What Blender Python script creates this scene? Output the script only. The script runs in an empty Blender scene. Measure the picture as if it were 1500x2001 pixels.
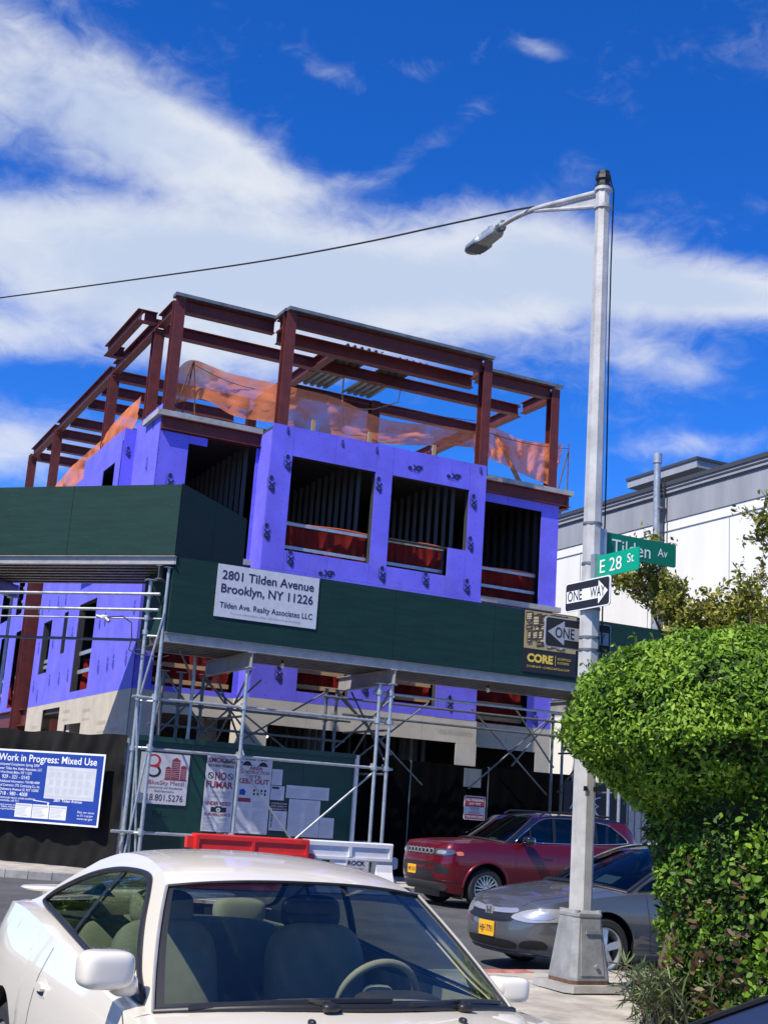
import bpy, bmesh, math, random
from mathutils import Vector, Matrix, noise
from mathutils.bvhtree import BVHTree
random.seed(7)
R = math.radians
sc = bpy.context.scene
COL = sc.collection
# ------------------------------------------------------------------ camera
# world axes: X runs along the avenue (to the right), Y away from the camera along the side street, Z up
YA, PT, RO = R(64.275), R(13.117), R(3.964)
hd = Vector((math.cos(YA), math.sin(YA), 0)); r0 = Vector((math.sin(YA), -math.cos(YA), 0)); zz = Vector((0, 0, 1))
fw = hd*math.cos(PT) + zz*math.sin(PT); up0 = -hd*math.sin(PT) + zz*math.cos(PT)
rt = r0*math.cos(RO) + up0*math.sin(RO); upv = -r0*math.sin(RO) + up0*math.cos(RO)
cam = bpy.data.objects.new('camera', bpy.data.cameras.new('camera'))
COL.objects.link(cam)
cam.matrix_world = Matrix(((rt.x, upv.x, -fw.x, 0), (rt.y, upv.y, -fw.y, 0), (rt.z, upv.z, -fw.z, 1.55), (0, 0, 0, 1)))
cam.data.sensor_fit = 'VERTICAL'; cam.data.sensor_height = 24.0; cam.data.lens = 24.0*2505.99/2001
cam.data.clip_start = 0.05; cam.data.clip_end = 2000
sc.camera = cam
# ------------------------------------------------------------------ sky, sun, exposure
SEL = R(52); SAZ = math.atan2(-0.94, -0.34)       # azimuth from +Y towards +X
sdir = Vector((math.sin(SAZ)*math.cos(SEL), math.cos(SAZ)*math.cos(SEL), math.sin(SEL)))
sun = bpy.data.objects.new('sun', bpy.data.lights.new('sun', 'SUN')); COL.objects.link(sun)
sun.data.energy = 5.0; sun.data.angle = R(0.53); sun.data.color = (1.0, 0.93, 0.80)
sun.rotation_euler = (-sdir).to_track_quat('-Z', 'Y').to_euler()
sun.location = (0, 0, 60)
W = bpy.data.worlds.new('World'); sc.world = W; W.use_nodes = True
sc.view_settings.view_transform = 'Standard'; sc.view_settings.look = 'None'
sc.view_settings.gamma = 1.0; sc.view_settings.exposure = 0.32; sc.view_settings.use_curve_mapping = False

def nd(nt, t, **kw):
    n = nt.nodes.new(t)
    for k, v in kw.items():
        if k.startswith('i_'):
            key = k[2:]
            n.inputs[int(key) if key.isdigit() else key.replace('_', ' ')].default_value = v
        else: setattr(n, k, v)
    return n
def mth(nt, op, a, b=None, c=None, clamp=False):
    n = nt.nodes.new('ShaderNodeMath'); n.operation = op; n.use_clamp = clamp
    for i, v in enumerate((a, b, c)):
        if v is None: continue
        if isinstance(v, (int, float)): n.inputs[i].default_value = v
        else: nt.links.new(v, n.inputs[i])
    return n.outputs[0]
def sky_world():
    nt = W.node_tree; nt.nodes.clear(); L = nt.links
    out = nd(nt, 'ShaderNodeOutputWorld'); bg = nd(nt, 'ShaderNodeBackground'); L.new(bg.outputs[0], out.inputs[0])
    bg.inputs[1].default_value = 0.062
    sky = nd(nt, 'ShaderNodeTexSky'); sky.sky_type = 'NISHITA'; sky.sun_disc = False
    sky.sun_elevation = SEL; sky.sun_rotation = SAZ; sky.altitude = 50; sky.air_density = 0.75; sky.dust_density = 0.0; sky.ozone_density = 3.0
    hs = nd(nt, 'ShaderNodeHueSaturation'); hs.inputs['Saturation'].default_value = 1.12; hs.inputs['Value'].default_value = 2.3; hs.inputs['Hue'].default_value = 0.507
    tn = nd(nt, 'ShaderNodeMix', data_type='RGBA', blend_type='MULTIPLY'); tn.inputs[0].default_value = 1.0; tn.inputs[7].default_value = (0.55, 0.82, 1.22, 1)
    L.new(sky.outputs[0], tn.inputs[6]); L.new(tn.outputs[2], hs.inputs['Color'])
    tc = nd(nt, 'ShaderNodeTexCoord'); sp = nd(nt, 'ShaderNodeSeparateXYZ'); L.new(tc.outputs['Generated'], sp.inputs[0])
    az = mth(nt, 'ARCTAN2', sp.outputs[0], sp.outputs[1]); el = mth(nt, 'ARCSINE', sp.outputs[2])
    cb = nd(nt, 'ShaderNodeCombineXYZ'); L.new(az, cb.inputs[0]); L.new(el, cb.inputs[1])
    # streaky turbulence, stretched along the wind
    mp = nd(nt, 'ShaderNodeMapping'); mp.inputs['Rotation'].default_value = (0, 0, R(12)); mp.inputs['Scale'].default_value = (1.0, 1.75, 1)
    L.new(cb.outputs[0], mp.inputs[0])
    n1 = nd(nt, 'ShaderNodeTexNoise', i_Scale=6.5, i_Detail=9.0, i_Roughness=0.55, i_Distortion=0.35); L.new(mp.outputs[0], n1.inputs['Vector'])
    n2 = nd(nt, 'ShaderNodeTexNoise', i_Scale=2.3, i_Detail=4.0, i_Roughness=0.5); L.new(cb.outputs[0], n2.inputs['Vector'])
    n3 = nd(nt, 'ShaderNodeTexNoise', i_Scale=30.0, i_Detail=6.0, i_Roughness=0.6, i_Distortion=1.0); L.new(mp.outputs[0], n3.inputs['Vector'])
    # cloud banks: (azimuth, elevation, half widths, tilt, strength)
    acc = None
    for (a, e, wa, we, tl, s) in CLOUDS:
        da = mth(nt, 'SUBTRACT', az, a); de = mth(nt, 'SUBTRACT', el, e)
        c, sn = math.cos(tl), math.sin(tl)
        x = mth(nt, 'ADD', mth(nt, 'MULTIPLY', da, c/wa), mth(nt, 'MULTIPLY', de, sn/wa))
        y = mth(nt, 'ADD', mth(nt, 'MULTIPLY', da, -sn/we), mth(nt, 'MULTIPLY', de, c/we))
        r2 = mth(nt, 'ADD', mth(nt, 'MULTIPLY', x, x), mth(nt, 'MULTIPLY', y, y))
        g = mth(nt, 'MULTIPLY', mth(nt, 'POWER', 2.718, mth(nt, 'MULTIPLY', r2, -1.0)), s)
        acc = g if acc is None else mth(nt, 'ADD', acc, g)
    # clouds elsewhere in the sky, same weather
    far = mth(nt, 'MULTIPLY', mth(nt, 'SUBTRACT', n2.outputs[0], 0.5), 0.55)
    dens = mth(nt, 'ADD', acc, far)
    dens = mth(nt, 'ADD', dens, mth(nt, 'MULTIPLY', mth(nt, 'SUBTRACT', n1.outputs[0], 0.5), 1.5))
    dens = mth(nt, 'ADD', dens, mth(nt, 'MULTIPLY', mth(nt, 'SUBTRACT', n3.outputs[0], 0.5), 0.55))
    mr = nd(nt, 'ShaderNodeMapRange', interpolation_type='SMOOTHSTEP'); L.new(dens, mr.inputs[0])
    mr.inputs[1].default_value = 0.05; mr.inputs[2].default_value = 1.08; mr.inputs[3].default_value = 0.0; mr.inputs[4].default_value = 0.93
    # cloud colour: bright tops, blue-grey thick parts
    cr = nd(nt, 'ShaderNodeMapRange', interpolation_type='SMOOTHSTEP'); L.new(mth(nt, 'ADD', dens, mth(nt, 'MULTIPLY', mth(nt, 'SUBTRACT', n1.outputs[0], 0.5), -2.4)), cr.inputs[0])
    cr.inputs[1].default_value = 0.55; cr.inputs[2].default_value = 1.35
    cc = nd(nt, 'ShaderNodeMix', data_type='RGBA'); L.new(cr.outputs[0], cc.inputs[0])
    cc.inputs[6].default_value = (10.8, 11.3, 11.9, 1); cc.inputs[7].default_value = (7.6, 8.8, 11.0, 1)
    mx = nd(nt, 'ShaderNodeMix', data_type='RGBA'); L.new(mr.outputs[0], mx.inputs[0]); L.new(hs.outputs[0], mx.inputs[6]); L.new(cc.outputs[2], mx.inputs[7])
    L.new(mx.outputs[2], bg.inputs[0])
CLOUDS = [(0.132, 0.498, 0.147, 0.0468, -0.244, 0.8), (0.246, 0.493, 0.116, 0.0331, -0.367, 0.72), (0.329, 0.481, 0.067, 0.014, -0.314, 0.4), (0.184, 0.453, 0.049, 0.0094, -0.017, -0.22), (0.183, 0.404, 0.187, 0.0351, -0.017, 0.85), (0.354, 0.407, 0.147, 0.0312, -0.0, 0.85), (0.5, 0.404, 0.16, 0.0351, -0.035, 0.92), (0.562, 0.442, 0.102, 0.0242, -0.175, 0.8), (0.664, 0.408, 0.12, 0.0242, -0.087, 0.85), (0.732, 0.397, 0.071, 0.014, -0.087, 0.6), (0.221, 0.364, 0.169, 0.0273, -0.017, 0.7), (0.135, 0.328, 0.062, 0.0234, 0.07, 0.5), (0.173, 0.305, 0.04, 0.0101, 0.07, -0.3), (0.22, 0.308, 0.031, 0.0086, 0.07, -0.15), (0.266, 0.335, 0.089, 0.0234, 0.07, 0.35), (0.157, 0.254, 0.098, 0.0273, 0.07, 0.75), (0.673, 0.351, 0.062, 0.0164, -0.244, 0.45), (0.462, 0.507, 0.062, 0.0133, 0.559, 0.36), (0.386, 0.474, 0.04, 0.0086, 0.244, 0.32), (0.488, 0.572, 0.058, 0.0125, 0.209, 0.33), (0.559, 0.579, 0.023, 0.0066, -0.192, 0.4), (0.385, 0.551, 0.04, 0.0133, -0.367, 0.33), (0.69, 0.29, 0.089, 0.0101, 0.035, 0.36), (0.344, 0.34, 0.116, 0.0234, 0.07, 0.3),
 (-0.9, 0.5, 0.4, 0.15, 0.2, 0.6), (1.6, 0.45, 0.3, 0.12, -0.1, 0.6), (-2.4, 0.5, 0.5, 0.15, 0.1, 0.6)]
sky_world()
# ------------------------------------------------------------------ materials
MATS = {}
def mat(name, col, rough=0.6, metal=0.0, var=0.0, vscale=3.0, bump=0.0, bscale=40.0, col2=None, coat=0.0, spec=0.5, stretch=None, streak=0.0, alpha=None, trans=0.0, sss=0.0, emit=None, screws=False):
    m = bpy.data.materials.new(name); m.use_nodes = True; nt = m.node_tree; L = nt.links
    b = nt.nodes['Principled BSDF']
    b.inputs['Roughness'].default_value = rough; b.inputs['Metallic'].default_value = metal
    b.inputs['Specular IOR Level'].default_value = spec
    if coat: b.inputs['Coat Weight'].default_value = coat; b.inputs['Coat Roughness'].default_value = 0.03
    c1 = (*col, 1)
    b.inputs['Base Color'].default_value = c1
    if emit: b.inputs['Emission Color'].default_value = (*emit[0], 1); b.inputs['Emission Strength'].default_value = emit[1]
    tc = nd(nt, 'ShaderNodeTexCoord'); src = tc.outputs['Object']
    if stretch:
        mp = nd(nt, 'ShaderNodeMapping'); mp.inputs['Scale'].default_value = stretch; L.new(src, mp.inputs[0]); src = mp.outputs[0]
    if var or col2:
        n = nd(nt, 'ShaderNodeTexNoise', i_Scale=vscale, i_Detail=6.0, i_Roughness=0.62); L.new(src, n.inputs['Vector'])
        rp = nd(nt, 'ShaderNodeMapRange'); L.new(n.outputs[0], rp.inputs[0]); rp.inputs[1].default_value = 0.33; rp.inputs[2].default_value = 0.67
        mx = nd(nt, 'ShaderNodeMix', data_type='RGBA'); L.new(rp.outputs[0], mx.inputs[0])
        if col2: mx.inputs[6].default_value = c1; mx.inputs[7].default_value = (*col2, 1)
        else:
            mx.inputs[6].default_value = tuple(c*(1-var) for c in col)+(1,); mx.inputs[7].default_value = tuple(min(1, c*(1+var)) for c in col)+(1,)
        res = mx.outputs[2]
        if streak:   # pale scuffs along the grain
            m2 = nd(nt, 'ShaderNodeMapping'); m2.inputs['Scale'].default_value = (1.6, 1.6, 26); L.new(tc.outputs['Object'], m2.inputs[0])
            n2 = nd(nt, 'ShaderNodeTexNoise', i_Scale=2.4, i_Detail=7.0, i_Roughness=0.7); L.new(m2.outputs[0], n2.inputs['Vector'])
            r2 = nd(nt, 'ShaderNodeMapRange'); L.new(n2.outputs[0], r2.inputs[0]); r2.inputs[1].default_value = 0.60; r2.inputs[2].default_value = 0.78; r2.inputs[4].default_value = streak
            m3 = nd(nt, 'ShaderNodeMix', data_type='RGBA'); L.new(r2.outputs[0], m3.inputs[0]); L.new(res, m3.inputs[6]); m3.inputs[7].default_value = tuple(min(1, c*2.6+0.03) for c in col)+(1,); res = m3.outputs[2]
        if screws:   # rows of fastener heads and dusty patches on the sheathing
            sx = nd(nt, 'ShaderNodeSeparateXYZ'); L.new(tc.outputs['Object'], sx.inputs[0])
            a_ = mth(nt, 'PINGPONG', mth(nt, 'ADD', sx.outputs[0], sx.outputs[1]), 0.2); b_ = mth(nt, 'PINGPONG', sx.outputs[2], 0.15)
            d_ = mth(nt, 'ADD', mth(nt, 'MULTIPLY', a_, a_), mth(nt, 'MULTIPLY', b_, b_)); k_ = mth(nt, 'LESS_THAN', d_, 0.00022)
            m4 = nd(nt, 'ShaderNodeMix', data_type='RGBA'); L.new(mth(nt, 'MULTIPLY', k_, 0.7), m4.inputs[0]); L.new(res, m4.inputs[6]); m4.inputs[7].default_value = (0.05, 0.045, 0.30, 1); res = m4.outputs[2]
            n5 = nd(nt, 'ShaderNodeTexNoise', i_Scale=0.8, i_Detail=8.0, i_Roughness=0.7); L.new(tc.outputs['Object'], n5.inputs['Vector'])
            r5 = nd(nt, 'ShaderNodeMapRange'); L.new(n5.outputs[0], r5.inputs[0]); r5.inputs[1].default_value = 0.52; r5.inputs[2].default_value = 0.75; r5.inputs[4].default_value = 0.28
            m5 = nd(nt, 'ShaderNodeMix', data_type='RGBA'); L.new(r5.outputs[0], m5.inputs[0]); L.new(res, m5.inputs[6]); m5.inputs[7].default_value = (0.33, 0.32, 0.80, 1); res = m5.outputs[2]
        L.new(res, b.inputs['Base Color'])
        rr = nd(nt, 'ShaderNodeMapRange'); L.new(n.outputs[0], rr.inputs[0]); rr.inputs[3].default_value = max(0.02, rough-0.08); rr.inputs[4].default_value = min(1, rough+0.08)
        L.new(rr.outputs[0], b.inputs['Roughness'])
    if bump:
        n = nd(nt, 'ShaderNodeTexNoise', i_Scale=bscale, i_Detail=5.0); L.new(src, n.inputs['Vector'])
        bp = nd(nt, 'ShaderNodeBump'); bp.inputs['Strength'].default_value = bump; bp.inputs['Distance'].default_value = 0.02
        L.new(n.outputs[0], bp.inputs['Height']); L.new(bp.outputs[0], b.inputs['Normal'])
    MATS[name] = m
    return m
def mat_glass(name, tint, refl=1.0, rough=0.0, ior=1.5):
    m = bpy.data.materials.new(name); m.use_nodes = True; nt = m.node_tree; nt.nodes.clear(); L = nt.links
    o = nd(nt, 'ShaderNodeOutputMaterial'); t = nd(nt, 'ShaderNodeBsdfTransparent'); t.inputs[0].default_value = (*tint, 1)
    g = nd(nt, 'ShaderNodeBsdfGlossy'); g.inputs['Roughness'].default_value = rough; g.inputs[0].default_value = (refl, refl, refl, 1)
    ge = nd(nt, 'ShaderNodeNewGeometry'); dt = nd(nt, 'ShaderNodeVectorMath', operation='DOT_PRODUCT'); L.new(ge.outputs['Normal'], dt.inputs[0]); L.new(ge.outputs['Incoming'], dt.inputs[1])
    c = mth(nt, 'ABSOLUTE', dt.outputs['Value']); f = mth(nt, 'MULTIPLY_ADD', mth(nt, 'POWER', mth(nt, 'SUBTRACT', 1.0, c), 5.0), 0.94, 0.06)
    mx = nd(nt, 'ShaderNodeMixShader'); L.new(f, mx.inputs[0]); L.new(t.outputs[0], mx.inputs[1]); L.new(g.outputs[0], mx.inputs[2]); L.new(mx.outputs[0], o.inputs[0])
    MATS[name] = m; return m
def mat_net(name, col, opac, scale=60.0):
    m = bpy.data.materials.new(name); m.use_nodes = True; nt = m.node_tree; nt.nodes.clear(); L = nt.links
    o = nd(nt, 'ShaderNodeOutputMaterial'); t = nd(nt, 'ShaderNodeBsdfTransparent')
    d = nd(nt, 'ShaderNodeBsdfDiffuse'); d.inputs[0].default_value = (*col, 1); tl = nd(nt, 'ShaderNodeBsdfTranslucent'); tl.inputs[0].default_value = (*col, 1)
    a = nd(nt, 'ShaderNodeMixShader'); a.inputs[0].default_value = 0.45; L.new(d.outputs[0], a.inputs[1]); L.new(tl.outputs[0], a.inputs[2])
    tc = nd(nt, 'ShaderNodeTexCoord'); n = nd(nt, 'ShaderNodeTexNoise', i_Scale=2.2, i_Detail=5.0); L.new(tc.outputs['Object'], n.inputs['Vector'])
    r = nd(nt, 'ShaderNodeMapRange'); L.new(n.outputs[0], r.inputs[0]); r.inputs[1].default_value = 0.3; r.inputs[2].default_value = 0.7; r.inputs[3].default_value = opac-0.18; r.inputs[4].default_value = min(1, opac+0.2)
    mx = nd(nt, 'ShaderNodeMixShader'); L.new(r.outputs[0], mx.inputs[0]); L.new(t.outputs[0], mx.inputs[1]); L.new(a.outputs[0], mx.inputs[2]); L.new(mx.outputs[0], o.inputs[0])
    MATS[name] = m; return m
def mat_leaf(name, cols, trans=0.35, rough=0.45, spec=0.5):
    m = bpy.data.materials.new(name); m.use_nodes = True; nt = m.node_tree; L = nt.links
    b = nt.nodes['Principled BSDF']; b.inputs['Roughness'].default_value = rough; b.inputs['Specular IOR Level'].default_value = spec
    at = nd(nt, 'ShaderNodeAttribute'); at.attribute_name = 'tone'
    cr = nd(nt, 'ShaderNodeValToRGB'); e = cr.color_ramp.elements
    for i, c in enumerate(cols):
        p = i/(len(cols)-1)
        if i < 2: el = e[i]; el.position = p
        else: el = e.new(p)
        el.color = (*c, 1)
    e[1].position = 1/(len(cols)-1)
    L.new(at.outputs['Fac'], cr.inputs[0]); L.new(cr.outputs[0], b.inputs['Base Color'])
    tl = nd(nt, 'ShaderNodeBsdfTranslucent'); L.new(cr.outputs[0], tl.inputs[0])
    mx = nd(nt, 'ShaderNodeMixShader'); mx.inputs[0].default_value = trans
    o = nt.nodes['Material Output']; L.new(b.outputs[0], mx.inputs[1]); L.new(tl.outputs[0], mx.inputs[2]); L.new(mx.outputs[0], o.inputs[0])
    MATS[name] = m; return m
mat('asphalt', (0.085, 0.084, 0.083), 0.85, var=0.32, vscale=1.1, bump=0.6, bscale=120)
mat('concrete_walk', (0.40, 0.365, 0.315), 0.85, var=0.30, vscale=3.0, bump=0.35, bscale=90)
mat('kerb_stone', (0.30, 0.29, 0.27), 0.8, var=0.2, vscale=5, bump=0.3)
mat('red_paint', (0.42, 0.15, 0.12), 0.8, var=0.4, vscale=9)
mat('earth', (0.12, 0.10, 0.075), 0.95, var=0.3)
mat('primer_steel', (0.12, 0.019, 0.016), 0.62, var=0.25, vscale=4)
mat('galv', (0.42, 0.45, 0.46), 0.42, metal=0.55, var=0.18, vscale=9)
mat('galv_dark', (0.16, 0.18, 0.185), 0.5, metal=0.5, var=0.2, vscale=9)
mat('alum', (0.36, 0.35, 0.33), 0.5, metal=0.3, var=0.15, vscale=4)
mat('deck_metal', (0.22, 0.225, 0.22), 0.5, metal=0.6, var=0.25, vscale=5)
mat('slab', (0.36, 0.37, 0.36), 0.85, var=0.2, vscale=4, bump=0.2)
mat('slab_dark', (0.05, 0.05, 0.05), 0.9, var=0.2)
mat('blue_board', (0.150, 0.135, 0.78), 0.62, var=0.15, vscale=1.1, bump=0.08, bscale=30, screws=True)
mat('beige_board', (0.50, 0.455, 0.375), 0.85, var=0.10, vscale=1.8, bump=0.15, bscale=50)
mat('green_ply', (0.006, 0.034, 0.029), 0.7, var=0.2, vscale=1.2, stretch=(1, 1, 9), bump=0.12, bscale=12, spec=0.25, streak=0.85)
mat('green_ply2', (0.006, 0.045, 0.030), 0.42, var=0.18, vscale=1.5, bump=0.1, bscale=14)
mat('black_cloth', (0.012, 0.0115, 0.011), 0.8, spec=0.15, var=0.3, vscale=2)
mat('black_mesh', (0.0022, 0.0022, 0.0026), 0.9, spec=0.05)
mat('black_rubber', (0.012, 0.012, 0.012), 0.6)
mat('tyre', (0.018, 0.018, 0.018), 0.8, var=0.2, vscale=10)
mat('stud', (0.055, 0.058, 0.06), 0.55, metal=0.2)
mat('wood', (0.42, 0.27, 0.13), 0.8, var=0.2, vscale=6, stretch=(1, 1, 8))
mat('white_print', (0.78, 0.78, 0.80), 0.55)
mat('paper', (0.70, 0.70, 0.69), 0.7, var=0.05)
mat('grey_print', (0.36, 0.36, 0.37), 0.7)
mat('pale_print', (0.56, 0.57, 0.60), 0.6, var=0.08, vscale=6)
mat('black_print', (0.012, 0.012, 0.016), 0.6)
mat('blue_print', (0.010, 0.045, 0.30), 0.45, var=0.08)
mat('red_print', (0.48, 0.018, 0.02), 0.55)
mat('dkred_print', (0.26, 0.03, 0.05), 0.55)
mat('gold_print', (0.80, 0.56, 0.06), 0.5)
mat('tan_print', (0.45, 0.32, 0.14), 0.55)
mat('navy_print', (0.012, 0.010, 0.055), 0.6)
mat('sign_green_shaded', (0.0, 0.165, 0.085), 0.4)  # Tilden sign: darker copy of the green, shade put into the colour
mat('sign_green_sunlit', (0.0, 0.33, 0.185), 0.4)  # E 28 sign: the same green lightened, sunlight put into the colour
mat('sign_white', (0.82, 0.82, 0.82), 0.4)
mat('sign_white_shaded', (0.36, 0.38, 0.42), 0.45)  # white of the lower one way sign with its shade painted in
mat('barrier_red', (0.74, 0.028, 0.02), 0.42, var=0.08)
mat('barrier_white', (0.76, 0.76, 0.77), 0.42, var=0.05)
mat('pole_paint', (0.58, 0.565, 0.53), 0.45, metal=0.1, var=0.14, vscale=3.5, col2=(0.38, 0.37, 0.35), bump=0.06, bscale=25)
mat('pole_base', (0.27, 0.275, 0.27), 0.5, metal=0.15, var=0.22, vscale=5, bump=0.15, bscale=30)
mat('rust', (0.13, 0.065, 0.04), 0.9, var=0.4, vscale=14)
mat('white_wall', (0.76, 0.76, 0.745), 0.85, var=0.06, vscale=0.7, stretch=(1.5, 1.5, 0.25))
mat('grey_wall', (0.28, 0.295, 0.33), 0.85, var=0.13, vscale=0.9, stretch=(1.5, 1.5, 0.3))
mat('dark_trim', (0.05, 0.052, 0.06), 0.6)
mat('orange_wrap', (0.62, 0.10, 0.035), 0.6)
mat('white_paint', (0.78, 0.72, 0.60), 0.25, coat=0.8, spec=0.5)
mat('grey_paint', (0.10, 0.104, 0.112), 0.32, metal=0.35, coat=1.0)
mat('red_car_paint', (0.13, 0.003, 0.010), 0.3, metal=0.3, coat=0.6)
mat('black_paint', (0.010, 0.010, 0.013), 0.2, coat=1.0)
mat('navy_paint', (0.03, 0.04, 0.075), 0.3, metal=0.4, coat=1.0)
mat('trim_black', (0.012, 0.012, 0.013), 0.45)
mat('trim_grey', (0.05, 0.052, 0.055), 0.5)
mat('chrome', (0.62, 0.63, 0.65), 0.12, metal=1.0)
mat('alloy', (0.58, 0.58, 0.58), 0.3, metal=0.7)
mat('seat_cloth', (0.36, 0.345, 0.27), 0.9, var=0.1, vscale=8)
mat('seat_dark', (0.09, 0.10, 0.09), 0.9)
mat('lens', (0.42, 0.43, 0.42), 0.12, metal=0.35, coat=1.0)
mat('lens_dark', (0.12, 0.13, 0.14), 0.1, metal=0.5, coat=1.0)
mat('amber', (0.75, 0.16, 0.03), 0.2, coat=1.0)
mat('plate', (0.86, 0.42, 0.012), 0.45)
mat('bulb', (0.9, 0.88, 0.8), 0.3, emit=((1.0, 0.86, 0.55), 3.0))
mat('bulb_off', (0.85, 0.85, 0.80), 0.2)
mat('cable', (0.015, 0.015, 0.016), 0.6)
mat('bark', (0.12, 0.085, 0.06), 0.9, var=0.3, vscale=12, bump=0.6, bscale=30)
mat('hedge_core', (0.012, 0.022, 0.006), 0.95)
mat('sign_back', (0.40, 0.41, 0.42), 0.4, metal=0.5)
mat('blue_toy', (0.05, 0.35, 0.75), 0.5)
mat('sticker', (0.55, 0.70, 0.66), 0.5)
mat_glass('glass_windshield', (0.70, 0.74, 0.67), 1.0)
mat_glass('glass_side', (0.52, 0.60, 0.55), 1.0)
mat_glass('glass_dark', (0.16, 0.20, 0.22), 1.0)
mat_glass('glass_sun', (0.16, 0.22, 0.34), 1.0)
mat_net('orange_net', (0.95, 0.30, 0.14), 0.80)
mat_net('red_net', (0.34, 0.035, 0.028), 0.90)
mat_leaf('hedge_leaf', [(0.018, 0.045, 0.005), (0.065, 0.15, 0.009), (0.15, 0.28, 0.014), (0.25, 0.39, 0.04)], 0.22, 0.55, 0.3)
mat_leaf('shade_leaf', [(0.008, 0.016, 0.004), (0.018, 0.036, 0.006), (0.045, 0.08, 0.010), (0.16, 0.19, 0.03)], 0.22)
mat_leaf('tree_leaf', [(0.09, 0.105, 0.02), (0.18, 0.21, 0.028), (0.30, 0.31, 0.04), (0.44, 0.39, 0.05)], 0.3)
mat_leaf('dry_leaf', [(0.05, 0.03, 0.012), (0.10, 0.05, 0.025), (0.16, 0.12, 0.05)], 0.2)
mat_leaf('grass_leaf', [(0.05, 0.085, 0.025), (0.10, 0.14, 0.05), (0.20, 0.24, 0.11)], 0.25)
# ------------------------------------------------------------------ mesh helpers
BASE = {}
def V3(*a): return Vector(a)
class MB:
    def __init__(s): s.v = []; s.f = []; s.m = []; s.sub = []
    def add(s, vs, fs, mi=0):
        o = len(s.v); s.v += [tuple(p) for p in vs]; s.f += [tuple(i+o for i in f) for f in fs]; s.m += [mi]*len(fs); return s
    def box(s, x0, x1, y0, y1, z0, z1, mi=0):
        return s.add([(x0,y0,z0),(x1,y0,z0),(x1,y1,z0),(x0,y1,z0),(x0,y0,z1),(x1,y0,z1),(x1,y1,z1),(x0,y1,z1)],
            [(3,2,1,0),(4,5,6,7),(0,1,5,4),(1,2,6,5),(2,3,7,6),(3,0,4,7)], mi)
    def obox(s, c, a, b, d, mi=0):
        # centre and three half-axis vectors
        c = Vector(c); P = []
        for k in (-1, 1):
            for i, j in ((-1,-1),(1,-1),(1,1),(-1,1)): P.append(c + a*i + b*j + d*k)
        return s.add(P, [(3,2,1,0),(4,5,6,7),(0,1,5,4),(1,2,6,5),(2,3,7,6),(3,0,4,7)], mi)
    def bar(s, p0, p1, w, h, up=(0,0,1), mi=0):
        p0 = Vector(p0); p1 = Vector(p1); t = (p1-p0).normalized(); side = t.cross(Vector(up))
        if side.length < 1e-4: side = t.cross(Vector((1,0,0)))
        side.normalize(); u = side.cross(t).normalized()
        return s.obox((p0+p1)/2, t*((p1-p0).length/2), side*w/2, u*h/2, mi)
    def prism(s, poly, p0, p1, up=(0,0,1), mi=0):
        # sweep a 2D outline (side, up) along p0-p1
        p0 = Vector(p0); p1 = Vector(p1); t = (p1-p0).normalized(); side = t.cross(Vector(up))
        if side.length < 1e-4: side = t.cross(Vector((1,0,0)))
        side.normalize(); u = side.cross(t).normalized(); n = len(poly)
        vs = [p0+side*a+u*b for a, b in poly]+[p1+side*a+u*b for a, b in poly]
        fs = [(i, (i+1) % n, n+(i+1) % n, n+i) for i in range(n)]+[tuple(range(n))[::-1], tuple(range(n, 2*n))]
        return s.add(vs, fs, mi)
    def ibeam(s, p0, p1, h=0.30, w=0.2, tf=0.022, tw=0.016, up=(0,0,1), mi=0):
        a, b = w/2, h/2
        return s.prism([(-a,-b),(a,-b),(a,-b+tf),(tw/2,-b+tf),(tw/2,b-tf),(a,b-tf),(a,b),(-a,b),(-a,b-tf),(-tw/2,b-tf),(-tw/2,-b+tf),(-a,-b+tf)], p0, p1, up, mi)
    def cyl(s, p0, p1, r, n=10, r1=None, mi=0, caps=True):
        r1 = r if r1 is None else r1
        p0 = Vector(p0); p1 = Vector(p1); t = (p1-p0).normalized(); a = t.orthogonal().normalized(); b = t.cross(a)
        vs = [p0+(a*math.cos(k*2*math.pi/n)+b*math.sin(k*2*math.pi/n))*r for k in range(n)]+[p1+(a*math.cos(k*2*math.pi/n)+b*math.sin(k*2*math.pi/n))*r1 for k in range(n)]
        fs = [(k, (k+1) % n, n+(k+1) % n, n+k) for k in range(n)]
        if caps: fs += [tuple(range(n))[::-1], tuple(range(n, 2*n))]
        return s.add(vs, fs, mi)
    def tube(s, pts, r, n=8, mi=0, closed=False):
        pts = [Vector(p) for p in pts]; N = len(pts); vs = []; ref = None
        for i, p in enumerate(pts):
            if closed: t = (pts[(i+1) % N]-pts[i-1]).normalized()
            else: t = (pts[min(i+1, N-1)]-pts[max(i-1, 0)]).normalized()
            a = t.orthogonal().normalized() if ref is None else (ref - t*ref.dot(t)).normalized()
            ref = a; b = t.cross(a); rr = r(i/(N-1)) if callable(r) else r
            vs += [p+(a*math.cos(k*2*math.pi/n)+b*math.sin(k*2*math.pi/n))*rr for k in range(n)]
        fs = []
        for i in range(N if closed else N-1):
            j = (i+1) % N
            fs += [(i*n+k, i*n+(k+1) % n, j*n+(k+1) % n, j*n+k) for k in range(n)]
        if not closed: fs += [tuple(range(n))[::-1], tuple(range((N-1)*n, N*n))]
        return s.add(vs, fs, mi)
    def grid(s, rows, mi=0, flip=False, mfun=None):
        nr, nc = len(rows), len(rows[0]); o = len(s.v); s.v += [tuple(p) for r in rows for p in r]
        for i in range(nr-1):
            for j in range(nc-1):
                f = (o+i*nc+j, o+i*nc+j+1, o+(i+1)*nc+j+1, o+(i+1)*nc+j)
                s.f.append(f[::-1] if flip else f); s.m.append(mfun(i, j) if mfun else mi)
        return s
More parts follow.
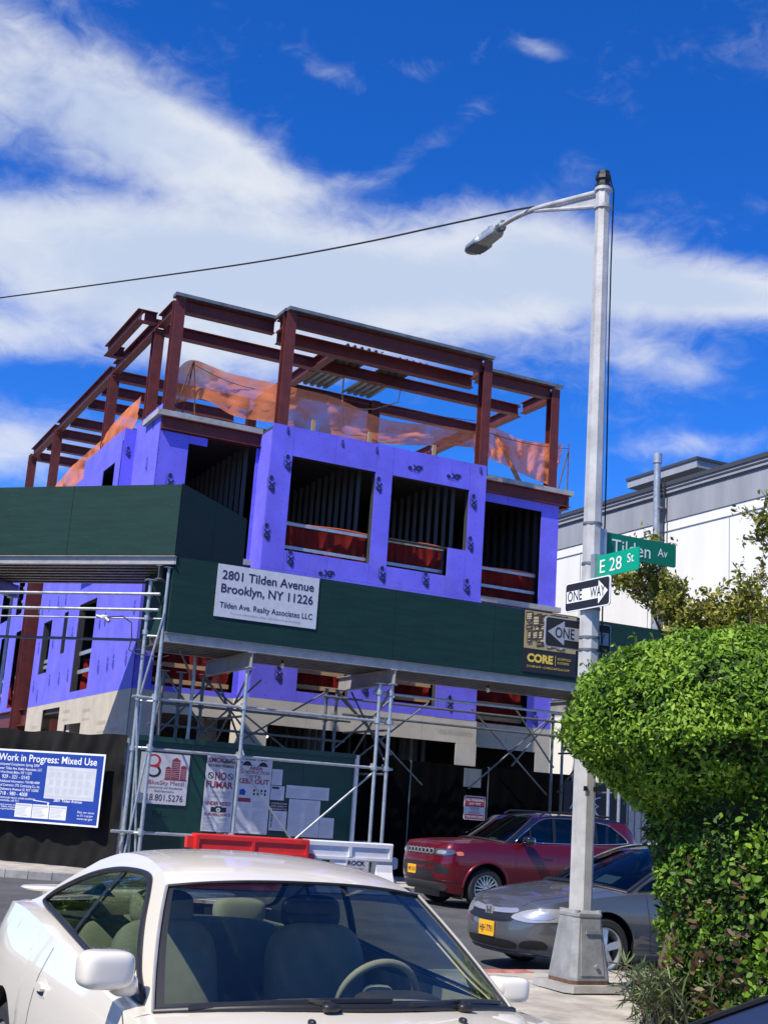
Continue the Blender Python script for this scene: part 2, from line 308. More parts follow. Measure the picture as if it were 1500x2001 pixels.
    def sell(s, c, r, e=0.5, nu=20, nv=12, M=None, mi=0):
        # superellipsoid: e near 0 is boxy, 1 is an ellipsoid
        def pw(x, p): return math.copysign(abs(x)**p, x)
        vs = []; c = Vector(c)
        for i in range(nv+1):
            ph = -math.pi/2+math.pi*i/nv
            for j in range(nu):
                th = 2*math.pi*j/nu
                p = Vector((r[0]*pw(math.cos(ph), e)*pw(math.cos(th), e), r[1]*pw(math.cos(ph), e)*pw(math.sin(th), e), r[2]*pw(math.sin(ph), e)))
                vs.append(c+(M @ p if M else p))
        fs = [(i*nu+j, i*nu+(j+1) % nu, (i+1)*nu+(j+1) % nu, (i+1)*nu+j) for i in range(nv) for j in range(nu)]
        return s.add(vs, fs, mi)
    def lathe(s, prof, c, axis, n=32, mi=0):
        # profile of (radius, offset along axis)
        c = Vector(c); t = Vector(axis).normalized(); a = t.orthogonal().normalized(); b = t.cross(a)
        rows = [[c+t*h+(a*math.cos(2*math.pi*k/n)+b*math.sin(2*math.pi*k/n))*r for k in range(n+1)] for r, h in prof]
        return s.grid(rows, mi)
    def poly(s, pts, mi=0): return s.add(pts, [tuple(range(len(pts)))], mi)
    def plate(s, pts, th, mi=0):
        # flat outline with thickness along its normal
        pts = [Vector(p) for p in pts]; n = (pts[1]-pts[0]).cross(pts[2]-pts[1]).normalized(); N = len(pts)
        back = [p-n*th for p in pts]
        return s.add(pts+back, [tuple(range(N)), tuple(range(N, 2*N))[::-1]]+[(i, N+i, N+(i+1) % N, (i+1) % N) for i in range(N)], mi)
    def orient(s, c):
        # turn the faces so that they look away from c
        c = Vector(c); t = 0.0
        for f in s.f:
            p = [Vector(s.v[i]) for i in f]; n = (p[1]-p[0]).cross(p[2]-p[0])+((p[3]-p[0]).cross(p[2]-p[0])*-1 if len(p) > 3 else Vector()); t += n.dot(sum(p, Vector())/len(p)-c)
        if t < 0: s.f = [f[::-1] for f in s.f]
        return s
    def build(s, name, m, parent=None, smooth=None, base=None, merge=False):
        if s.sub:
            subs, s.sub = s.sub, []
            if not s.v: first = subs.pop(0).build(name, m, parent, smooth, base, merge)
            else: first = s.build(name, m, parent, smooth, base, merge)
            for q in subs: q.build(name, m, parent, smooth, base, merge)
            return first
        me = bpy.data.meshes.new(name)
        off = Vector(base) if base is not None else (BASE.get(parent.name, Vector()) if parent else Vector())
        vs = [(p[0]-off.x, p[1]-off.y, p[2]-off.z) for p in s.v] if off.length > 0 else s.v
        me.from_pydata(vs, [], s.f)
        ms = m if isinstance(m, (list, tuple)) else [m]
        for q in ms: me.materials.append(MATS[q])
        if len(ms) > 1: me.polygons.foreach_set('material_index', s.m)
        if merge:
            bm = bmesh.new(); bm.from_mesh(me); bmesh.ops.remove_doubles(bm, verts=bm.verts, dist=1e-4); bmesh.ops.dissolve_degenerate(bm, edges=bm.edges, dist=1e-5)
            bmesh.ops.recalc_face_normals(bm, faces=bm.faces); bm.to_mesh(me); bm.free()
        me.update()
        if smooth:
            me.polygons.foreach_set('use_smooth', [True]*len(me.polygons))
            me.set_sharp_from_angle(angle=R(smooth))
        o = bpy.data.objects.new(name, me); COL.objects.link(o)
        if parent:
            o.parent = parent; BASE[o.name] = off
        elif base is not None:
            o.location = off; BASE[o.name] = off
        return o
def tag(o, label, cat, group=None):
    o['label'] = label; o['category'] = cat
    if group: o['group'] = group
    return o
def thing(name, label, cat, loc, group=None, rotz=0.0):
    o = bpy.data.objects.new(name, None); COL.objects.link(o); o.empty_display_size = 0.2
    o.location = loc; o.rotation_euler = (0, 0, rotz)
    BASE[o.name] = Vector(loc) if rotz == 0 else Vector()
    return tag(o, label, cat, group)
def struct(o): o['kind'] = 'structure'; return o
# text turned into flat meshes
TXT = {}
def text_geo(s, bold=0.0):
    key = (s, bold)
    if key in TXT: return TXT[key]
    cu = bpy.data.curves.new('t', 'FONT'); cu.body = s; cu.size = 1.0; cu.offset = bold; cu.resolution_u = 3
    ob = bpy.data.objects.new('t', cu)
    me = ob.to_mesh(); vs = [v.co.copy() for v in me.vertices]; fs = [tuple(p.vertices) for p in me.polygons]
    ob.to_mesh_clear(); bpy.data.objects.remove(ob); bpy.data.curves.remove(cu)
    if not vs: return ([], [], 0, 0, 1)
    x0 = min(v.x for v in vs); x1 = max(v.x for v in vs); y0 = min(v.y for v in vs); y1 = max(v.y for v in vs)
    TXT[key] = (vs, fs, x0, x1, y0, y1); return TXT[key]
class Face:
    # a flat printed face: origin at its lower left corner, axes right and up
    def __init__(s, o, right, up=(0,0,1)):
        s.o = Vector(o); s.r = Vector(right).normalized(); s.u = Vector(up).normalized(); s.n = s.r.cross(s.u)
    def p(s, x, y, e=0.0): return s.o+s.r*x+s.u*y+s.n*e
    def text(s, mb, t, x, y, w, h, e=0.004, mi=0, bold=0.012, own=True):
        # fit the string into the box with lower left x, y; h is the height of a capital letter
        vs, fs, x0, x1, y0, y1 = text_geo(t, bold)
        if not vs: return
        sx = w/(x1-x0); sy = h/0.70
        q = MB() if own else mb
        q.add([s.p(x+(v.x-x0)*sx, y+v.y*sy, e) for v in vs], fs, mi)
        if own: mb.sub.append(q)
    def rect(s, mb, x0, y0, x1, y1, e=0.003, mi=0):
        mb.poly([s.p(x0,y0,e), s.p(x1,y0,e), s.p(x1,y1,e), s.p(x0,y1,e)], mi)
    def shape(s, mb, pts, e=0.003, mi=0): mb.poly([s.p(a, b, e) for a, b in pts], mi)
    def board(s, mb, w, h, th, mi=0, x=0.0, y=0.0): mb.plate([s.p(x,y), s.p(x+w,y), s.p(x+w,y+h), s.p(x,y+h)], th, mi)
    def rrect(s, w, h, r, x=0.0, y=0.0, k=5):
        pts = []
        for cx, cy, a0 in ((w-r, r, -90), (w-r, h-r, 0), (r, h-r, 90), (r, r, 180)):
            for i in range(k+1):
                a = R(a0+90*i/k); pts.append((x+cx+r*math.cos(a), y+cy+r*math.sin(a)))
        return pts
def pchip(pts):
    xs = [p[0] for p in pts]; ys = [p[1] for p in pts]; n = len(xs)
    if xs[0] > xs[-1]: xs = xs[::-1]; ys = ys[::-1]
    h = [xs[i+1]-xs[i] for i in range(n-1)]; d = [(ys[i+1]-ys[i])/h[i] for i in range(n-1)]; m = [0]*n
    for i in range(1, n-1): m[i] = 0 if d[i-1]*d[i] <= 0 else 2*d[i-1]*d[i]/(d[i-1]+d[i])
    m[0] = d[0]; m[-1] = d[-1]
    def f(x):
        if x <= xs[0]: return ys[0]
        if x >= xs[-1]: return ys[-1]
        i = 0
        while xs[i+1] < x: i += 1
        t = (x-xs[i])/h[i]; t2 = t*t; t3 = t2*t
        return (2*t3-3*t2+1)*ys[i]+(t3-2*t2+t)*h[i]*m[i]+(-2*t3+3*t2)*ys[i+1]+(t3-t2)*h[i]*m[i+1]
    return f
def catmull(pts, n, closed=False):
    P = [Vector(p) for p in pts]; N = len(P); out = []
    segs = N if closed else N-1
    for i in range(segs):
        if closed: a, b, c, d = P[i-1], P[i], P[(i+1) % N], P[(i+2) % N]
        else: a, b, c, d = P[max(i-1, 0)], P[i], P[i+1], P[min(i+2, N-1)]
        for k in range(n):
            t = k/n
            out.append(0.5*((2*b)+(-a+c)*t+(2*a-5*b+4*c-d)*t*t+(-a+3*b-3*c+d)*t**3))
    if not closed: out.append(P[-1].copy())
    return out
# ------------------------------------------------------------------ ground, roads, pavements
def zroad(y): 
    t = min(1, max(0, (y-6.5)/4.5)); return -0.125*(1-t*t*(3-2*t))
mb = MB(); mb.poly([(-700,-700,-0.32),(700,-700,-0.32),(700,700,-0.32),(-700,700,-0.32)]); struct(mb.build('ground', 'earth'))
ys = [-60, -20, 0, 3, 6, 6.5]+[6.5+4.5*i/8 for i in range(1, 9)]+[16, 22, 30, 60, 120]
xs = [-90, -30, -8, 0, 4, 10, 20, 40, 120]
struct(MB().grid([[(x, y, zroad(y)) for x in xs] for y in ys]).build('road', 'asphalt'))
def round_corner(cx, cy, r, a0, a1, k=10): return [(cx+r*math.cos(R(a0+(a1-a0)*i/k)), cy+r*math.sin(R(a0+(a1-a0)*i/k))) for i in range(k+1)]
def pavement(name, outline, ztop, kerb):
    # outline counter-clockwise; kerb = list of points along the street edge
    mb = MB(); n = len(outline)
    mb.add([(x, y, ztop(y)-0.006) for x, y in outline]+[(x, y, -0.3) for x, y in outline], [tuple(range(n))]+[(i, n+i, n+(i+1) % n, (i+1) % n) for i in range(n)])
    o = struct(mb.build(name, 'concrete_walk'))
    for i in range(len(kerb)-1):
        a = Vector((*kerb[i], 0)); b = Vector((*kerb[i+1], 0)); d = (b-a); k = max(1, int(d.length/1.9)); nrm = Vector((d.y, -d.x, 0)).normalized()
        for q in range(k):
            p = a+d*(q/k)+d.normalized()*0.004; e = a+d*((q+1)/k)-d.normalized()*0.004
            if max(p.y, e.y) < -8 or max(p.x, e.x) > 42: continue
            m = MB(); z0 = ztop(p.y)+0.008; z1 = ztop(e.y)+0.008
            c = 0.012
            pr = [p+nrm*0.02, p+nrm*(0.02-c), p-nrm*0.14]; qr = [e+nrm*0.02, e+nrm*(0.02-c), e-nrm*0.14]
            zs = [(z0-c, z1-c), (z0, z1), (z0, z1)]
            A = [Vector((pt.x, pt.y, zs[j][0])) for j, pt in enumerate(pr)]; B = [Vector((pt.x, pt.y, zs[j][1])) for j, pt in enumerate(qr)]
            lowA = [Vector((pr[0].x, pr[0].y, -0.3)), Vector((pr[2].x, pr[2].y, -0.3))]; lowB = [Vector((qr[0].x, qr[0].y, -0.3)), Vector((qr[2].x, qr[2].y, -0.3))]
            m.add([lowA[0], *A, lowA[1], lowB[0], *B, lowB[1]], [(0,1,6,5),(1,2,7,6),(2,3,8,7),(3,4,9,8),(0,4,3,2,1),(5,6,7,8,9)])
            red = (6.6 < p.x < 7.25 and 10.3 < p.y < 12)
            kk = m.build('kerb_stone', 'red_paint' if red else 'kerb_stone', o)
            if red: kk['label'] = 'kerb stone with worn red paint'
    return o
zs_ = lambda y: zroad(y)+0.125
arc = round_corner(6.7, 8.1, 3.0, 180, 90)
near = pavement('pavement_near', [(60, -40), (60, 11.1)]+[(x, y) for x, y in arc[::-1]]+[(3.7, 3), (3.7, -40)], zs_, [(3.7, -12), (3.7, 0), (3.7, 4)]+arc+[(7.3, 11.1), (8.3, 11.1), (42, 11.1)])
for i in range(9):
    for j in range(5):
        x0 = 4.55+i*1.52; y0 = 3.25+j*1.52
        if (x0 < 6.7 and y0+1.5 > 8.1 and math.hypot(6.7-x0, y0+1.5-8.1) > 2.84): continue
        m = MB(); e = 0.006; g = zs_
        m.add([(x0+e, y0+e, g(y0)), (x0+1.52-e, y0+e, g(y0)), (x0+1.52-e, y0+1.52-e, g(y0+1.52)), (x0+e, y0+1.52-e, g(y0+1.52)),
               (x0, y0, g(y0)-0.012), (x0+1.52, y0, g(y0)-0.012), (x0+1.52, y0+1.52, g(y0+1.52)-0.012), (x0, y0+1.52, g(y0+1.52)-0.012)],
              [(0,1,2,3), (4,5,1,0), (5,6,2,1), (6,7,3,2), (7,4,0,3)])
        m.build('paving_slab', 'concrete_walk', near)
zf = lambda y: 0.13
arc2 = round_corner(6.1, 25.7, 2.6, 180, 270)
farp = pavement('pavement_far', [(3.5, 120), (3.5, 25.7)]+arc2+[(70, 23.1), (70, 120)], zf, [(3.5, 32), (3.5, 25.7)]+arc2+[(6.8, 23.1), (42, 23.1)])
for i in range(8):
    x0 = 4.9+i*1.5
    for j in range(1):
        y0 = 23.28+j*1.5
        m = MB(); e = 0.006
        m.add([(x0+e,y0+e,.132),(x0+1.5-e,y0+e,.132),(x0+1.5-e,y0+1.5-e,.132),(x0+e,y0+1.5-e,.132),(x0,y0,.12),(x0+1.5,y0,.12),(x0+1.5,y0+1.5,.12),(x0,y0+1.5,.12)], [(0,1,2,3),(4,5,1,0),(5,6,2,1),(6,7,3,2),(7,4,0,3)])
        if not (x0 < 6.1 and y0 < 25.7 and math.hypot(6.1-x0, 25.7-y0) > 2.45): m.build('paving_slab', 'concrete_walk', farp)
# ------------------------------------------------------------------ building under construction
UL, VF, VB, UR = 7.63, 28.0, 27.2, 18.65     # left face, recessed front, bay front, right end
BL = thing('building_under_construction', 'half built corner building with blue sheathing and bare dark red steel frame on top', 'building', (UL, VF, 0))
def part(mb, name, m, parent=None, smooth=None, label=None):
    o = mb.build(name, m, parent or BL, smooth)
    if label: o['label'] = label
    return o
def boards(name, m, axis, plane, a0, a1, z0, z1, holes=(), th=0.018, seam=1.22, parent=None):
    # sheathing boards on a wall; axis 'x': wall faces -Y at y=plane, axis 'y': wall faces -X at x=plane
    cuts = {a0, a1}
    for h in holes: cuts |= {h[0], h[1]}
    cuts = sorted(c for c in cuts if a0 <= c <= a1); full = []
    for i in range(len(cuts)-1):
        w = cuts[i+1]-cuts[i]; k = max(1, round(w/seam)) if w > seam*1.3 else 1
        full += [cuts[i]+w*q/k for q in range(k)]
    full.append(cuts[-1])
    for i in range(len(full)-1):
        c0, c1 = full[i], full[i+1]; zc = sorted((h[2], h[3]) for h in holes if h[0] <= c0+1e-4 and h[1] >= c1-1e-4)
        z = z0; segs = []
        for a, b in zc:
            if a > z+0.01: segs.append((z, a))
            z = max(z, b)
        if z < z1-0.01: segs.append((z, z1))
        for a, b in segs:
            j = random.uniform(0, 0.004); g = 0.003; mb = MB()
            if axis == 'x': mb.box(c0+g, c1-g, plane-j-th, plane-j, a+g*(a > z0), b-g*(b < z1))
            else: mb.box(plane-j-th, plane-j, c0+g, c1-g, a+g*(a > z0), b-g*(b < z1))
            mb.build(name, m, parent or BL)
bb, cb_ = 'sheathing_board', 'cement_board'
# floors and hidden closing walls
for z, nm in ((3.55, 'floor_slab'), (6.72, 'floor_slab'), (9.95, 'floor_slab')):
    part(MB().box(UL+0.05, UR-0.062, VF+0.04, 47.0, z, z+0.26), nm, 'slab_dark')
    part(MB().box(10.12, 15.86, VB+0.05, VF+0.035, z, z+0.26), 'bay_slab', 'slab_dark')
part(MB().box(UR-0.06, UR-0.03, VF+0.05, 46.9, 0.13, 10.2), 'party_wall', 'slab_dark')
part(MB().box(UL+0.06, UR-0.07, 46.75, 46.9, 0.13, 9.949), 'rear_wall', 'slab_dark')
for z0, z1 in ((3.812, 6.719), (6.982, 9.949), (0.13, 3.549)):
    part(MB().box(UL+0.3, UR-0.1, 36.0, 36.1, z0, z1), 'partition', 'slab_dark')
part(MB().box(7.5, 10.1, 27.90, 29.2, 10.13, 10.26), 'terrace_edge', 'slab')
part(MB().box(15.93, 19.05, 27.90, 29.2, 10.13, 10.26), 'terrace_edge', 'slab')
part(MB().box(UL+0.08, UR-0.1, 29.21, 46.9, 10.21, 10.25), 'roof_deck', 'slab')
part(MB().box(7.9, 10.09, 27.86, 28.02, 6.92, 7.05), 'terrace_edge', 'slab'); part(MB().box(15.93, 18.75, 27.86, 28.02, 6.92, 7.05), 'terrace_edge', 'slab')
def ib(p0, p1, h=0.32, w=0.2, name='steel_beam', up=(0,0,1)): return part(MB().ibeam(p0, p1, h, w, up=up), name, 'primer_steel')
ib((7.62, 27.98, 9.96), (10.08, 27.98, 9.96), 0.32); ib((15.95, 27.98, 9.96), (18.95, 27.98, 9.96), 0.32); ib((18.85, 27.95, 9.90), (18.85, 30.2, 9.90), 0.3)
# bay front
w1 = (10.62, 12.80, 7.27, 9.53); w2 = (13.26, 14.90, 7.27, 9.53); w2b = (14.90, 15.42, 7.98, 9.53)
boards(bb, 'blue_board', 'x', VB, 10.08, 15.90, 6.80, 10.24, (w1, w2, w2b))
l1 = (11.2, 12.5, 4.08, 6.3); l2 = (13.68, 14.8, 4.08, 6.3)
boards(bb, 'blue_board', 'x', VB, 10.08, 15.94, 3.83, 6.797, (l1, l2))
boards(bb, 'blue_board', 'y', 10.10, VB+0.02, VF, 3.83, 10.1)          # bay cheek
# recesses
boards(bb, 'blue_board', 'x', VF, UL+0.004, 10.09, 7.05, 9.78, ((8.33, 10.0, 7.05, 9.58), (8.78, 10.0, 9.5, 9.79)))
boards(bb, 'blue_board', 'x', VF, UL+0.004, 10.09, 3.83, 6.9, ((8.05, 9.95, 3.95, 6.35),))
boards(bb, 'blue_board', 'x', VF, 15.95, UR, 7.06, 9.80, ((16.0, 18.1, 7.06, 9.56),))
boards(bb, 'blue_board', 'x', VF, 15.95, UR, 3.88, 6.9, ((16.0, 17.9, 3.88, 6.3),))
# left face
boards(bb, 'blue_board', 'y', UL, VF-0.012, 39.2, 3.83, 8.9, ((32.1, 33.95, 4.03, 6.33), (35.2, 35.7, 5.17, 6.31), (37.2, 38.35, 4.76, 6.28)))
boards(bb, 'blue_board', 'y', UL, VF-0.012, 30.1, 8.903, 10.42)
boards(bb, 'blue_board', 'y', UL, 41.0, 46.9, 3.83, 10.2, ((41.5, 42.6, 3.95, 6.4), (43.8, 45.2, 3.95, 6.4), (42.2, 43.2, 7.0, 8.6), (44.4, 46.0, 7.0, 8.6)))
boards(bb, 'blue_board', 'x', 30.1, 7.32, UL-0.02, 7.2, 10.27)
boards(bb, 'blue_board', 'y', 7.31, 30.1, 34.0, 7.2, 10.24, ((30.6, 31.75, 7.9, 9.5),))
boards(bb, 'blue_board', 'y', UL, 34.02, 39.2, 8.903, 10.12)
part(MB().box(7.335, 7.62, 30.12, 33.98, 7.2, 7.3), 'oriel_floor', 'slab_dark')
# dark steel post between the left face and its far wing
ib((7.55, 40.1, 0.2), (7.55, 40.1, 8.6), 0.5, 0.4, 'steel_column', up=(0,1,0))
ib((7.6, 39.2, 3.55), (7.6, 47.0, 3.55), 0.5, 0.25)
# ground floor: beige cement boards, piers and openings
boards(cb_, 'beige_board', 'x', VB, 10.0, 15.98, 3.27, 3.827, seam=1.5)
boards(cb_, 'beige_board', 'x', VB, 10.0, 10.58, 0.13, 3.268); boards(cb_, 'beige_board', 'x', VB, 15.42, 16.0, 0.13, 3.268)
boards(cb_, 'beige_board', 'y', 10.02, VB+0.01, VF, 0.13, 3.827)
boards(cb_, 'beige_board', 'x', VF, UL+0.004, 10.0, 3.36, 3.827); boards(cb_, 'beige_board', 'x', VF, 16.02, UR, 3.27, 3.877)
boards(cb_, 'beige_board', 'x', VF, UL+0.004, 8.2, 0.13, 3.357); boards(cb_, 'beige_board', 'x', VF, 18.2, UR, 0.13, 3.267)
boards(cb_, 'beige_board', 'y', UL, VF-0.012, 39.2, 0.13, 3.827, ((34.85, 37.0, 0.13, 3.68), (32.3, 34.1, 0.13, 3.19)))
for x, y in ((12.9, 30.5), (15.8, 30.5), (10.2, 30.5), (8.0, 35.2), (13.0, 34)): part(MB().box(x, x+0.35, y, y+0.35, 0.13, 3.5), 'pier', 'beige_board')
ib((7.9, 36.9, 2.4), (12, 36.9, 2.4)); ib((7.75, 35.8, 0.2), (7.75, 35.8, 3.4), 0.25, 0.25, 'steel_column', up=(0,1,0))
# faint maker's print on the boards (flat print)
pr = MB()
for x, z in ((10.9, 3.52), (14.9, 3.48), (12.9, 3.55)):
    F = Face((x, VB-0.026, z), (1,0,0)); F.text(pr, 'USG SECUROCK', 0, 0, 0.95, 0.09, bold=0)
for y, z in ((30.6, 3.1), (32.2, 3.45), (31.4, 2.4), (29.4, 2.9), (38.2, 3.2), (34.4, 3.5)):
    F = Face((UL-0.026, y, z), (0,-1,0)); F.text(pr, 'USG SECUROCK', 0, 0, 0.75, 0.08, bold=0); F.text(pr, 'EXOAIR SHEATHING', 0, -0.2, 0.75, 0.05, bold=0)
mat('faint_print', (0.40, 0.365, 0.31), 0.85); part(pr, 'printed_lettering', 'faint_print')
# eXP print on the blue boards
mat('logo_print', (0.012, 0.010, 0.06), 0.6); mat('logo_print_pale', (0.060, 0.055, 0.42), 0.6)
def logo(o, right, up, L=0.42, name='printed_logo', m='logo_print'):
    F = Face(o, right, up); mb = MB(); h = L*0.30
    F.text(mb, 'e', 0, 0, L*0.27, h, e=0.003, bold=0.04, own=False); F.text(mb, 'XP', L*0.30, 0, L*0.68, h*1.05, e=0.003, bold=0.055, own=False)
    F.rect(mb, L*0.12, -h*0.42, L*0.75, -h*0.34, 0.003)
    return part(mb, name, m)
yb = VB-0.026
for x, z in ((10.17, 8.76), (10.16, 7.62), (10.53, 9.33), (12.92, 9.22), (15.58, 9.24), (15.55, 8.15), (10.8, 7.09), (13.18, 7.05), (14.36, 7.09), (15.52, 7.07)):
    logo((x-0.07, yb, z+0.21), (0,0,-1), (1,0,0))
for x, z in ((13.86, 9.81), (14.95, 9.79), (11.71, 6.86)): logo((x-0.2, yb, z-0.05), (1,0,0), (0,0,1))
for x, z in ((10.48, 10.10), (11.9, 10.06), (12.82, 10.06), (15.75, 10.08)): logo((x-0.05, yb, z+0.1), (0,0,-1), (1,0,0), 0.2)
for x, z in ((10.76, 4.41), (12.94, 4.33), (15.22, 4.17)): logo((x-0.07, yb, z+0.21), (0,0,-1), (1,0,0))
logo((18.1, VF-0.026, 4.33), (0,0,-1), (1,0,0)); logo((7.93, VF-0.026, 8.8), (0,0,-1), (1,0,0))
for y, z in ((37.87, 6.75), (36.7, 6.72), (35.74, 6.69), (38.81, 6.69), (31.52, 5.64), (31.01, 5.66), (36.74, 5.58), (38.63, 5.56), (34.41, 5.62), (31.15, 4.5), (30.29, 4.5), (29.77, 4.53), (28.66, 4.53), (38.69, 4.43), (36.57, 4.49), (35.39, 4.47), (34.35, 4.48), (37.99, 4.11), (28.43, 5.66), (28.77, 9.12), (28.6, 10.1)):
    logo((UL-0.026, y+0.06, z+0.19), (0,0,-1), (0,-1,0), 0.38, m='logo_print_pale')
logo((7.42, 30.1-0.026, 9.82), (0,0,-1), (1,0,0), 0.3)
# reveals round the window openings
def reveal(x0, x1, z0, z1, y, d=0.16):
    t = 0.03; mb = MB(); mb.box(x0-t, x0, y, y+d, z0, z1).box(x1, x1+t, y, y+d, z0, z1).box(x0, x1, y, y+d, z1, z1+t).box(x0, x1, y, y+d, z0-t, z0); part(mb, 'window_frame', 'stud')
for a in (w1, (13.26, 15.42, 7.98, 9.53)): reveal(*a, VB+0.003)
for a in (l1, l2): reveal(*a, VB+0.003)
for (a, b, z0, z1) in ((32.1, 33.95, 4.03, 6.33), (35.2, 35.7, 5.17, 6.31), (37.2, 38.35, 4.76, 6.28)):
    mb = MB(); t = 0.03; x = UL+0.003; mb.box(x, x+0.16, a-t, a, z0, z1).box(x, x+0.16, b, b+t, z0, z1).box(x, x+0.16, a, b, z1, z1+t).box(x, x+0.16, a, b, z0-t, z0); part(mb, 'window_frame', 'stud')
# interior metal studs seen through the openings
for (x, y0, y1, z0, z1) in ((12.6, 27.7, 33.5, 7.0, 9.93), (15.25, 27.7, 33.0, 7.0, 9.93), (9.9, 28.4, 33.5, 7.0, 9.93), (18.2, 28.4, 33.5, 7.0, 9.93), (12.4, 28.4, 32, 0.15, 3.5), (15.2, 28.4, 32, 0.15, 3.5)):
    y = y0
    while y < y1:
        part(MB().prism([(-.05,-.02),(.05,-.02),(.05,-.016),(-.046,-.016),(-.046,.016),(.05,.016),(.05,.02),(-.05,.02)], (x, y, z0), (x, y, z1), up=(0,1,0)), 'metal_stud', 'stud'); y += 0.41
for x in [10.8+0.42*i for i in range(11)]: part(MB().prism([(-.045,-.02),(.045,-.02),(.045,-.016),(-.041,-.016),(-.041,.016),(.045,.016),(.045,.02),(-.045,.02)], (x, 29.6, 0.15), (x, 29.6, 3.5), up=(1,0,0)), 'metal_stud', 'stud')
# guard rails and red netting low in the openings
def rail(x0, x1, y, z, m='galv', h=0.075, d=0.03): return part(MB().box(x0, x1, y, y+d, z-h/2, z+h/2), 'guard_rail', m)
def drape(x0, x1, y, z0, z1, m, name, n=26, sag=0.06, amp=0.035, axis='x'):
    rows = []
    for i in range(9):
        t = i/8; row = []
        for j in range(n+1):
            s = j/n; x = x0+(x1-x0)*s; z = z0+(z1-z0)*t-sag*math.sin(math.pi*s)*t
            w = amp*(math.sin(s*17+t*2.1)+0.6*math.sin(s*41+1.3*t))+amp*1.5*noise.noise(Vector((x*1.7, z*2.3, y)))
            row.append((x, y+w, z) if axis == 'x' else (y+w, x, z))
        rows.append(row)
    return part(MB().grid(rows), name, m, smooth=60)
for (x0, x1, y, z0, z1) in ((10.63, 12.79, 27.5, 7.3, 7.97), (13.27, 14.89, 27.5, 7.3, 7.97), (16.02, 18.08, 28.25, 7.06, 7.85), (8.35, 9.98, 28.25, 7.06, 8.0)):
    drape(x0, x1, y, z0, z1, 'red_net', 'guard_netting'); rail(x0, x1, y-0.12, z1-0.02, 'galv'); rail(x0, x1, y-0.12, z0+0.09 if x0 < 16 else 7.38, 'galv')
    part(MB().tube([(x0+(x1-x0)*i/8, y-0.10, z1+0.03-0.02*math.sin(i*0.8)) for i in range(9)], 0.022, 6), 'netting_hem', 'orange_wrap')
for (x0, x1, y, z0, z1) in ((11.22, 12.48, 27.55, 4.1, 5.0), (13.7, 14.78, 27.55, 4.1, 5.0), (16.02, 17.88, 28.3, 3.9, 5.0), (8.07, 9.93, 28.3, 3.97, 5.1)):
    drape(x0, x1, y, z0, z1, 'red_net', 'guard_netting'); rail(x0, x1, y-0.12, z0+0.12, 'wood', 0.1); rail(x0, x1, y-0.12, z0+0.48, 'wood', 0.1)
for (y0, y1, z0, z1) in ((32.1, 33.95, 4.03, 5.1), (37.2, 38.35, 4.76, 5.2), (41.5, 42.6, 3.95, 5.0), (43.8, 45.2, 3.95, 5.0), (42.2, 43.2, 7.0, 8.0)):
    drape(y0+0.02, y1-0.02, UL+0.3, z0, z1-0.15, 'red_net', 'guard_netting', axis='y')
    part(MB().box(UL+0.12, UL+0.16, y0, y1, z1-0.1, z1), 'guard_rail', 'galv'); part(MB().box(UL+0.12, UL+0.16, y0, y1, (z0+z1)/2-0.05, (z0+z1)/2+0.05), 'guard_rail', 'galv')
# ---- bare steel frame of the top storey
def col(x, y, z0=10.24, z1=13.08, s=0.27): return part(MB().ibeam((x, y, z0), (x, y, z1), s, s*0.92, 0.03, 0.02, up=(0,1,0)), 'steel_column', 'primer_steel')
for x, y, z0, z1 in ((7.78, 28.12, 10.27, 13.08), (10.32, 27.36, 10.0, 13.08), (15.82, 27.36, 10.0, 13.08), (18.42, 28.12, 10.27, 13.05), (7.72, 29.5, 10.27, 12.72), (7.75, 33.8, 10.25, 12.75), (7.75, 40.7, 10.25, 12.9), (7.75, 44.7, 10.25, 12.9), (14.55, 31.3, 10.25, 12.75), (12.0, 34.3, 10.25, 12.7), (18.35, 34.9, 10.25, 12.8), (18.35, 40.7, 10.25, 12.8)): col(x, y, z0, z1)
for a, b in (((7.92, 28.1, 12.92), (10.2, 28.1, 12.92)), ((10.45, 27.36, 12.93), (15.7, 27.36, 12.93)), ((15.95, 28.1, 12.92), (18.3, 28.1, 12.92))): ib(a, b, 0.33)
ib((10.3, 28.12, 12.72), (15.85, 28.12, 12.72), 0.34)
ib((10.32, 27.5, 12.92), (10.32, 28.0, 12.92), 0.33); ib((15.82, 27.5, 12.92), (15.82, 28.0, 12.92), 0.33)
for y0, y1 in ((28.26, 29.36), (29.64, 33.65), (33.95, 40.55), (40.85, 44.55)): ib((7.73, y0, 12.9), (7.73, y1, 12.9), 0.33)
for y, x0, x1, z in ((29.75, 7.9, 18.3, 12.86), (34.1, 7.9, 11.85, 12.86), (35.6, 7.86, 11.9, 12.86), (37.2, 7.86, 11.9, 12.86), (39.5, 7.86, 11.9, 12.86), (41.1, 7.86, 11.9, 12.86), (42.9, 7.86, 11.9, 12.86), (44.7, 7.9, 11.9, 12.86), (32.0, 12.15, 18.25, 12.84)): ib((x0, y, z), (x1, y, z), 0.3)
for y0, y1 in ((28.3, 29.62), (29.88, 31.88), (32.12, 34.15)): ib((12.02, y0, 12.85), (12.02, y1, 12.85), 0.3)
for y0, y1 in ((28.28, 29.62), (29.88, 34.8), (35.05, 40.55)): ib((18.4, y0, 12.9), (18.4, y1, 12.9), 0.32)
# oriel frame standing out on the left
ib((7.60, 29.4, 12.95), (7.30, 29.4, 12.95), 0.3); ib((7.2, 29.3, 12.95), (7.2, 32.5, 12.95), 0.3); ib((7.30, 32.4, 12.95), (7.60, 32.4, 12.95), 0.3)
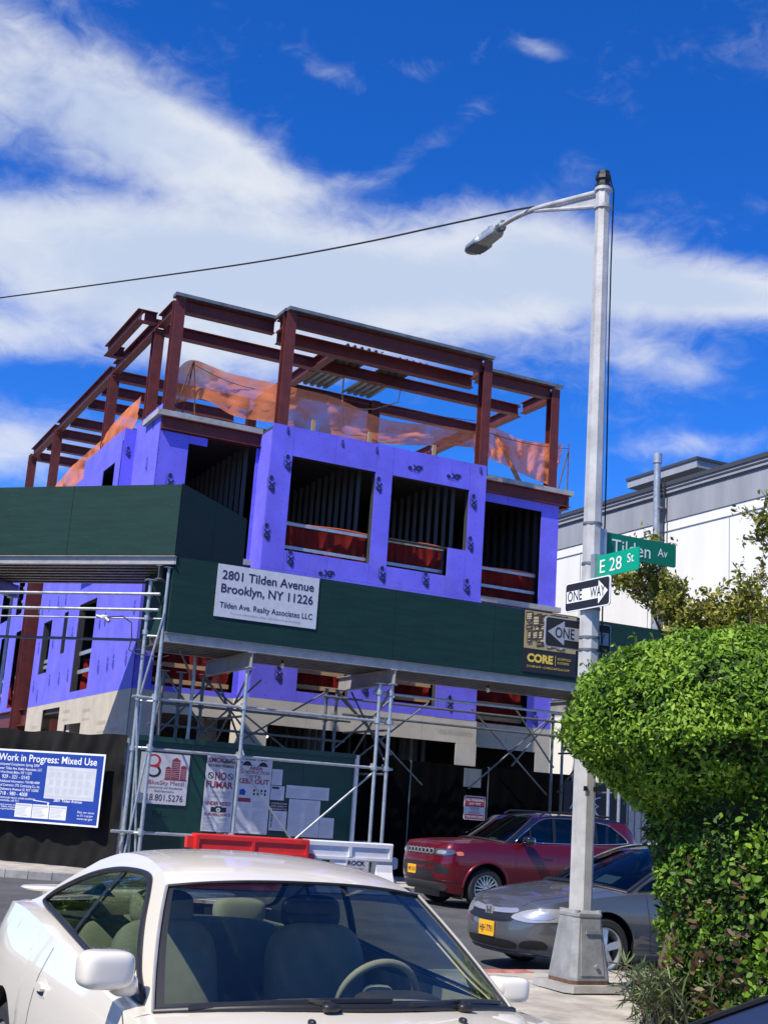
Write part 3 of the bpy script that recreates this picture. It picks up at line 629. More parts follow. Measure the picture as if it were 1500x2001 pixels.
# galvanised edge angle on top
for a, b in (((7.62, 28.0, 13.13), (10.22, 28.0, 13.13)), ((10.2, 27.22, 13.14), (15.95, 27.22, 13.14)), ((15.9, 28.0, 13.12), (18.6, 28.0, 13.12))):
    mb = MB(); mb.box(a[0], b[0], a[1]-0.09, a[1]+0.18, a[2]-0.03, a[2]+0.05); part(mb, 'edge_angle', 'deck_metal')
mb = MB(); mb.box(10.16, 10.30, 27.30, 27.92, 13.11, 13.185); part(mb, 'edge_angle', 'deck_metal')
# corrugated deck sheets laid on the beams
for x0, x1, y0, y1 in ((12.2, 13.35, 28.4, 31.9), (13.75, 14.7, 28.5, 31.9), (12.25, 13.2, 33.2, 36.0)):
    xs_ = []; x = x0
    while x < x1:
        for dx, dz in ((0, 0), (0.09, 0), (0.12, 0.07), (0.17, 0.07)): xs_.append((x+dx, 13.03+dz))
        x += 0.2
    rows = [[(a, yy, z) for a, z in xs_] for yy in (y0, y1)]; rows2 = [[(a, yy, z+0.008) for a, z in xs_] for yy in (y0, y1)]
    part(MB().grid(rows, flip=True).grid(rows2), 'corrugated_deck', 'deck_metal')
# beams and timber lying on the terrace deck
ib((8.6, 29.0, 10.46), (12.6, 29.2, 10.46), 0.3); ib((16.2, 28.6, 10.42), (18.2, 30.9, 10.42), 0.28); ib((9.9, 29.5, 10.45), (11.9, 31.2, 10.5), 0.26)
part(MB().bar((16.8, 28.35, 11.55), (17.7, 28.4, 10.28), 0.14, 0.05), 'timber_brace', 'wood'); part(MB().bar((16.35, 28.3, 10.3), (16.55, 28.3, 11.3), 0.09, 0.05), 'timber_brace', 'wood')
for x in (11.1, 12.6, 14.4): part(MB().box(x, x+0.09, 27.32, 27.37, 10.2, 10.55), 'timber_brace', 'wood')
for a, b in (((18.9, 28.0, 10.26), (18.9, 28.0, 11.62)), ((18.88, 28.0, 11.35), (18.62, 28.0, 10.28)), ((7.9, 28.02, 10.27), (8.25, 28.05, 11.62)), ((8.27, 28.05, 11.62), (8.42, 28.05, 10.27)), ((8.26, 28.06, 11.6), (8.2, 28.4, 10.27))):
    part(MB().cyl(a, b, 0.018, 6), 'guard_post', 'rust')
for a, b in (((8.25, 28.06, 11.55), (10.2, 28.0, 11.25)), ((10.4, 27.5, 11.35), (15.7, 27.55, 11.5)), ((15.9, 28.05, 11.5), (18.9, 28.0, 11.45))): part(MB().tube([Vector(a).lerp(Vector(b), i/6)-Vector((0,0,0.12*math.sin(math.pi*i/6))) for i in range(7)], 0.008, 5), 'guard_cable', 'cable')
part(MB().tube([(12.9, 29.8, 12.7), (12.9, 29.8, 12.2), (13.0, 29.8, 11.4)], 0.02, 6), 'hanging_rope', 'wood'); part(MB().tube([(14.6, 29.8, 12.7), (14.55, 29.8, 12.35), (13.9, 29.9, 12.05), (13.0, 30.0, 11.9)], 0.014, 6), 'hanging_rope', 'wood')
# orange debris netting round the terrace: a thing that hangs on the frame
def net_strip(pts_top, pts_bot, name, label, axis='x', seed=0, grp=None):
    n = 60; k = 12; T = catmull(pts_top, 12); B = catmull(pts_bot, 12)
    def at(c, s):
        q = s*(len(c)-1); i = min(int(q), len(c)-2); return c[i].lerp(c[i+1], q-i)
    rows = []
    for i in range(k+1):
        t = i/k; row = []
        for j in range(n+1):
            s = j/n; p = at(B, s).lerp(at(T, s), t); a = 0.14*math.sin(math.pi*t)+0.03
            w = a*(noise.noise(Vector((s*16+seed, t*1.2, 0.3)))+0.5*noise.noise(Vector((s*38+t*9, t*6, seed))))
            row.append(p+(Vector((0.1*w, w, 0.4*w)) if axis == 'x' else Vector((w, 0.1*w, 0.4*w))))
        rows.append(row)
    o = MB().grid(rows).build(name, 'orange_net', None, 60, base=B[0]); return tag(o, label, 'netting', grp)
net_strip([(7.95, 28.3, 11.4), (8.25, 28.1, 11.66), (9.2, 28.15, 11.55), (10.45, 27.75, 11.4), (11.8, 27.7, 11.35), (13.2, 27.75, 11.1), (15.0, 27.75, 11.25), (15.9, 27.8, 11.3)],
          [(7.95, 28.3, 10.55), (8.6, 28.1, 10.75), (9.4, 28.1, 10.5), (10.45, 27.75, 10.42), (11.8, 27.7, 10.4), (13.2, 27.75, 10.45), (15.0, 27.8, 10.75), (15.9, 27.9, 10.9)], 'debris_netting', 'long orange debris netting sagging across the front of the open steel top floor', seed=3, grp='orange debris netting on the top floor')
net_strip([(15.95, 28.0, 11.3), (16.6, 28.1, 11.62), (17.5, 28.1, 11.45), (18.75, 28.05, 11.55)], [(15.95, 28.0, 10.8), (16.7, 28.1, 10.72), (17.6, 28.1, 10.5), (18.5, 28.05, 10.32)], 'debris_netting', 'bunched orange debris netting at the right end of the steel top floor', seed=9, grp='orange debris netting on the top floor')
net_strip([(7.7, 40.2, 10.75), (7.7, 38.0, 10.95), (7.7, 36.0, 11.0), (7.7, 34.2, 11.0), (7.65, 32.5, 11.15), (7.65, 30.2, 11.2)], [(7.7, 40.2, 10.12), (7.7, 38.0, 10.12), (7.7, 36.0, 10.12), (7.7, 34.2, 10.12), (7.5, 32.5, 10.24), (7.5, 30.2, 10.24)], 'debris_netting', 'orange debris netting along the left side of the top floor above the blue wall', axis='y', seed=14, grp='orange debris netting on the top floor')
# ------------------------------------------------------------------ sidewalk sheds
SH = thing('sidewalk_shed', 'long dark green plywood sidewalk shed on pipe scaffold along the front of the building', 'sidewalk shed', (7.1, 24.0, 0.13), 'sidewalk sheds')
def sp(mb, name, m, parent=SH, smooth=None, label=None):
    o = mb.build(name, m, parent, smooth)
    if label: o['label'] = label
    return o
PR = 0.036
def pipe(parent, a, b, r=PR, m='galv', name='scaffold_pipe'): return sp(MB().cyl(a, b, r, 12), name, m, parent, 40)
def coupler(parent, p, axis=(0,0,1), m='galv'):
    t = Vector(axis).normalized(); p = Vector(p); mb = MB(); mb.cyl(p-t*0.045, p+t*0.045, 0.058, 10)
    o = t.orthogonal().normalized(); mb.obox(p+o*0.062, o*0.03, t.cross(o)*0.035, t*0.03); return sp(mb, 'coupler', m, parent, 40)
x = 7.1
while x < 19.2:
    x1 = min(x+2.44, 19.25); j = random.uniform(0, 0.006)
    sp(MB().box(x+0.004, x1-0.004, 23.985-j, 24.005-j, 4.65, 6.125), 'plywood_panel', 'green_ply'); x = x1
sp(MB().box(7.105, 7.125, 24.01, 25.9, 4.65, 6.12), 'plywood_panel', 'green_ply'); sp(MB().box(19.2, 19.22, 24.01, 25.9, 4.65, 6.12), 'plywood_panel', 'green_ply')
for i in range(11): sp(MB().box(7.6+i*1.1, 7.64+i*1.1, 24.012, 24.10, 4.65, 6.1), 'parapet_stud', 'wood')
sp(MB().ibeam((7.08, 24.05, 4.545), (19.22, 24.05, 4.545), 0.19, 0.12, 0.014, 0.01), 'edge_beam', 'alum')
sp(MB().ibeam((7.08, 25.92, 4.545), (19.22, 25.92, 4.545), 0.19, 0.12, 0.014, 0.01), 'edge_beam', 'alum')
for i in range(6): sp(MB().ibeam((7.1, 24.32+i*0.265, 4.545), (19.2, 24.32+i*0.265, 4.545), 0.16, 0.1, 0.012, 0.01), 'joist', 'deck_metal')
for i in range(7): sp(MB().box(7.12, 19.19, 24.02+i*0.272, 24.286+i*0.272, 4.646, 4.69), 'deck_plank', 'wood')
for u_ in (8.87, 12.05, 17.8): sp(MB().ibeam((u_, 23.92, 4.29), (u_, 26.75, 4.29), 0.31, 0.13, 0.016, 0.012), 'cross_beam', 'alum')
FP = ((7.05, 24.1), (8.86, 24.1), (11.80, 24.1), (12.07, 24.1), (17.66, 24.1), (17.95, 24.1)); RP = ((7.85, 26.4), (8.23, 26.4), (8.73, 26.4), (11.62, 26.4), (11.87, 26.4), (17.65, 26.4), (17.95, 26.4))
for (a, b) in FP:
    pipe(SH, (a, b, 0.15), (a, b, 4.13 if a > 8 else 5.9), name='post'); sp(MB().box(a-0.09, a+0.09, b-0.09, b+0.09, 0.134, 0.146), 'base_plate', 'galv'); sp(MB().box(a-0.1, a+0.1, b-0.08, b+0.08, 4.13 if a > 8 else 5.9, 4.138 if a > 8 else 5.91), 'head_plate', 'galv')
for (a, b) in RP:
    pipe(SH, (a, b, 0.15), (a, b, 4.13), m='galv_dark', name='post'); sp(MB().box(a-0.09, a+0.09, b-0.09, b+0.09, 0.134, 0.146), 'base_plate', 'galv'); sp(MB().box(a-0.1, a+0.1, b-0.08, b+0.08, 4.13, 4.138), 'head_plate', 'galv')
for z, x0, x1 in ((3.365, 6.62, 12.2), (2.41, 6.9, 12.25), (0.86, 6.5, 8.95), (3.95, 11.7, 18.15)):
    pipe(SH, (x0, 24.19, z), (x1, 24.19, z), 0.03)
    for (a, b) in FP:
        if x0 < a < x1: coupler(SH, (a, b, z)); coupler(SH, (a, 24.19, z), (1,0,0))
for z, x0, x1 in ((3.45, 7.5, 12.2), (3.95, 11.5, 18.15), (3.6, 12.0, 18.1), (3.0, 7.6, 12.1)):
    pipe(SH, (x0, 26.32, z), (x1, 26.32, z), 0.028, 'galv_dark')
    for (a, b) in RP:
        if x0 < a < x1: coupler(SH, (a, b, z), m='galv_dark')
for a, b in (((8.86, 24.26, 2.33), (10.5, 24.26, 0.5)), ((11.98, 24.28, 2.42), (9.9, 24.28, 0.6))): pipe(SH, a, b, 0.022, name='brace')
for u_ in (8.87, 12.05, 17.8):
    for z in (3.2, 2.3, 0.9): pipe(SH, (u_+0.05, 24.1, z), (u_+0.05, 26.4, z), 0.024, 'galv_dark')
    pipe(SH, (u_+0.09, 24.2, 4.1), (u_+0.09, 26.3, 2.4), 0.022, 'galv_dark', 'brace'); pipe(SH, (u_+0.13, 24.2, 2.4), (u_+0.13, 26.3, 4.1), 0.022, 'galv_dark', 'brace')
for x0, x1 in ((11.87, 13.3), (17.65, 16.5), (8.73, 10.0), (7.85, 9.0)):
    pipe(SH, (x0, 26.36, 4.1), (x1, 26.36, 2.8), 0.022, 'galv_dark', 'brace'); pipe(SH, (x1, 26.30, 4.15), (x0, 26.30, 2.85), 0.022, 'galv_dark', 'brace')
for x0, x1 in ((8.73, 11.6), (11.9, 14.2), (15.4, 17.6)): pipe(SH, (x0, 26.44, 2.2), (x1, 26.44, 4.05), 0.02, 'galv_dark', 'brace'); pipe(SH, (x0, 26.48, 4.05), (x1, 26.48, 2.2), 0.02, 'galv_dark', 'brace')
pipe(SH, (7.1, 24.18, 4.0), (7.85, 26.3, 2.8), 0.022, 'galv', 'brace'); pipe(SH, (7.85, 26.28, 4.1), (7.12, 24.22, 2.9), 0.022, 'galv_dark', 'brace'); pipe(SH, (7.02, 24.16, 2.35), (6.8, 24.25, 0.3), 0.022, 'galv', 'brace')
pipe(SH, (6.74, 24.25, 3.3), (7.03, 24.2, 0.3), 0.022, 'galv', 'brace'); pipe(SH, (7.03, 24.04, 5.0), (6.8, 24.3, 3.4), 0.022, 'galv', 'brace')
# corner shed, higher and set at 45 degrees
Q = 1/math.sqrt(2); A_ = Vector((-Q, Q, 0)); B_ = Vector((Q, Q, 0)); O_ = Vector((7.08, 23.95, 0)); RT_ = Vector((Q, -Q, 0))
def hp(s, t, z): return O_+A_*s+B_*t+Vector((0, 0, z))
HS = thing('sidewalk_shed', 'higher dark green plywood sidewalk shed crossing the street corner on the left', 'sidewalk shed', (7.08, 23.95, 0.13), 'sidewalk sheds')
for i in range(3):
    s0 = -0.01+i*2.44; s1 = min(s0+2.44, 6.6); j = random.uniform(0, 0.005)
    sp(MB().obox(hp((s0+s1)/2, -j, 6.855), A_*((s1-s0)/2-0.004), B_*0.01, zz*0.715), 'plywood_panel', 'green_ply', HS)
for i in range(2): sp(MB().obox(hp(0, 0.012+0.77+i*1.54, 6.88), A_*0.01, B_*0.766, zz*0.715), 'plywood_panel', 'green_ply', HS)
sp(MB().ibeam(hp(-0.02, 0.05, 6.045), hp(6.6, 0.05, 6.045), 0.17, 0.12, 0.014, 0.01), 'edge_beam', 'alum', HS)
for i in range(7): sp(MB().ibeam(hp(0.05, 0.3+0.3*i, 6.03), hp(6.6, 0.3+0.3*i, 6.03), 0.15, 0.1, 0.012, 0.01), 'joist', 'deck_metal', HS)
for i in range(8): sp(MB().obox(hp(3.3, 0.16+0.29*i, 6.13), A_*3.28, B_*0.142, zz*0.02), 'deck_plank', 'wood', HS)
for s in (0.28, 5.2): sp(MB().ibeam(hp(s, -0.05, 5.80), hp(s, 2.5, 5.80), 0.28, 0.13, 0.016, 0.012), 'cross_beam', 'galv_dark', HS)
for s, t in ((0.47, 0.03), (5.2, 0.1), (0.5, 2.3), (5.2, 2.3)):
    p = hp(s, t, 0); pipe(HS, (p.x, p.y, 0.15), (p.x, p.y, 5.64), name='post'); sp(MB().box(p.x-0.09, p.x+0.09, p.y-0.09, p.y+0.09, 0.134, 0.146), 'base_plate', 'galv', HS); sp(MB().box(p.x-0.1, p.x+0.1, p.y-0.1, p.y+0.1, 5.64, 5.655), 'head_plate', 'galv', HS)
for z, t in ((5.36, -0.04), (5.05, -0.04), (4.90, 0.12)):
    pipe(HS, hp(0.2, t, z), hp(6.3, t, z), 0.03 if z > 5 else 0.016)
    for s in (0.47, 5.2): coupler(HS, hp(s, 0.03, z))
pipe(HS, hp(0.3, 1.2, 4.62), hp(6.3, 1.2, 4.62), 0.03, 'galv_dark')
for z in (4.62, 3.36, 2.4, 0.85): coupler(HS, hp(0.47, 0.03, z))
for z in (4.55, 3.3, 2.42, 0.85): pipe(HS, hp(0.47, 0.03, z), Vector((7.05, 24.1, z)), 0.024, 'galv')
pipe(HS, hp(0.47, 0.1, 5.6), hp(0.5, 2.2, 4.0), 0.024, 'galv_dark', 'brace'); pipe(HS, hp(0.42, 0.06, 3.3), hp(0.35, 0.1, 0.3), 0.022, 'galv', 'brace')
# cable with a lamp holder slung from the pipes of the corner shed
fl = thing('flood_lamp', 'small white flood lamp clipped to the scaffold pipe under the corner shed', 'lamp', hp(1.35, -0.05, 4.85))
c = hp(1.35, -0.08, 4.88); sp(MB().sell(c, (0.07, 0.05, 0.045), 0.6), 'lamp_body', 'barrier_white', fl, 40); sp(MB().cyl(c+A_*0.06, c+A_*0.16+zz*0.02, 0.035, 10), 'lamp_head', 'galv', fl, 40); sp(MB().cyl(c-A_*0.04-zz*0.02, c-A_*0.12-zz*0.08, 0.04, 10), 'lamp_head', 'galv', fl, 40)
tag(MB().tube([c+RT_*0.05, c+RT_*0.4+zz*0.03, c+RT_*0.62-zz*0.1, c+RT_*0.66-zz*0.4, c+RT_*0.62-zz*0.62, c+RT_*0.8-zz*0.7, hp(0.1, 0.1, 4.15), hp(0.0, 0.2, 4.2)], 0.012, 6).build('power_cable', 'cable', None, 50, base=c), 'grey power cable looping down from the flood lamp under the corner shed', 'cable')
# bulbs under the long shed
for i, (x, y, z, m, lb) in enumerate(((9.94, 25.0, 4.42, 'bulb_off', 'bare white bulb under the shed left of the middle posts'), (14.94, 25.0, 4.42, 'bulb_off', 'bare white bulb under the right half of the long shed'), (10.74, 27.6, 3.1, 'bulb', 'lit bare bulb in the dark ground floor opening behind the hoarding'), (7.93, 26.9, 2.72, 'bulb', 'lit bare bulb low behind the corner posts above the green hoarding'))):
    t = thing('work_bulb', lb, 'lamp', (x, y, z), 'bare bulbs on the site')
    sp(MB().sell((x, y, z-0.05), (0.045, 0.045, 0.06), 1.0, 12, 8), 'bulb', m, t, 60); sp(MB().cyl((x, y, z), (x, y, z+0.08), 0.025, 8), 'socket', 'trim_black', t, 40)
# ------------------------------------------------------------------ hoarding and fences
HO = thing('hoarding', 'dark green plywood hoarding under the shed covered with notices', 'fence', (7.1, 25.2, 0.13))
x = 7.02
while x < 11.8:
    x1 = min(x+1.22, 11.85); j = random.uniform(0, 0.004); sp(MB().box(x+0.003, x1-0.003, 25.18-j, 25.2-j, 0.14, 2.66), 'plywood_panel', 'green_ply2', HO); x = x1
for x in (7.3, 9.4, 11.6): sp(MB().box(x, x+0.09, 25.21, 25.3, 0.14, 2.6), 'fence_post', 'wood', HO)
sp(MB().box(11.86, 11.93, 25.12, 25.2, 0.14, 2.68), 'end_post', 'paper', HO); sp(MB().box(7.0, 11.85, 25.12, 25.176, 2.60, 2.70), 'top_rail', 'green_ply2', HO)
GA = thing('site_gate', 'black mesh covered site gate across the dark ground floor openings', 'gate', (11.95, 26.9, 0.13))
for x0, x1 in ((11.98, 14.1), (14.13, 16.2), (16.23, 18.6)):
    rows = []
    for i in range(7):
        z = 0.14+2.6*i/6; rows.append([(x0+(x1-x0)*j/20, 26.9+0.02*math.sin(j*1.9+i*0.4)+0.03*noise.noise(Vector((j*0.5+x0, i*0.7, 0))), z) for j in range(21)])
    sp(MB().grid(rows), 'mesh_screen', 'black_mesh', GA, 60); sp(MB().cyl((x0, 26.95, 0.14), (x0, 26.95, 2.75), 0.03, 8), 'fence_post', 'galv_dark', GA)
sp(MB().box(15.52, 15.98, 26.85, 26.88, 2.25, 2.68), 'perforated_panel', 'galv_dark', GA)
FE = thing('cloth_fence', 'black cloth covered fence with deep folds below the corner shed', 'fence', (5.3, 26.1, 0.1))
fa = Vector((6.78, 24.62, 0)); L_ = 5.2; n = 150; rows = []
for i in range(25):
    t = i/24; row = []
    for j in range(n+1):
        s = L_*j/n; f = 0.05*math.sin(s*14+2*noise.noise(Vector((s*2, t*1.5, 0))))*(0.4+0.6*abs(noise.noise(Vector((s*1.2, 5, 0)))))+0.13*noise.noise(Vector((s*1.5-t*1.1, t*1.8, 1)))+0.06*noise.noise(Vector((s*5+t*3.5, t*3.2, 4)))
        f += 0.16*max(0, 0.5-abs(t*2.6-(s-0.2)*1.6))*(1 if s < 1.6 else 0.3)
        p = fa+A_*s-B_*(0.05+f); row.append((p.x, p.y, 0.14+(2.50+0.02*math.sin(s*5))*t))
    rows.append(row)
sp(MB().grid(rows, flip=True), 'cloth', 'black_cloth', FE, 70)
for s in (0.05, 2.4, 4.8): p = fa+A_*s+B_*0.06; sp(MB().cyl((p.x, p.y, 0.1), (p.x, p.y, 2.6), 0.03, 8), 'fence_post', 'galv', FE, 40)
# ------------------------------------------------------------------ signs and notices
def sign(name, label, cat, F, w, h, th, m, group=None):
    o = thing(name, label, cat, F.p(0, 0, -th), group); mb = MB(); F.board(mb, w, h, th); sp(mb, 'panel', m, o); return o
r_ = (1, 0, 0)
F = Face((8.0, 23.965, 5.065), r_); S = sign('address_sign', 'white address sign with dark lettering on the green shed parapet', 'sign', F, 2.19, 1.05, 0.012, 'pale_print')
t = MB(); F.text(t, '2801 Tilden Avenue', 0.10, 0.76, 1.98, 0.175, bold=0.016); F.text(t, 'Brooklyn, NY 11226', 0.10, 0.49, 1.98, 0.175, bold=0.016); F.text(t, 'Tilden Ave. Realty Associates LLC', 0.10, 0.185, 1.99, 0.115, bold=0.008)
sp(t, 'lettering', 'navy_print', S); t = MB(); F.text(t, 'For more information, please visit www.nyc.gov/buildings', 0.34, 0.075, 1.5, 0.045, bold=0); sp(t, 'small_lettering', 'grey_print', S)
F = Face((15.16, 23.965, 4.755), r_); S = sign('scaffold_banner', 'black and gold scaffold company banner at the right end of the shed parapet', 'banner', F, 1.42, 1.38, 0.012, 'black_print')
t = MB(); F.rect(t, 0.02, 0.52, 1.40, 1.36, 0.003); sp(t, 'picture_ground', 'tan_print', S)
ta, tb = MB(), MB(); rr = random.Random(3)
for i in range(64):   # printed picture: stacked gold frames seen from above
    x = rr.uniform(0.04, 1.12); y = rr.uniform(0.54, 1.16); w = rr.uniform(0.1, 0.2); h = rr.uniform(0.12, 0.3); x1, y1 = min(1.39, x+w), min(1.35, y+h); e = 0.004+i*0.0002
    F.shape(tb, [(x, y), (x1, y+0.03), (x1, y1), (x, y1-0.03)], e)
    F.shape(ta, [(x+0.02, y+0.03), (x1-0.045, y+0.05), (x1-0.045, y1-0.04), (x+0.02, y1-0.07)], e+0.0001)
    for q in range(1, 4): yy = y+(y1-y)*q/4; F.shape(tb, [(x+0.015, yy), (x1-0.02, yy+0.02), (x1-0.02, yy+0.035), (x+0.015, yy+0.015)], e+0.00015)
mat('pale_gold', (0.72, 0.58, 0.32), 0.5); mat('brown_print', (0.09, 0.055, 0.02), 0.6)
sp(tb, 'picture_frames', 'brown_print', S); sp(ta, 'picture_fronts', 'pale_gold', S)
t = MB(); F.text(t, 'CORE', 0.12, 0.235, 0.68, 0.17, bold=0.05); F.rect(t, 0.86, 0.2, 0.87, 0.43); F.text(t, 'SCAFFOLD', 0.92, 0.34, 0.36, 0.05, bold=0); F.text(t, 'SYSTEMS', 0.92, 0.25, 0.31, 0.05, bold=0); F.text(t, '212.688.2673 \u2022 CORESCAFFOLD.COM', 0.12, 0.11, 1.12, 0.045, bold=0)
sp(t, 'lettering', 'gold_print', S)
# blue work-in-progress sign on the cloth fence
F = Face(Vector((4.62, 26.40, 0.89)), RT_); S = sign('work_sign', 'blue and white work in progress sign hung on the black cloth fence', 'sign', F, 2.47, 1.36, 0.012, 'sign_white')
t = MB(); F.rect(t, 0.035, 0.035, 2.435, 1.325); sp(t, 'blue_ground', 'blue_print', S)
t = MB(); F.text(t, 'Work in Progress: Mixed Use', 0.10, 1.14, 2.2, 0.135, e=0.006, bold=0.012)
for s_, y, w, h in (('Anticipated Completion: Spring 2024', 1.05, 0.95, 0.05), ('Owner: Tilden Ave. Realty Associates, LLC', 0.97, 1.02, 0.05), ('353 41st Street Bklyn, NY 11232', 0.895, 0.80, 0.05), ('929 - 321 - 0143', 0.80, 0.62, 0.07), ('For Additional Information: 718-980-4008', 0.725, 1.0, 0.045), ('General Contractor: OTL Contracting Co., Inc.', 0.65, 1.02, 0.05), ('515 Delaware Avenue SI, NY 10305', 0.575, 1.0, 0.05), ('718 - 980 - 4008', 0.48, 0.62, 0.07), ('To anonymously report unsafe conditions', 0.42, 0.95, 0.04), ('at this worksite, call 311.', 0.365, 0.6, 0.04), ('To see other permits issued on this property', 0.29, 0.95, 0.03), ('at 2801 Tilden Avenue, go to', 0.25, 0.7, 0.03), ('www.nyc.gov/buildings', 0.21, 0.55, 0.03)):
    F.text(t, s_, 0.09+(0.14 if h == 0.07 else 0), y, w, h, e=0.006, bold=0.004)
F.text(t, '2801 Tilden Avenue', 1.45, 0.42, 0.62, 0.05, e=0.006); F.text(t, 'Para ver otros', 2.0, 0.24, 0.36, 0.04, e=0.006, bold=0); F.text(t, 'en 311 o nyc.gov', 2.0, 0.18, 0.34, 0.04, e=0.006, bold=0); F.text(t, 'www.nyc.gov', 2.0, 0.12, 0.34, 0.04, e=0.006, bold=0)
F.shape(t, [(1.0, 0.41), (1.35, 0.39), (1.35, 0.40), (1.0, 0.425)], 0.006); F.shape(t, [(1.30, 0.27), (1.335, 0.27), (1.36, 0.40), (1.325, 0.40)], 0.006)
sp(t, 'lettering', 'sign_white', S)
t = MB(); F.rect(t, 1.22, 0.47, 2.31, 1.08, 0.005); sp(t, 'picture', 'pale_print', S)
mat('faint_grey', (0.46, 0.47, 0.51), 0.7); mat('faint_grey2', (0.50, 0.51, 0.545), 0.7)
t = MB()
for i in range(6):
    for j in range(3): x = 1.30+i*0.16; y = 0.58+j*0.15; F.rect(t, x, y, x+0.09, y+0.10, 0.0062)
F.shape(t, [(1.24, 0.50), (2.28, 0.50), (2.28, 0.53), (1.24, 0.53)], 0.0062); F.shape(t, [(1.26, 1.02), (2.2, 1.0), (2.2, 1.01), (1.26, 1.03)], 0.0062)
sp(t, 'picture_lines', 'faint_grey2', S)
for i in range(3):
    x = 0.62+i*0.385; t = MB(); F.board(t, 0.37, 0.26, 0.002, x=x, y=0.085); [setattr(t, 'v', [tuple(Vector(p)+F.n*0.008) for p in t.v])]; pp = sp(t, 'permit_sheet', 'paper', S)
    t = MB(); F.rect(t, x+0.015, 0.30, x+0.35, 0.325, 0.0105)
    for q in range(7): F.rect(t, x+0.02, 0.27-q*0.025, x+0.02+0.3*rr.uniform(0.6, 1), 0.276-q*0.025, 0.0105)
    sp(t, 'print_lines', 'faint_grey', pp)
# contractor sign with the red towers
F = Face((7.2, 25.155, 1.395), r_); S = sign('contractor_sign', 'white contractor sign with red tower logo and phone number on the green hoarding', 'sign', F, 1.0, 0.985, 0.01, 'pale_print')
t = MB()
for x, w, h in ((0.52, 0.11, 0.24), (0.64, 0.17, 0.42), (0.83, 0.12, 0.28)): F.shape(t, [(x, 0.50), (x+w, 0.50), (x+w, 0.50+h*0.88), (x+w/2, 0.50+h), (x, 0.50+h*0.88)], 0.003)
F.rect(t, 0.50, 0.475, 0.97, 0.495); F.text(t, 'BlueSky Metal', 0.20, 0.375, 0.72, 0.085, e=0.003, bold=0.0); sp(t, 'red_lettering', 'dkred_print', S)
t = MB()
for i in range(9): F.rect(t, 0.645, 0.54+i*0.036, 0.805, 0.546+i*0.036, 0.0045)
for i in range(5): F.rect(t, 0.525, 0.53+i*0.036, 0.625, 0.536+i*0.036, 0.0045); F.rect(t, 0.835, 0.53+i*0.04, 0.945, 0.536+i*0.04, 0.0045)
sp(t, 'tower_windows', 'pale_print', S)
t = MB()
def crescent(F, t, c, r0, r1, a0, a1, e): 
    k = 14; o = [(c[0]+r0[0]*math.cos(R(a0+(a1-a0)*i/k)), c[1]+r0[1]*math.sin(R(a0+(a1-a0)*i/k))) for i in range(k+1)]; n = [(c[0]+r1[0]*math.cos(R(a0+(a1-a0)*i/k)), c[1]+r1[1]*math.sin(R(a0+(a1-a0)*i/k))) for i in range(k+1)]
    for i in range(k): F.shape(t, [n[i], o[i], o[i+1], n[i+1]], e)
crescent(F, t, (0.26, 0.84), (0.15, 0.12), (0.10, 0.09), -100, 150, 0.003); F.shape(t, [(0.16, 0.72), (0.36, 0.70), (0.40, 0.75), (0.2, 0.75)], 0.0032); sp(t, 'logo_stroke', 'red_print', S)
t = MB(); crescent(F, t, (0.28, 0.63), (0.15, 0.12), (0.10, 0.08), -150, 90, 0.003); F.text(t, '718.801.5276', 0.09, 0.065, 0.84, 0.125, e=0.003, bold=0.0); F.text(t, 'Commercial and Residential', 0.18, 0.30, 0.72, 0.045, e=0.003, bold=0); F.text(t, 'Steel Fabrication', 0.33, 0.23, 0.4, 0.045, e=0.003, bold=0); sp(t, 'black_lettering', 'black_print', S)
mk = MB(); F.p; mk.tube([(7.55, 25.172, 1.27), (7.56, 25.172, 1.17), (7.6, 25.172, 1.25), (7.66, 25.172, 1.16), (7.72, 25.172, 1.26), (7.70, 25.172, 1.16), (7.82, 25.172, 1.18)], 0.006, 5); sp(mk, 'marker_scrawl', 'black_print', HO)
# notices
def lines(F, x0, x1, y0, y1, n, m, S, name='print_lines', fill=0.9):
    t = MB(); d = (y1-y0)/n
    for i in range(n): F.rect(t, x0, y0+i*d, x0+(x1-x0)*rr.uniform(fill-0.3, fill), y0+i*d+d*0.38, 0.0032)
    sp(t, name, m, S)
F = Face((8.56, 25.155, 0.93), r_); S = sign('notice_board', 'white no smoking notice with red lettering and a camera picture on the hoarding', 'notice', F, 0.63, 1.53, 0.008, 'pale_print', 'notices on the hoarding')
t = MB()
F.text(t, 'SMOKING', 0.04, 1.36, 0.55, 0.09, bold=0.03); F.text(t, 'NO', 0.20, 1.02, 0.24, 0.15, bold=0.03); F.text(t, 'FUMAR', 0.03, 0.86, 0.57, 0.125, bold=0.03); F.text(t, 'UNDER VIDEO', 0.04, 0.52, 0.55, 0.07, bold=0.025); F.text(t, 'SURVEILLANCE', 0.04, 0.31, 0.56, 0.055, bold=0.02)
sp(t, 'red_lettering', 'dkred_print', S); t = MB(); F.text(t, 'NO', 0.24, 1.47, 0.15, 0.045, bold=0.03); F.text(t, 'IN THESE PREMISES', 0.04, 1.27, 0.55, 0.05, bold=0.02)
for c in ((0.11, 1.095), (0.53, 1.095)): crescent(F, t, c, (0.065, 0.065), (0.05, 0.05), 0, 360, 0.003); F.shape(t, [(c[0]-0.05, c[1]+0.03), (c[0]-0.035, c[1]+0.045), (c[0]+0.05, c[1]-0.03), (c[0]+0.035, c[1]-0.045)], 0.0031)
F.shape(t, [(0.17, 0.385), (0.5, 0.385), (0.5, 0.48), (0.17, 0.48)], 0.003); F.rect(t, 0.27, 0.48, 0.39, 0.50, 0.003); sp(t, 'black_lettering', 'black_print', S)
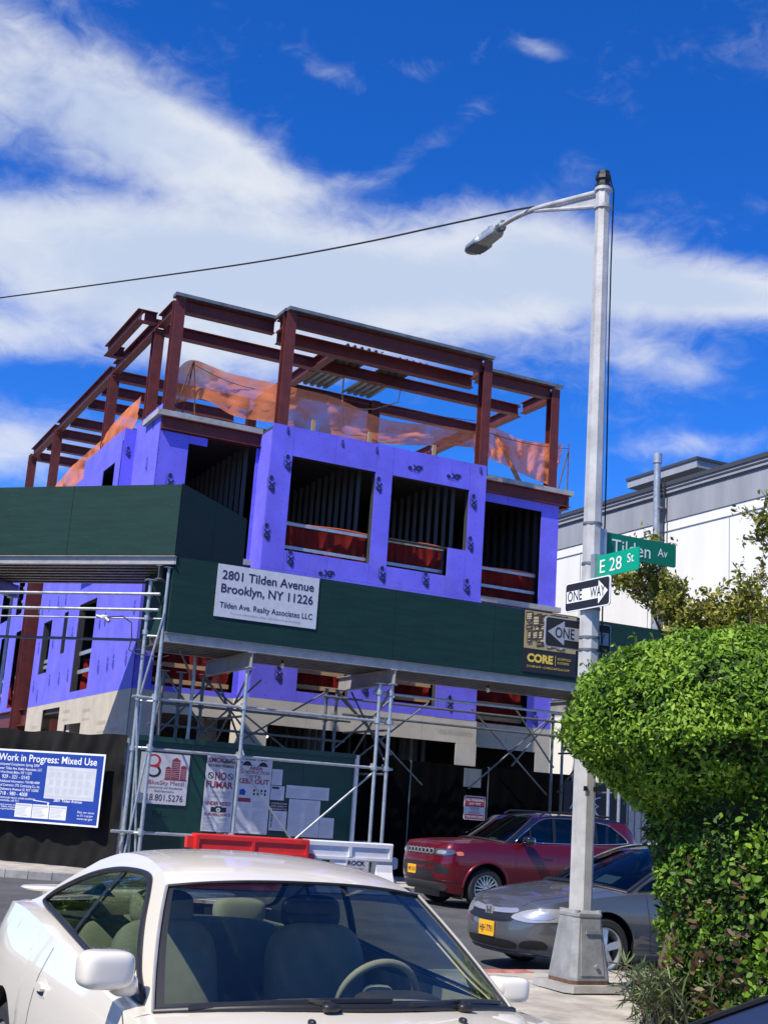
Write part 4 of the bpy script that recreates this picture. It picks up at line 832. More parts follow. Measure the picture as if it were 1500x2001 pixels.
t = MB(); crescent(F, t, (0.33, 0.43), (0.045, 0.04), (0.02, 0.018), 0, 360, 0.0036); sp(t, 'lens_ring', 'pale_print', S)
t = MB(); [F.text(t, w_, 0.03, 0.235-i*0.065, 0.22, 0.04, bold=0.01) for i, w_ in enumerate(('LOTO', 'SAFETY', 'PLAN IN', 'EFFECT'))]; F.text(t, 'AREA PROHIBIDO', 0.12, 0.74, 0.44, 0.06, bold=0); F.text(t, 'FUMAR EN ESTA', 0.12, 0.66, 0.44, 0.06, bold=0); F.text(t, 'NYC', 0.36, 0.22, 0.2, 0.05, bold=0.03); sp(t, 'grey_lettering', 'grey_print', S); lines(F, 0.32, 0.6, 0.03, 0.2, 7, 'faint_grey', S)
F = Face((9.205, 25.155, 0.93), r_); S = sign('notice_board', 'white hard hat area keep out notice with papers below on the hoarding', 'notice', F, 0.77, 1.54, 0.008, 'pale_print', 'notices on the hoarding')
t = MB(); F.text(t, 'AREA', 0.27, 1.27, 0.3, 0.065, bold=0.03); F.text(t, 'CONSTRUCTION', 0.06, 1.185, 0.66, 0.065, bold=0.02); F.text(t, 'SITE', 0.28, 1.10, 0.26, 0.06, bold=0.02); F.text(t, 'KEEP OUT', 0.05, 0.99, 0.68, 0.095, bold=0.03); sp(t, 'red_lettering', 'dkred_print', S)
t = MB(); F.text(t, 'HARD HAT', 0.12, 1.46, 0.55, 0.07, bold=0.03)
for c in (0.22, 0.57): F.shape(t, [(c+0.09*math.cos(R(a)), 1.36+0.075*math.sin(R(a))) for a in range(0, 181, 15)], 0.003); F.rect(t, c-0.12, 1.345, c+0.12, 1.36, 0.0031)
for i in range(8): c = 0.42+0.08*(i % 4); y = 0.86-0.07*(i//4); F.shape(t, [(c+0.022*math.cos(R(a)), y+0.028*math.sin(R(a))) for a in range(0, 360, 30)], 0.003)
sp(t, 'black_lettering', 'black_print', S); t = MB(); F.shape(t, [(0.10, 0.76), (0.22, 0.75), (0.24, 0.83), (0.19, 0.88), (0.11, 0.86)], 0.003); sp(t, 'blue_mark', 'blue_print', S)
t = MB(); F.rect(t, 0.03, 0.62, 0.36, 0.70, 0.003); sp(t, 'red_strip', 'dkred_print', S); lines(F, 0.03, 0.36, 0.06, 0.48, 16, 'faint_grey', S, fill=1.0); lines(F, 0.42, 0.72, 0.06, 0.48, 16, 'faint_grey', S, fill=1.0); lines(F, 0.40, 0.72, 0.52, 0.66, 5, 'faint_grey', S)
for nm, (x0, x1, z0, z1), lb in (('permit_sheet', (9.99, 10.22, 1.93, 2.25), 'small pinned permit sheet high beside the keep out notice'), ('permit_sheet', (9.99, 10.29, 1.63, 1.915), 'permit sheet with dark heading beside the keep out notice'), ('permit_sheet', (10.33, 11.3, 1.69, 1.95), 'wide landscape row of permit sheets on the hoarding'), ('permit_sheet', (9.99, 10.40, 0.99, 1.615), 'upright notice sheet with heavy black border on the hoarding'), ('permit_sheet', (10.415, 11.12, 0.93, 1.675), 'large sheet of small print on the hoarding right of the black bordered notice'), ('permit_sheet', (11.13, 11.46, 0.93, 1.34), 'lowest rightmost paper sheet on the green hoarding')):
    F = Face((x0, 25.158, z0), r_); w, h = x1-x0, z1-z0; S = sign(nm, lb, 'notice', F, w, h, 0.004, 'pale_print', 'papers on the hoarding')
    if 'black' in lb and 'heavy' in lb:
        t = MB(); F.rect(t, 0, h-0.2, w, h); F.rect(t, 0, 0, w, 0.03); F.rect(t, 0, 0.031, 0.015, h-0.201); F.rect(t, w-0.015, 0.031, w, h-0.201); sp(t, 'black_border', 'black_print', S)
        t = MB(); [F.text(t, q, 0.03, h-0.07-i*0.055, w-0.06, 0.035, e=0.004, bold=0.01) for i, q in enumerate(('CONSTRUCTION', 'SITE SAFETY', 'RIGHTS'))]; sp(t, 'heading', 'pale_print', S)
        lines(F, 0.11, w-0.04, 0.06, h-0.24, 14, 'faint_grey', S); F2 = Face((x0+0.09, 25.158, z0+0.08), (0,0,1), (-1,0,0)); t = MB(); F2.text(t, 'WORKERS', 0, 0, 0.34, 0.05, bold=0.02); sp(t, 'side_lettering', 'black_print', S)
    else:
        nc = 2 if w > 0.6 else 1
        for c in range(nc): lines(F, 0.02+c*w/nc, (c+1)*w/nc-0.03, 0.03, h-0.05, max(5, int(h/0.035)), 'faint_grey', S, fill=1.0)
        if 'heading' in lb: t = MB(); F.rect(t, 0.02, h-0.06, w*0.6, h-0.02, 0.0034); sp(t, 'heading', 'black_print', S)
F = Face((15.53, 26.82, 1.5), r_); S = thing('parking_sign', 'small red and white no parking sign on the black gate behind the red car', 'sign', (15.53, 26.82, 1.5)); t = MB(); t.plate([F.p(a, b) for a, b in F.rrect(0.58, 0.55, 0.04)], 0.01); sp(t, 'panel', 'pale_print', S)
t = MB(); F.shape(t, F.rrect(0.54, 0.23, 0.03, 0.02, 0.30)); F.shape(t, F.rrect(0.54, 0.11, 0.03, 0.02, 0.02)); sp(t, 'red_ground', 'dkred_print', S)
t = MB(); F.text(t, 'NO PARKING', 0.05, 0.43, 0.48, 0.065, e=0.006, bold=0.02); F.text(t, 'ANY TIME', 0.13, 0.34, 0.32, 0.055, e=0.006, bold=0.01); F.text(t, 'TOW AWAY ZONE', 0.05, 0.045, 0.48, 0.055, e=0.006, bold=0.01); sp(t, 'white_lettering', 'pale_print', S)
t = MB(); F.text(t, '24 HOUR', 0.16, 0.25, 0.26, 0.04, bold=0.01); F.text(t, 'ACTIVE', 0.19, 0.20, 0.2, 0.04, bold=0.01); F.text(t, 'DRIVEWAY', 0.13, 0.145, 0.32, 0.04, bold=0.01); sp(t, 'dark_lettering', 'dkred_print', S)
# dark board with white brush strokes beyond the red car
GB = thing('painted_board', 'dark board with loose white brush strokes standing beyond the red car', 'board', (17.55, 25.6, 0.13)); sp(MB().box(17.5, 19.3, 25.6, 25.63, 0.2, 2.55), 'panel', 'black_print', GB)
t = MB(); q = random.Random(8)
for i in range(9):
    x = 17.65+0.15*q.random(); pts = [(x+0.14*k+0.05*q.random(), 25.585, 1.95+0.25*math.sin(k*1.1+i)+0.18*q.uniform(-1, 1)-0.03*i) for k in range(6)]
    t.tube(catmull(pts, 5), 0.014, 5)
sp(t, 'brush_strokes', 'pale_print', GB)
for k, x in enumerate((18.0, 18.9)): sp(MB().box(x, x+0.07, 25.64, 25.72, 0.13, 2.4), 'board_post', 'wood', GB)
PF = thing('slat_fence', 'pale grey upright slat fence beyond the parked cars on the right', 'fence', (19.6, 25.9, 0.13))
for i in range(22): x = 19.6+i*0.2; sp(MB().box(x, x+0.15, 25.9, 25.93, 0.14, 1.95+0.02*random.random()), 'slat', 'alum', PF)
for z in (0.5, 1.6): sp(MB().box(19.55, 24.0, 25.935, 25.98, z, z+0.08), 'fence_rail', 'alum', PF)
for x in (19.7, 21.8, 23.8): sp(MB().cyl((x, 26.02, 0.13), (x, 26.02, 2.3), 0.04, 8), 'fence_post', 'galv', PF)
# ------------------------------------------------------------------ plastic water barriers
def barrier(x0, x1, y, color, label, lab=None):
    t = thing('water_barrier', label, 'barrier', ((x0+x1)/2, y, 0.0), 'plastic barriers at the kerb'); H = 0.95; w = 0.22
    mb = MB()
    # side profile: wide foot, sloped body, slim top
    prof = [(-0.24, 0.02), (0.24, 0.02), (0.24, 0.20), (0.13, 0.42), (0.10, 0.60), (0.10, 0.92), (0.085, H), (-0.085, H), (-0.10, 0.92), (-0.10, 0.60), (-0.13, 0.42), (-0.24, 0.20)]
    hx = [(x0+0.34, x0+0.60), (x1-0.60, x1-0.34)]           # forklift openings
    L = x1-x0
    def slab(a, b, z0, z1):
        pp = [p for p in prof]
        c = MB(); clip = []
        for i in range(len(pp)):
            p, q = pp[i], pp[(i+1) % len(pp)]
            ins = lambda r: z0-1e-6 <= r[1] <= z1+1e-6
            if ins(p): clip.append(p)
            for zc in (z0, z1):
                if (p[1]-zc)*(q[1]-zc) < 0: s = (zc-p[1])/(q[1]-p[1]); clip.append((p[0]+(q[0]-p[0])*s, zc))
        clip.sort(key=lambda r: math.atan2(r[1]-(z0+z1)/2, r[0])); mb.prism([(-u_, z_) for u_, z_ in clip][::-1], (a, y, 0), (b, y, 0))
    slab(x0, x1, 0.60, H); slab(x0, x1, 0.02, 0.30)
    for a, b in ((x0, hx[0][0]), (hx[0][1], hx[1][0]), (hx[1][1], x1)): slab(a, b, 0.301, 0.599)
    sp(mb, 'body', color, t)
    r = MB(); r.box(x0+0.02, x1-0.02, y-0.125, y-0.102, 0.86, 0.93); r.box(x0+0.02, x1-0.02, y-0.125, y-0.102, 0.62, 0.67)
    for x in (x0+0.02, x1-0.08): r.box(x, x+0.06, y-0.124, y-0.101, 0.671, 0.859)
    r.box((x0+x1)/2-0.03, (x0+x1)/2+0.03, y-0.13, y-0.102, 0.673, 0.857); sp(r, 'ribs', color, t)
    for (a, z0, z1) in ((x1, 0.50, 0.68), (x1, 0.12, 0.28)): sp(MB().box(a-0.005, a+0.13, y-0.07, y+0.07, z0, z1).cyl((a+0.07, y, z0-0.02), (a+0.07, y, z1+0.02), 0.06, 12), 'hinge_knuckle', color, t)
    for (a, z0, z1) in ((x0, 0.70, 0.90), (x0, 0.31, 0.48)): sp(MB().box(a-0.13, a+0.005, y-0.07, y+0.07, z0, z1), 'hinge_knuckle', color, t)
    if lab:
        F = Face(((x0+x1)/2-0.08, y-0.136, 0.40), (1,0,0)); m = MB(); F.board(m, 0.42, 0.24, 0.01, y=0.0); lp = sp(m, 'label_plate', 'pale_print', t); m = MB(); F.text(m, 'ROCK', 0.03, 0.13, 0.36, 0.08, bold=0.03); F.text(m, '800-929-2447', 0.06, 0.05, 0.3, 0.035, bold=0); sp(m, 'lettering', 'black_print', lp)
    return t
barrier(7.58, 9.80, 22.62, 'barrier_red', 'red plastic water barrier at the kerb behind the white car')
barrier(9.80, 11.62, 22.78, 'barrier_white', 'white plastic water barrier with a label in front of the red car', True)
# ------------------------------------------------------------------ street lamp with its base
PX, PY = 7.15, 10.13; zg = zs_(PY)
LP = thing('street_lamp', 'tall grey eight sided street lamp on a tapered cast base at the corner', 'street lamp', (PX, PY, zg))
def octp(r, z, rot=22.5, cx=PX, cy=PY, k=8): return [(cx+r*math.cos(R(rot+360*i/k)), cy+r*math.sin(R(rot+360*i/k)), z) for i in range(k)]
def loft(rings, caps=True):
    mb = MB(); k = len(rings[0])
    for i in range(len(rings)-1): mb.add(rings[i]+rings[i+1], [(j, (j+1) % k, k+(j+1) % k, k+j) for j in range(k)])
    if caps: mb.add(rings[0], [tuple(range(k))[::-1]]); mb.add(rings[-1], [tuple(range(k))])
    return mb
sp(loft([octp(0.108, 0.70), octp(0.104, 2.0), octp(0.088, 5.0), octp(0.074, 8.02)]), 'pole', 'pole_paint', LP)
def sqring(hx, c, z):   # chamfered square
    return [(PX+a, PY+b, z) for a, b in ((hx-c, -hx), (hx, -hx+c), (hx, hx-c), (hx-c, hx), (-hx+c, hx), (-hx, hx-c), (-hx, -hx+c), (-hx+c, -hx))]
sp(loft([sqring(0.212, 0.05, zg+0.06), sqring(0.213, 0.05, zg+0.12), sqring(0.150, 0.04, 0.74), sqring(0.157, 0.04, 0.75), sqring(0.157, 0.04, 0.775), sqring(0.12, 0.03, 0.80)]), 'cast_base', 'pole_base', LP)
sp(loft([sqring(0.2145, 0.05, zg+0.055), sqring(0.2150, 0.05, zg+0.095)]), 'rust_band', 'rust', LP)
mb = MB()
for a, b in ((0.12, -0.12), (-0.12, -0.12), (0.12, 0.12), (-0.12, 0.12)): mb.cyl((PX+a, PY+b, 0.77), (PX+a, PY+b, 0.805), 0.025, 8)
sp(mb, 'bolt_head', 'pole_base', LP)
# access door on the face towards the camera's right and a lit corner rib
def on_base(s, z, e, face=0):
    hx = 0.213+(0.150-0.213)*(z-zg-0.12)/(0.74-zg-0.12)
    return (PX+s, PY-hx-e, z) if face == 0 else (PX-hx-e, PY-s, z)
d0 = MB(); d0.plate([on_base(-0.125, 0.25, 0.008), on_base(0.125, 0.25, 0.008), on_base(0.10, 0.69, 0.008), on_base(-0.10, 0.69, 0.008)], 0.02)
dr = sp(d0, 'access_door', 'pole_base', LP); sp(MB().bar(on_base(-0.06, 0.62, 0.02), on_base(0.10, 0.62, 0.02), 0.015, 0.03), 'door_hinge', 'pole_base', dr); sp(MB().cyl(on_base(0.04, 0.33, 0.01), on_base(0.04, 0.33, 0.03), 0.018, 8), 'door_bolt', 'galv', dr)
sp(loft([[(PX+a*0.33, PY+b*0.31, zg+0.004) for a, b in ((1,-.8),(1,.8),(.8,1),(-.8,1),(-1,.8),(-1,-.8),(-.8,-1),(.8,-1))], [(PX+a*0.315, PY+b*0.295, zg+0.062) for a, b in ((1,-.8),(1,.8),(.8,1),(-.8,1),(-1,.8),(-1,-.8),(-.8,-1),(.8,-1))]]), 'plinth', 'kerb_stone', LP)
sp(loft([octp(0.084, 8.02, k=8), octp(0.086, 8.05), octp(0.068, 8.06), octp(0.068, 8.10), octp(0.086, 8.11), octp(0.084, 8.15), octp(0.07, 8.17), octp(0.07, 8.20)]), 'pole_cap', 'trim_black', LP)
# arm reaching over the road (+Y) with a tapered web
arm = catmull([(PX, PY+0.06, 8.00), (PX, PY+0.7, 8.17), (PX, PY+1.2, 8.30), (PX, PY+1.6, 8.38), (PX, PY+1.92, 8.41), (PX, PY+2.08, 8.40)], 8)
sp(MB().tube(arm, lambda s: 0.034-0.006*s, 10), 'arm', 'pole_paint', LP, 40)
arm2 = catmull([(PX, PY+0.06, 7.84), (PX, PY+0.5, 8.00), (PX, PY+1.0, 8.19), (PX, PY+1.3, 8.30)], 8); sp(MB().tube(arm2, 0.022, 8), 'arm_strut', 'pole_paint', LP, 40)
web = MB(); n = 16
for i in range(n):
    a = arm2[int(i*(len(arm2)-1)/n)]; b = arm2[int((i+1)*(len(arm2)-1)/n)]
    f = lambda p: Vector((p.x, p.y, 8.00+(8.32-8.00)*min(1, (p.y-PY-0.06)/1.24)))
    web.add([a, b, f(b), f(a)], [(0,1,2,3)])
sp(web, 'arm_web', 'pole_paint', LP); sp(MB().cyl((PX, PY, 7.78), (PX, PY, 7.82), 0.09, 12).cyl((PX, PY, 7.98), (PX, PY, 8.015), 0.09, 12), 'arm_collar', 'pole_paint', LP, 40)
lm = [(PX, PY+2.02, 8.405)]
hy = PY+2.10
sp(MB().sell((PX, PY+2.05, 8.40), (0.055, 0.06, 0.055), 0.8).cyl((PX, PY+2.02, 8.35), (PX, PY+2.02, 8.47), 0.03, 8), 'slip_clamp', 'galv_dark', LP, 40)
def ringlum(y, hw, z0, z1): return [(PX-hw, y, z0), (PX-hw*0.7, y, z1), (PX+hw*0.7, y, z1), (PX+hw, y, z0), (PX+hw*0.95, y, z0-0.025), (PX-hw*0.95, y, z0-0.025)]
sp(loft([ringlum(hy, 0.07, 8.38, 8.44), ringlum(hy+0.05, 0.085, 8.365, 8.46), ringlum(hy+0.30, 0.095, 8.36, 8.455), ringlum(hy+0.36, 0.13, 8.36, 8.43), ringlum(hy+0.55, 0.135, 8.36, 8.41), ringlum(hy+0.66, 0.09, 8.36, 8.395), ringlum(hy+0.70, 0.03, 8.36, 8.38)]), 'luminaire', 'galv', LP)
sp(MB().box(PX-0.1, PX+0.1, hy+0.40, hy+0.60, 8.318, 8.333), 'lamp_lens', 'galv_dark', LP); sp(MB().cyl((PX, hy+0.2, 8.45), (PX, hy+0.2, 8.50), 0.035, 8), 'photocell', 'galv_dark', LP)
# clips and band straps, a cable down the side of the pole
for z in (3.18, 3.30, 3.58, 3.84, 4.02, 4.42, 2.9, 2.72): sp(MB().lathe([(0.105-0.0052*(z-2)-0.002, -0.012), (0.105-0.0052*(z-2)+0.003, -0.012), (0.105-0.0052*(z-2)+0.003, 0.012), (0.105-0.0052*(z-2)-0.002, 0.012)], (PX, PY, z), (0,0,1), 16), 'strap', 'galv_dark' if z > 3.1 else 'black_rubber', LP, 40)
tag(MB().tube([(PX+0.03, PY-0.07, 8.12), (PX+0.10, PY-0.05, 8.0), (PX+0.105, PY-0.03, 7.2), (PX+0.095, PY-0.05, 6.2), (PX+0.115, PY-0.04, 5.0), (PX+0.11, PY-0.05, 4.1), (PX+0.105, PY-0.06, 3.0), (PX+0.11, PY-0.06, 2.1)], 0.008, 6).build('pole_cable', 'cable', None, 50, base=(PX+0.14, PY, 2.1)), 'black cable running down the right side of the street lamp', 'cable')
for z, s in ((1.86, 0.05), (1.86, -0.06)): sp(MB().box(PX+s-0.02, PX+s+0.02, PY-0.108, PY-0.098, z, z+0.045), 'sticker', 'black_print', LP)
# overhead cable from the lamp arm off to the left
e1 = Vector((PX, PY+1.35, 8.34)); ec = bpy.context.scene.camera.matrix_world
wp = [e1, Vector((6.35, 12.3, 8.42)), Vector((4.6, 14.35, 8.72)), Vector((1.9, 17.6, 9.25))]
wp = [(7.15, 11.45, 8.36), (7.03, 11.74, 8.4), (6.58, 12.78, 8.485), (6.09, 13.94, 8.585), (5.34, 15.68, 8.78), (4.22, 18.3, 9.16), (2.83, 21.56, 9.65), (1.82, 23.93, 10.02), (-0.6, 29.6, 10.95)]
tag(MB().tube(catmull(wp, 6), 0.012, 6).build('overhead_cable', 'cable', None, 50, base=(7.15, 11.45, 8.36)), 'thin black overhead cable sloping from the lamp arm to the left across the sky', 'cable')
# ------------------------------------------------------------------ signs on the lamp post
def edge_sign(name, label, F, w, h, m, group, r=0.02, border=None):
    S = thing(name, label, 'street sign', F.p(w/2, h/2), group); t = MB(); t.plate([F.p(a, b) for a, b in F.rrect(w, h, r)], 0.012); sp(t, 'plate', m, S)
    return S
F = Face((PX+0.12, PY-0.02, 4.13), (1,0,0)); S = edge_sign('street_name_sign', 'green street name sign for Tilden Av, partly hidden by the sign in front of it', F, 0.89, 0.235, 'sign_green_shaded', 'street name signs on the lamp post')
t = MB(); F.text(t, 'Tilden', 0.10, 0.045, 0.47, 0.135, bold=0.0); F.text(t, 'Av', 0.66, 0.085, 0.12, 0.085, bold=0.0); sp(t, 'lettering', 'sign_white', S); sp(MB().box(PX+0.06, PX+0.13, PY-0.06, PY+0.02, 4.10, 4.38), 'bracket', 'galv', S)
F = Face((PX-0.02, PY-0.12, 3.865), (0,-1,0)); S = edge_sign('street_name_sign', 'green street name sign for E 28 St pointing towards the viewer', F, 0.65, 0.215, 'sign_green_sunlit', 'street name signs on the lamp post')
t = MB(); F.text(t, 'E 28', 0.055, 0.04, 0.34, 0.13, bold=0.0); F.text(t, 'St', 0.48, 0.085, 0.10, 0.085, bold=0.0); sp(t, 'lettering', 'sign_white', S); sp(MB().box(PX-0.06, PX+0.03, PY-0.135, PY-0.07, 3.82, 4.10), 'bracket', 'galv', S)
def one_way(F, label, right, wt, w=0.76, h=0.30):
    S = thing('one_way_sign', label, 'street sign', F.p(w/2, h/2), 'one way signs on the lamp post')
    t = MB(); t.plate([F.p(a, b) for a, b in F.rrect(w, h, 0.035)], 0.012); sp(t, 'plate', wt, S)
    t = MB(); F.shape(t, F.rrect(w-0.024, h-0.024, 0.028, 0.012, 0.012), 0.002); sp(t, 'black_ground', 'black_print', S)
    g = lambda x: x if right else w-x
    pts = [(0.03, 0.085), (0.55, 0.085), (0.55, 0.03), (w-0.03, h/2), (0.55, h-0.03), (0.55, h-0.085), (0.03, h-0.085)]
    pts = [(g(a), b) for a, b in pts]
    if not right: pts = pts[::-1]
    t = MB(); F.shape(t, pts, 0.004); sp(t, 'arrow', wt, S)
    t = MB()
    if right: F.text(t, 'ONE', 0.05, 0.10, 0.24, 0.10, e=0.006, bold=0.008); F.text(t, 'WAY', 0.42, 0.10, 0.235, 0.10, e=0.006, bold=0.008)
    else: F.text(t, 'ONE', 0.115, 0.10, 0.22, 0.10, e=0.006, bold=0.008); F.text(t, 'WAY', 0.46, 0.10, 0.24, 0.10, e=0.006, bold=0.008)
    sp(t, 'lettering', 'black_print', S); return S
one_way(Face((PX-0.12, PY+0.25, 3.555), (0,-1,0)), 'upper one way sign with its white arrow pointing right', True, 'sign_white', 0.73, 0.285)
one_way(Face((PX-0.42, PY+0.13, 3.185), (1,0,0)), 'lower shaded one way sign behind the pole with its arrow pointing left', False, 'sign_white_shaded', 0.77, 0.295)
# taped paper notice on the pole
# ------------------------------------------------------------------ white building on the right
WB = thing('white_building', 'white rendered building with a grey band below its dark roof edge behind the trees', 'building', (24, 25, 0.1))
def wp_(mb, name, m, parent=WB, smooth=None): return mb.build(name, m, parent, smooth)
wp_(MB().box(24.0, 40.0, 24.6, 60.0, 0.0, 10.62), 'wall', 'white_wall')
wp_(MB().box(23.97, 40.0, 24.57, 60.0, 10.622, 11.42), 'grey_band', 'grey_wall')
for z0, z1, d, m in ((11.421, 11.46, 0.05, 'dark_trim'), (11.461, 11.55, 0.07, 'grey_wall'), (11.551, 11.59, 0.09, 'dark_trim'), (11.591, 11.67, 0.10, 'grey_wall'), (11.671, 11.80, 0.14, 'dark_trim')): wp_(MB().box(23.97-d, 40.1, 24.57-d, 60.0, z0, z1), 'cornice', m)
wp_(MB().box(23.975, 23.997, 24.6, 60.0, 10.30, 10.325), 'joint_strip', 'grey_wall')
wp_(MB().box(28.3, 33.5, 33.0, 40.5, 11.80, 13.45), 'penthouse_wall', 'dark_trim')
ev = wp_(MB().box(27.0, 34.2, 32.45, 36.2, 13.36, 13.62), 'eave', 'grey_wall'); wp_(MB().box(26.96, 34.25, 32.4, 36.25, 13.621, 13.72), 'eave_edge', 'dark_trim', ev)
wp_(MB().add([(27, 32.45, 13.72), (34.2, 32.45, 13.72), (34.2, 36.2, 13.72), (27, 36.2, 13.72), (29, 34.2, 14.25), (32, 34.2, 14.25)], [(0,1,5,4), (1,2,5), (2,3,4,5), (3,0,4)]), 'hip_roof', 'deck_metal', ev)
for y in (36.9, 38.0): wp_(MB().cyl((24.6, y, 11.8), (24.6, y, 12.25), 0.07, 10), 'vent_pipe', 'dark_trim')
for y in (27.4, 31.0, 34.6, 38.2): wp_(MB().box(23.985, 23.999, y, y+0.02, 0.1, 10.29), 'joint_strip', 'grey_wall')
wp_(MB().box(25.0, 26.3, 28.2, 29.6, 11.8, 12.25), 'roof_unit', 'galv'); wp_(MB().cyl((24.9, 35.6, 11.8), (24.9, 35.6, 12.5), 0.05, 8), 'vent_pipe', 'galv')
FL = thing('flue_pipe', 'tall shiny metal flue pipe with a cap standing against the white building', 'pipe', (23.7, 30.3, 0.1))
wp_(MB().cyl((23.7, 30.3, 0.1), (23.7, 30.3, 12.5), 0.105, 16), 'pipe', 'galv', FL, 40); wp_(MB().cyl((23.7, 30.3, 12.42), (23.7, 30.3, 12.72), 0.135, 16), 'cap', 'galv', FL, 40)
wp_(MB().box(23.65, 24.0, 30.15, 30.45, 11.0, 11.04), 'bracket', 'galv', FL); wp_(MB().cyl((23.82, 30.1, 4), (23.82, 30.1, 11.9), 0.03, 8), 'conduit', 'cable', FL); wp_(MB().box(23.65, 24.0, 30.15, 30.45, 8.7, 8.74), 'bracket', 'galv', FL)
# ------------------------------------------------------------------ plants
import numpy as np
rng = np.random.default_rng(5)
def leaves(name, m, P, N, size, parent, aspect=0.42, jit=0.6, upb=0.3, tone=None, fold=0.25, base=None):
    n = len(P); P = np.asarray(P, float); N = np.asarray(N, float)
    nr = N+rng.normal(0, jit, (n, 3)); nr[:, 2] += upb; nr /= np.linalg.norm(nr, axis=1, keepdims=True)
    t = rng.normal(0, 1, (n, 3)); t[:, 2] += 0.5; t -= nr*(t*nr).sum(1, keepdims=True); t /= np.linalg.norm(t, axis=1, keepdims=True)
    b = np.cross(nr, t); s = (size*rng.uniform(0.45, 1.3, n))[:, None]
    off = Vector(base) if base is not None else BASE.get(parent.name, Vector()); P = P-np.array(off)
    f_ = nr*s*fold*0.3; w_ = b*s*aspect*0.5
    v = np.stack([P, P+t*s*0.28+w_*0.86+f_*0.8, P+t*s*0.62+w_*0.88+f_, P+t*s, P+t*s*0.62-w_*0.88+f_, P+t*s*0.28-w_*0.86+f_*0.8], 1).reshape(-1, 3)
    me = bpy.data.meshes.new(name); me.vertices.add(6*n); me.loops.add(6*n); me.polygons.add(n)
    me.vertices.foreach_set('co', v.ravel()); me.loops.foreach_set('vertex_index', np.arange(6*n, dtype=np.int32)); me.polygons.foreach_set('loop_start', np.arange(0, 6*n, 6, dtype=np.int32)); me.polygons.foreach_set('loop_total', np.full(n, 6, dtype=np.int32))
    me.update(calc_edges=True); me.materials.append(MATS[m])
    a = me.attributes.new('tone', 'FLOAT', 'FACE'); tn = rng.random(n) if tone is None else np.clip(tone+rng.normal(0, 0.18, n), 0, 1); a.data.foreach_set('value', tn.astype(np.float32))
    o = bpy.data.objects.new(name, me); COL.objects.link(o); o.parent = parent; o['kind'] = 'stuff'; return o
def nz(p, s, k=0.0): return noise.noise(Vector((p[0]*s+k, p[1]*s, p[2]*s)))
HC_ = Vector((7.49, 8.38, 2.36))
HG = thing('clipped_shrub', 'big clipped round evergreen shrub with bright green leaves beside the lamp post', 'shrub', (7.5, 8.3, 0.05))
def dome_pt(d, k=1.0):
    rz = 0.86 if d.z > 0 else 0.99
    lump = 1+0.05*nz(d, 2.3)+0.035*nz(d, 6.0, 9)
    w = 1.0 if d.z > -0.1 else 1-0.42*min(1, (-0.1-d.z)/0.9)
    return Vector((HC_.x+d.x*1.46*w*lump*k, HC_.y+d.y*1.46*w*lump*k, HC_.z+d.z*rz*lump*k))
def core(name, fn, parent, m='hedge_core', nu=32, nv=20):
    mb = MB(); rows = []
    for i in range(nv+1):
        ph = -math.pi/2+math.pi*i/nv; rows.append([fn(Vector((math.cos(ph)*math.cos(2*math.pi*j/nu), math.cos(ph)*math.sin(2*math.pi*j/nu), math.sin(ph)))) for j in range(nu+1)])
    return mb.grid(rows).build(name, m, parent, 60)
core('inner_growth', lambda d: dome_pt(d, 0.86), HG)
P, N, T = [], [], []
while len(P) < 80000:
    d = Vector((random.gauss(0, 1), random.gauss(0, 1), random.gauss(0, 1))).normalized()
    if d.z < -0.75: continue
    k = 1.0-abs(random.gauss(0, 0.055))+(0.045*random.random() if random.random() < 0.25 else 0)
    p = dome_pt(d, k); c = nz(p, 3.5, 3)
    if c < -0.22 and random.random() < 0.75 and k > 0.93: continue
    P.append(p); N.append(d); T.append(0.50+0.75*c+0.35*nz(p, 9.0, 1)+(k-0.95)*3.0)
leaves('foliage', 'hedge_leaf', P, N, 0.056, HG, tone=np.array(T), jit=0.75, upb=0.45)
# stray shoots on the outline
P, N = [], []; mb = MB()
for i in range(420):
    d = Vector((random.gauss(0, 1), random.gauss(0, 1), random.gauss(0.2, 0.8))).normalized(); a = dome_pt(d, 0.97); L = random.uniform(0.05, 0.17); q = (d+Vector((0, 0, 0.5))).normalized(); mb.cyl(a, a+q*L, 0.003, 4, caps=False)
    for s in range(6): P.append(a+q*L*(s+1)/6); N.append(Vector((random.gauss(0, 1), random.gauss(0, 1), 0.5)))
mb.build('shoots', 'bark', HG)['kind'] = 'stuff'; leaves('shoot_leaves', 'hedge_leaf', P, N, 0.05, HG, jit=0.8)
# shaded lower growth with ivy
LC = Vector((7.62, 8.15, 0.92))
def low_pt(d, k=1.0):
    # upright mass below the crown
    l = 1+0.10*nz(d, 3, 5)+0.06*nz(d, 8, 2); h = math.hypot(d.x, d.y) or 1e-6; q = min(1.0, h/0.55)
    rad = (0.88+0.24*max(0, d.z))*q*l*k; return Vector((LC.x+d.x/h*rad, LC.y+d.y/h*rad, LC.z+d.z*1.30*l*k))
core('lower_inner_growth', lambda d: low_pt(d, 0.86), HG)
P, N, T = [], [], []
while len(P) < 30000:
    d = Vector((random.gauss(0, 1), random.gauss(0, 1), random.gauss(0, 1))).normalized(); k = 1-abs(random.gauss(0, 0.06)); p = low_pt(d, k)
    if p.z < 0.04: continue
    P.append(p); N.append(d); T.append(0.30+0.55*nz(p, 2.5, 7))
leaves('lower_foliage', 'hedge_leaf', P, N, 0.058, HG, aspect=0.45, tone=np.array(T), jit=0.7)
P, N = [], []
for i in range(420):
    d = Vector((-0.75+random.gauss(0, 0.3), -0.2+random.gauss(0, 0.35), -0.3+random.gauss(0, 0.28))).normalized(); P.append(low_pt(d, random.uniform(0.97, 1.05))); N.append(d)
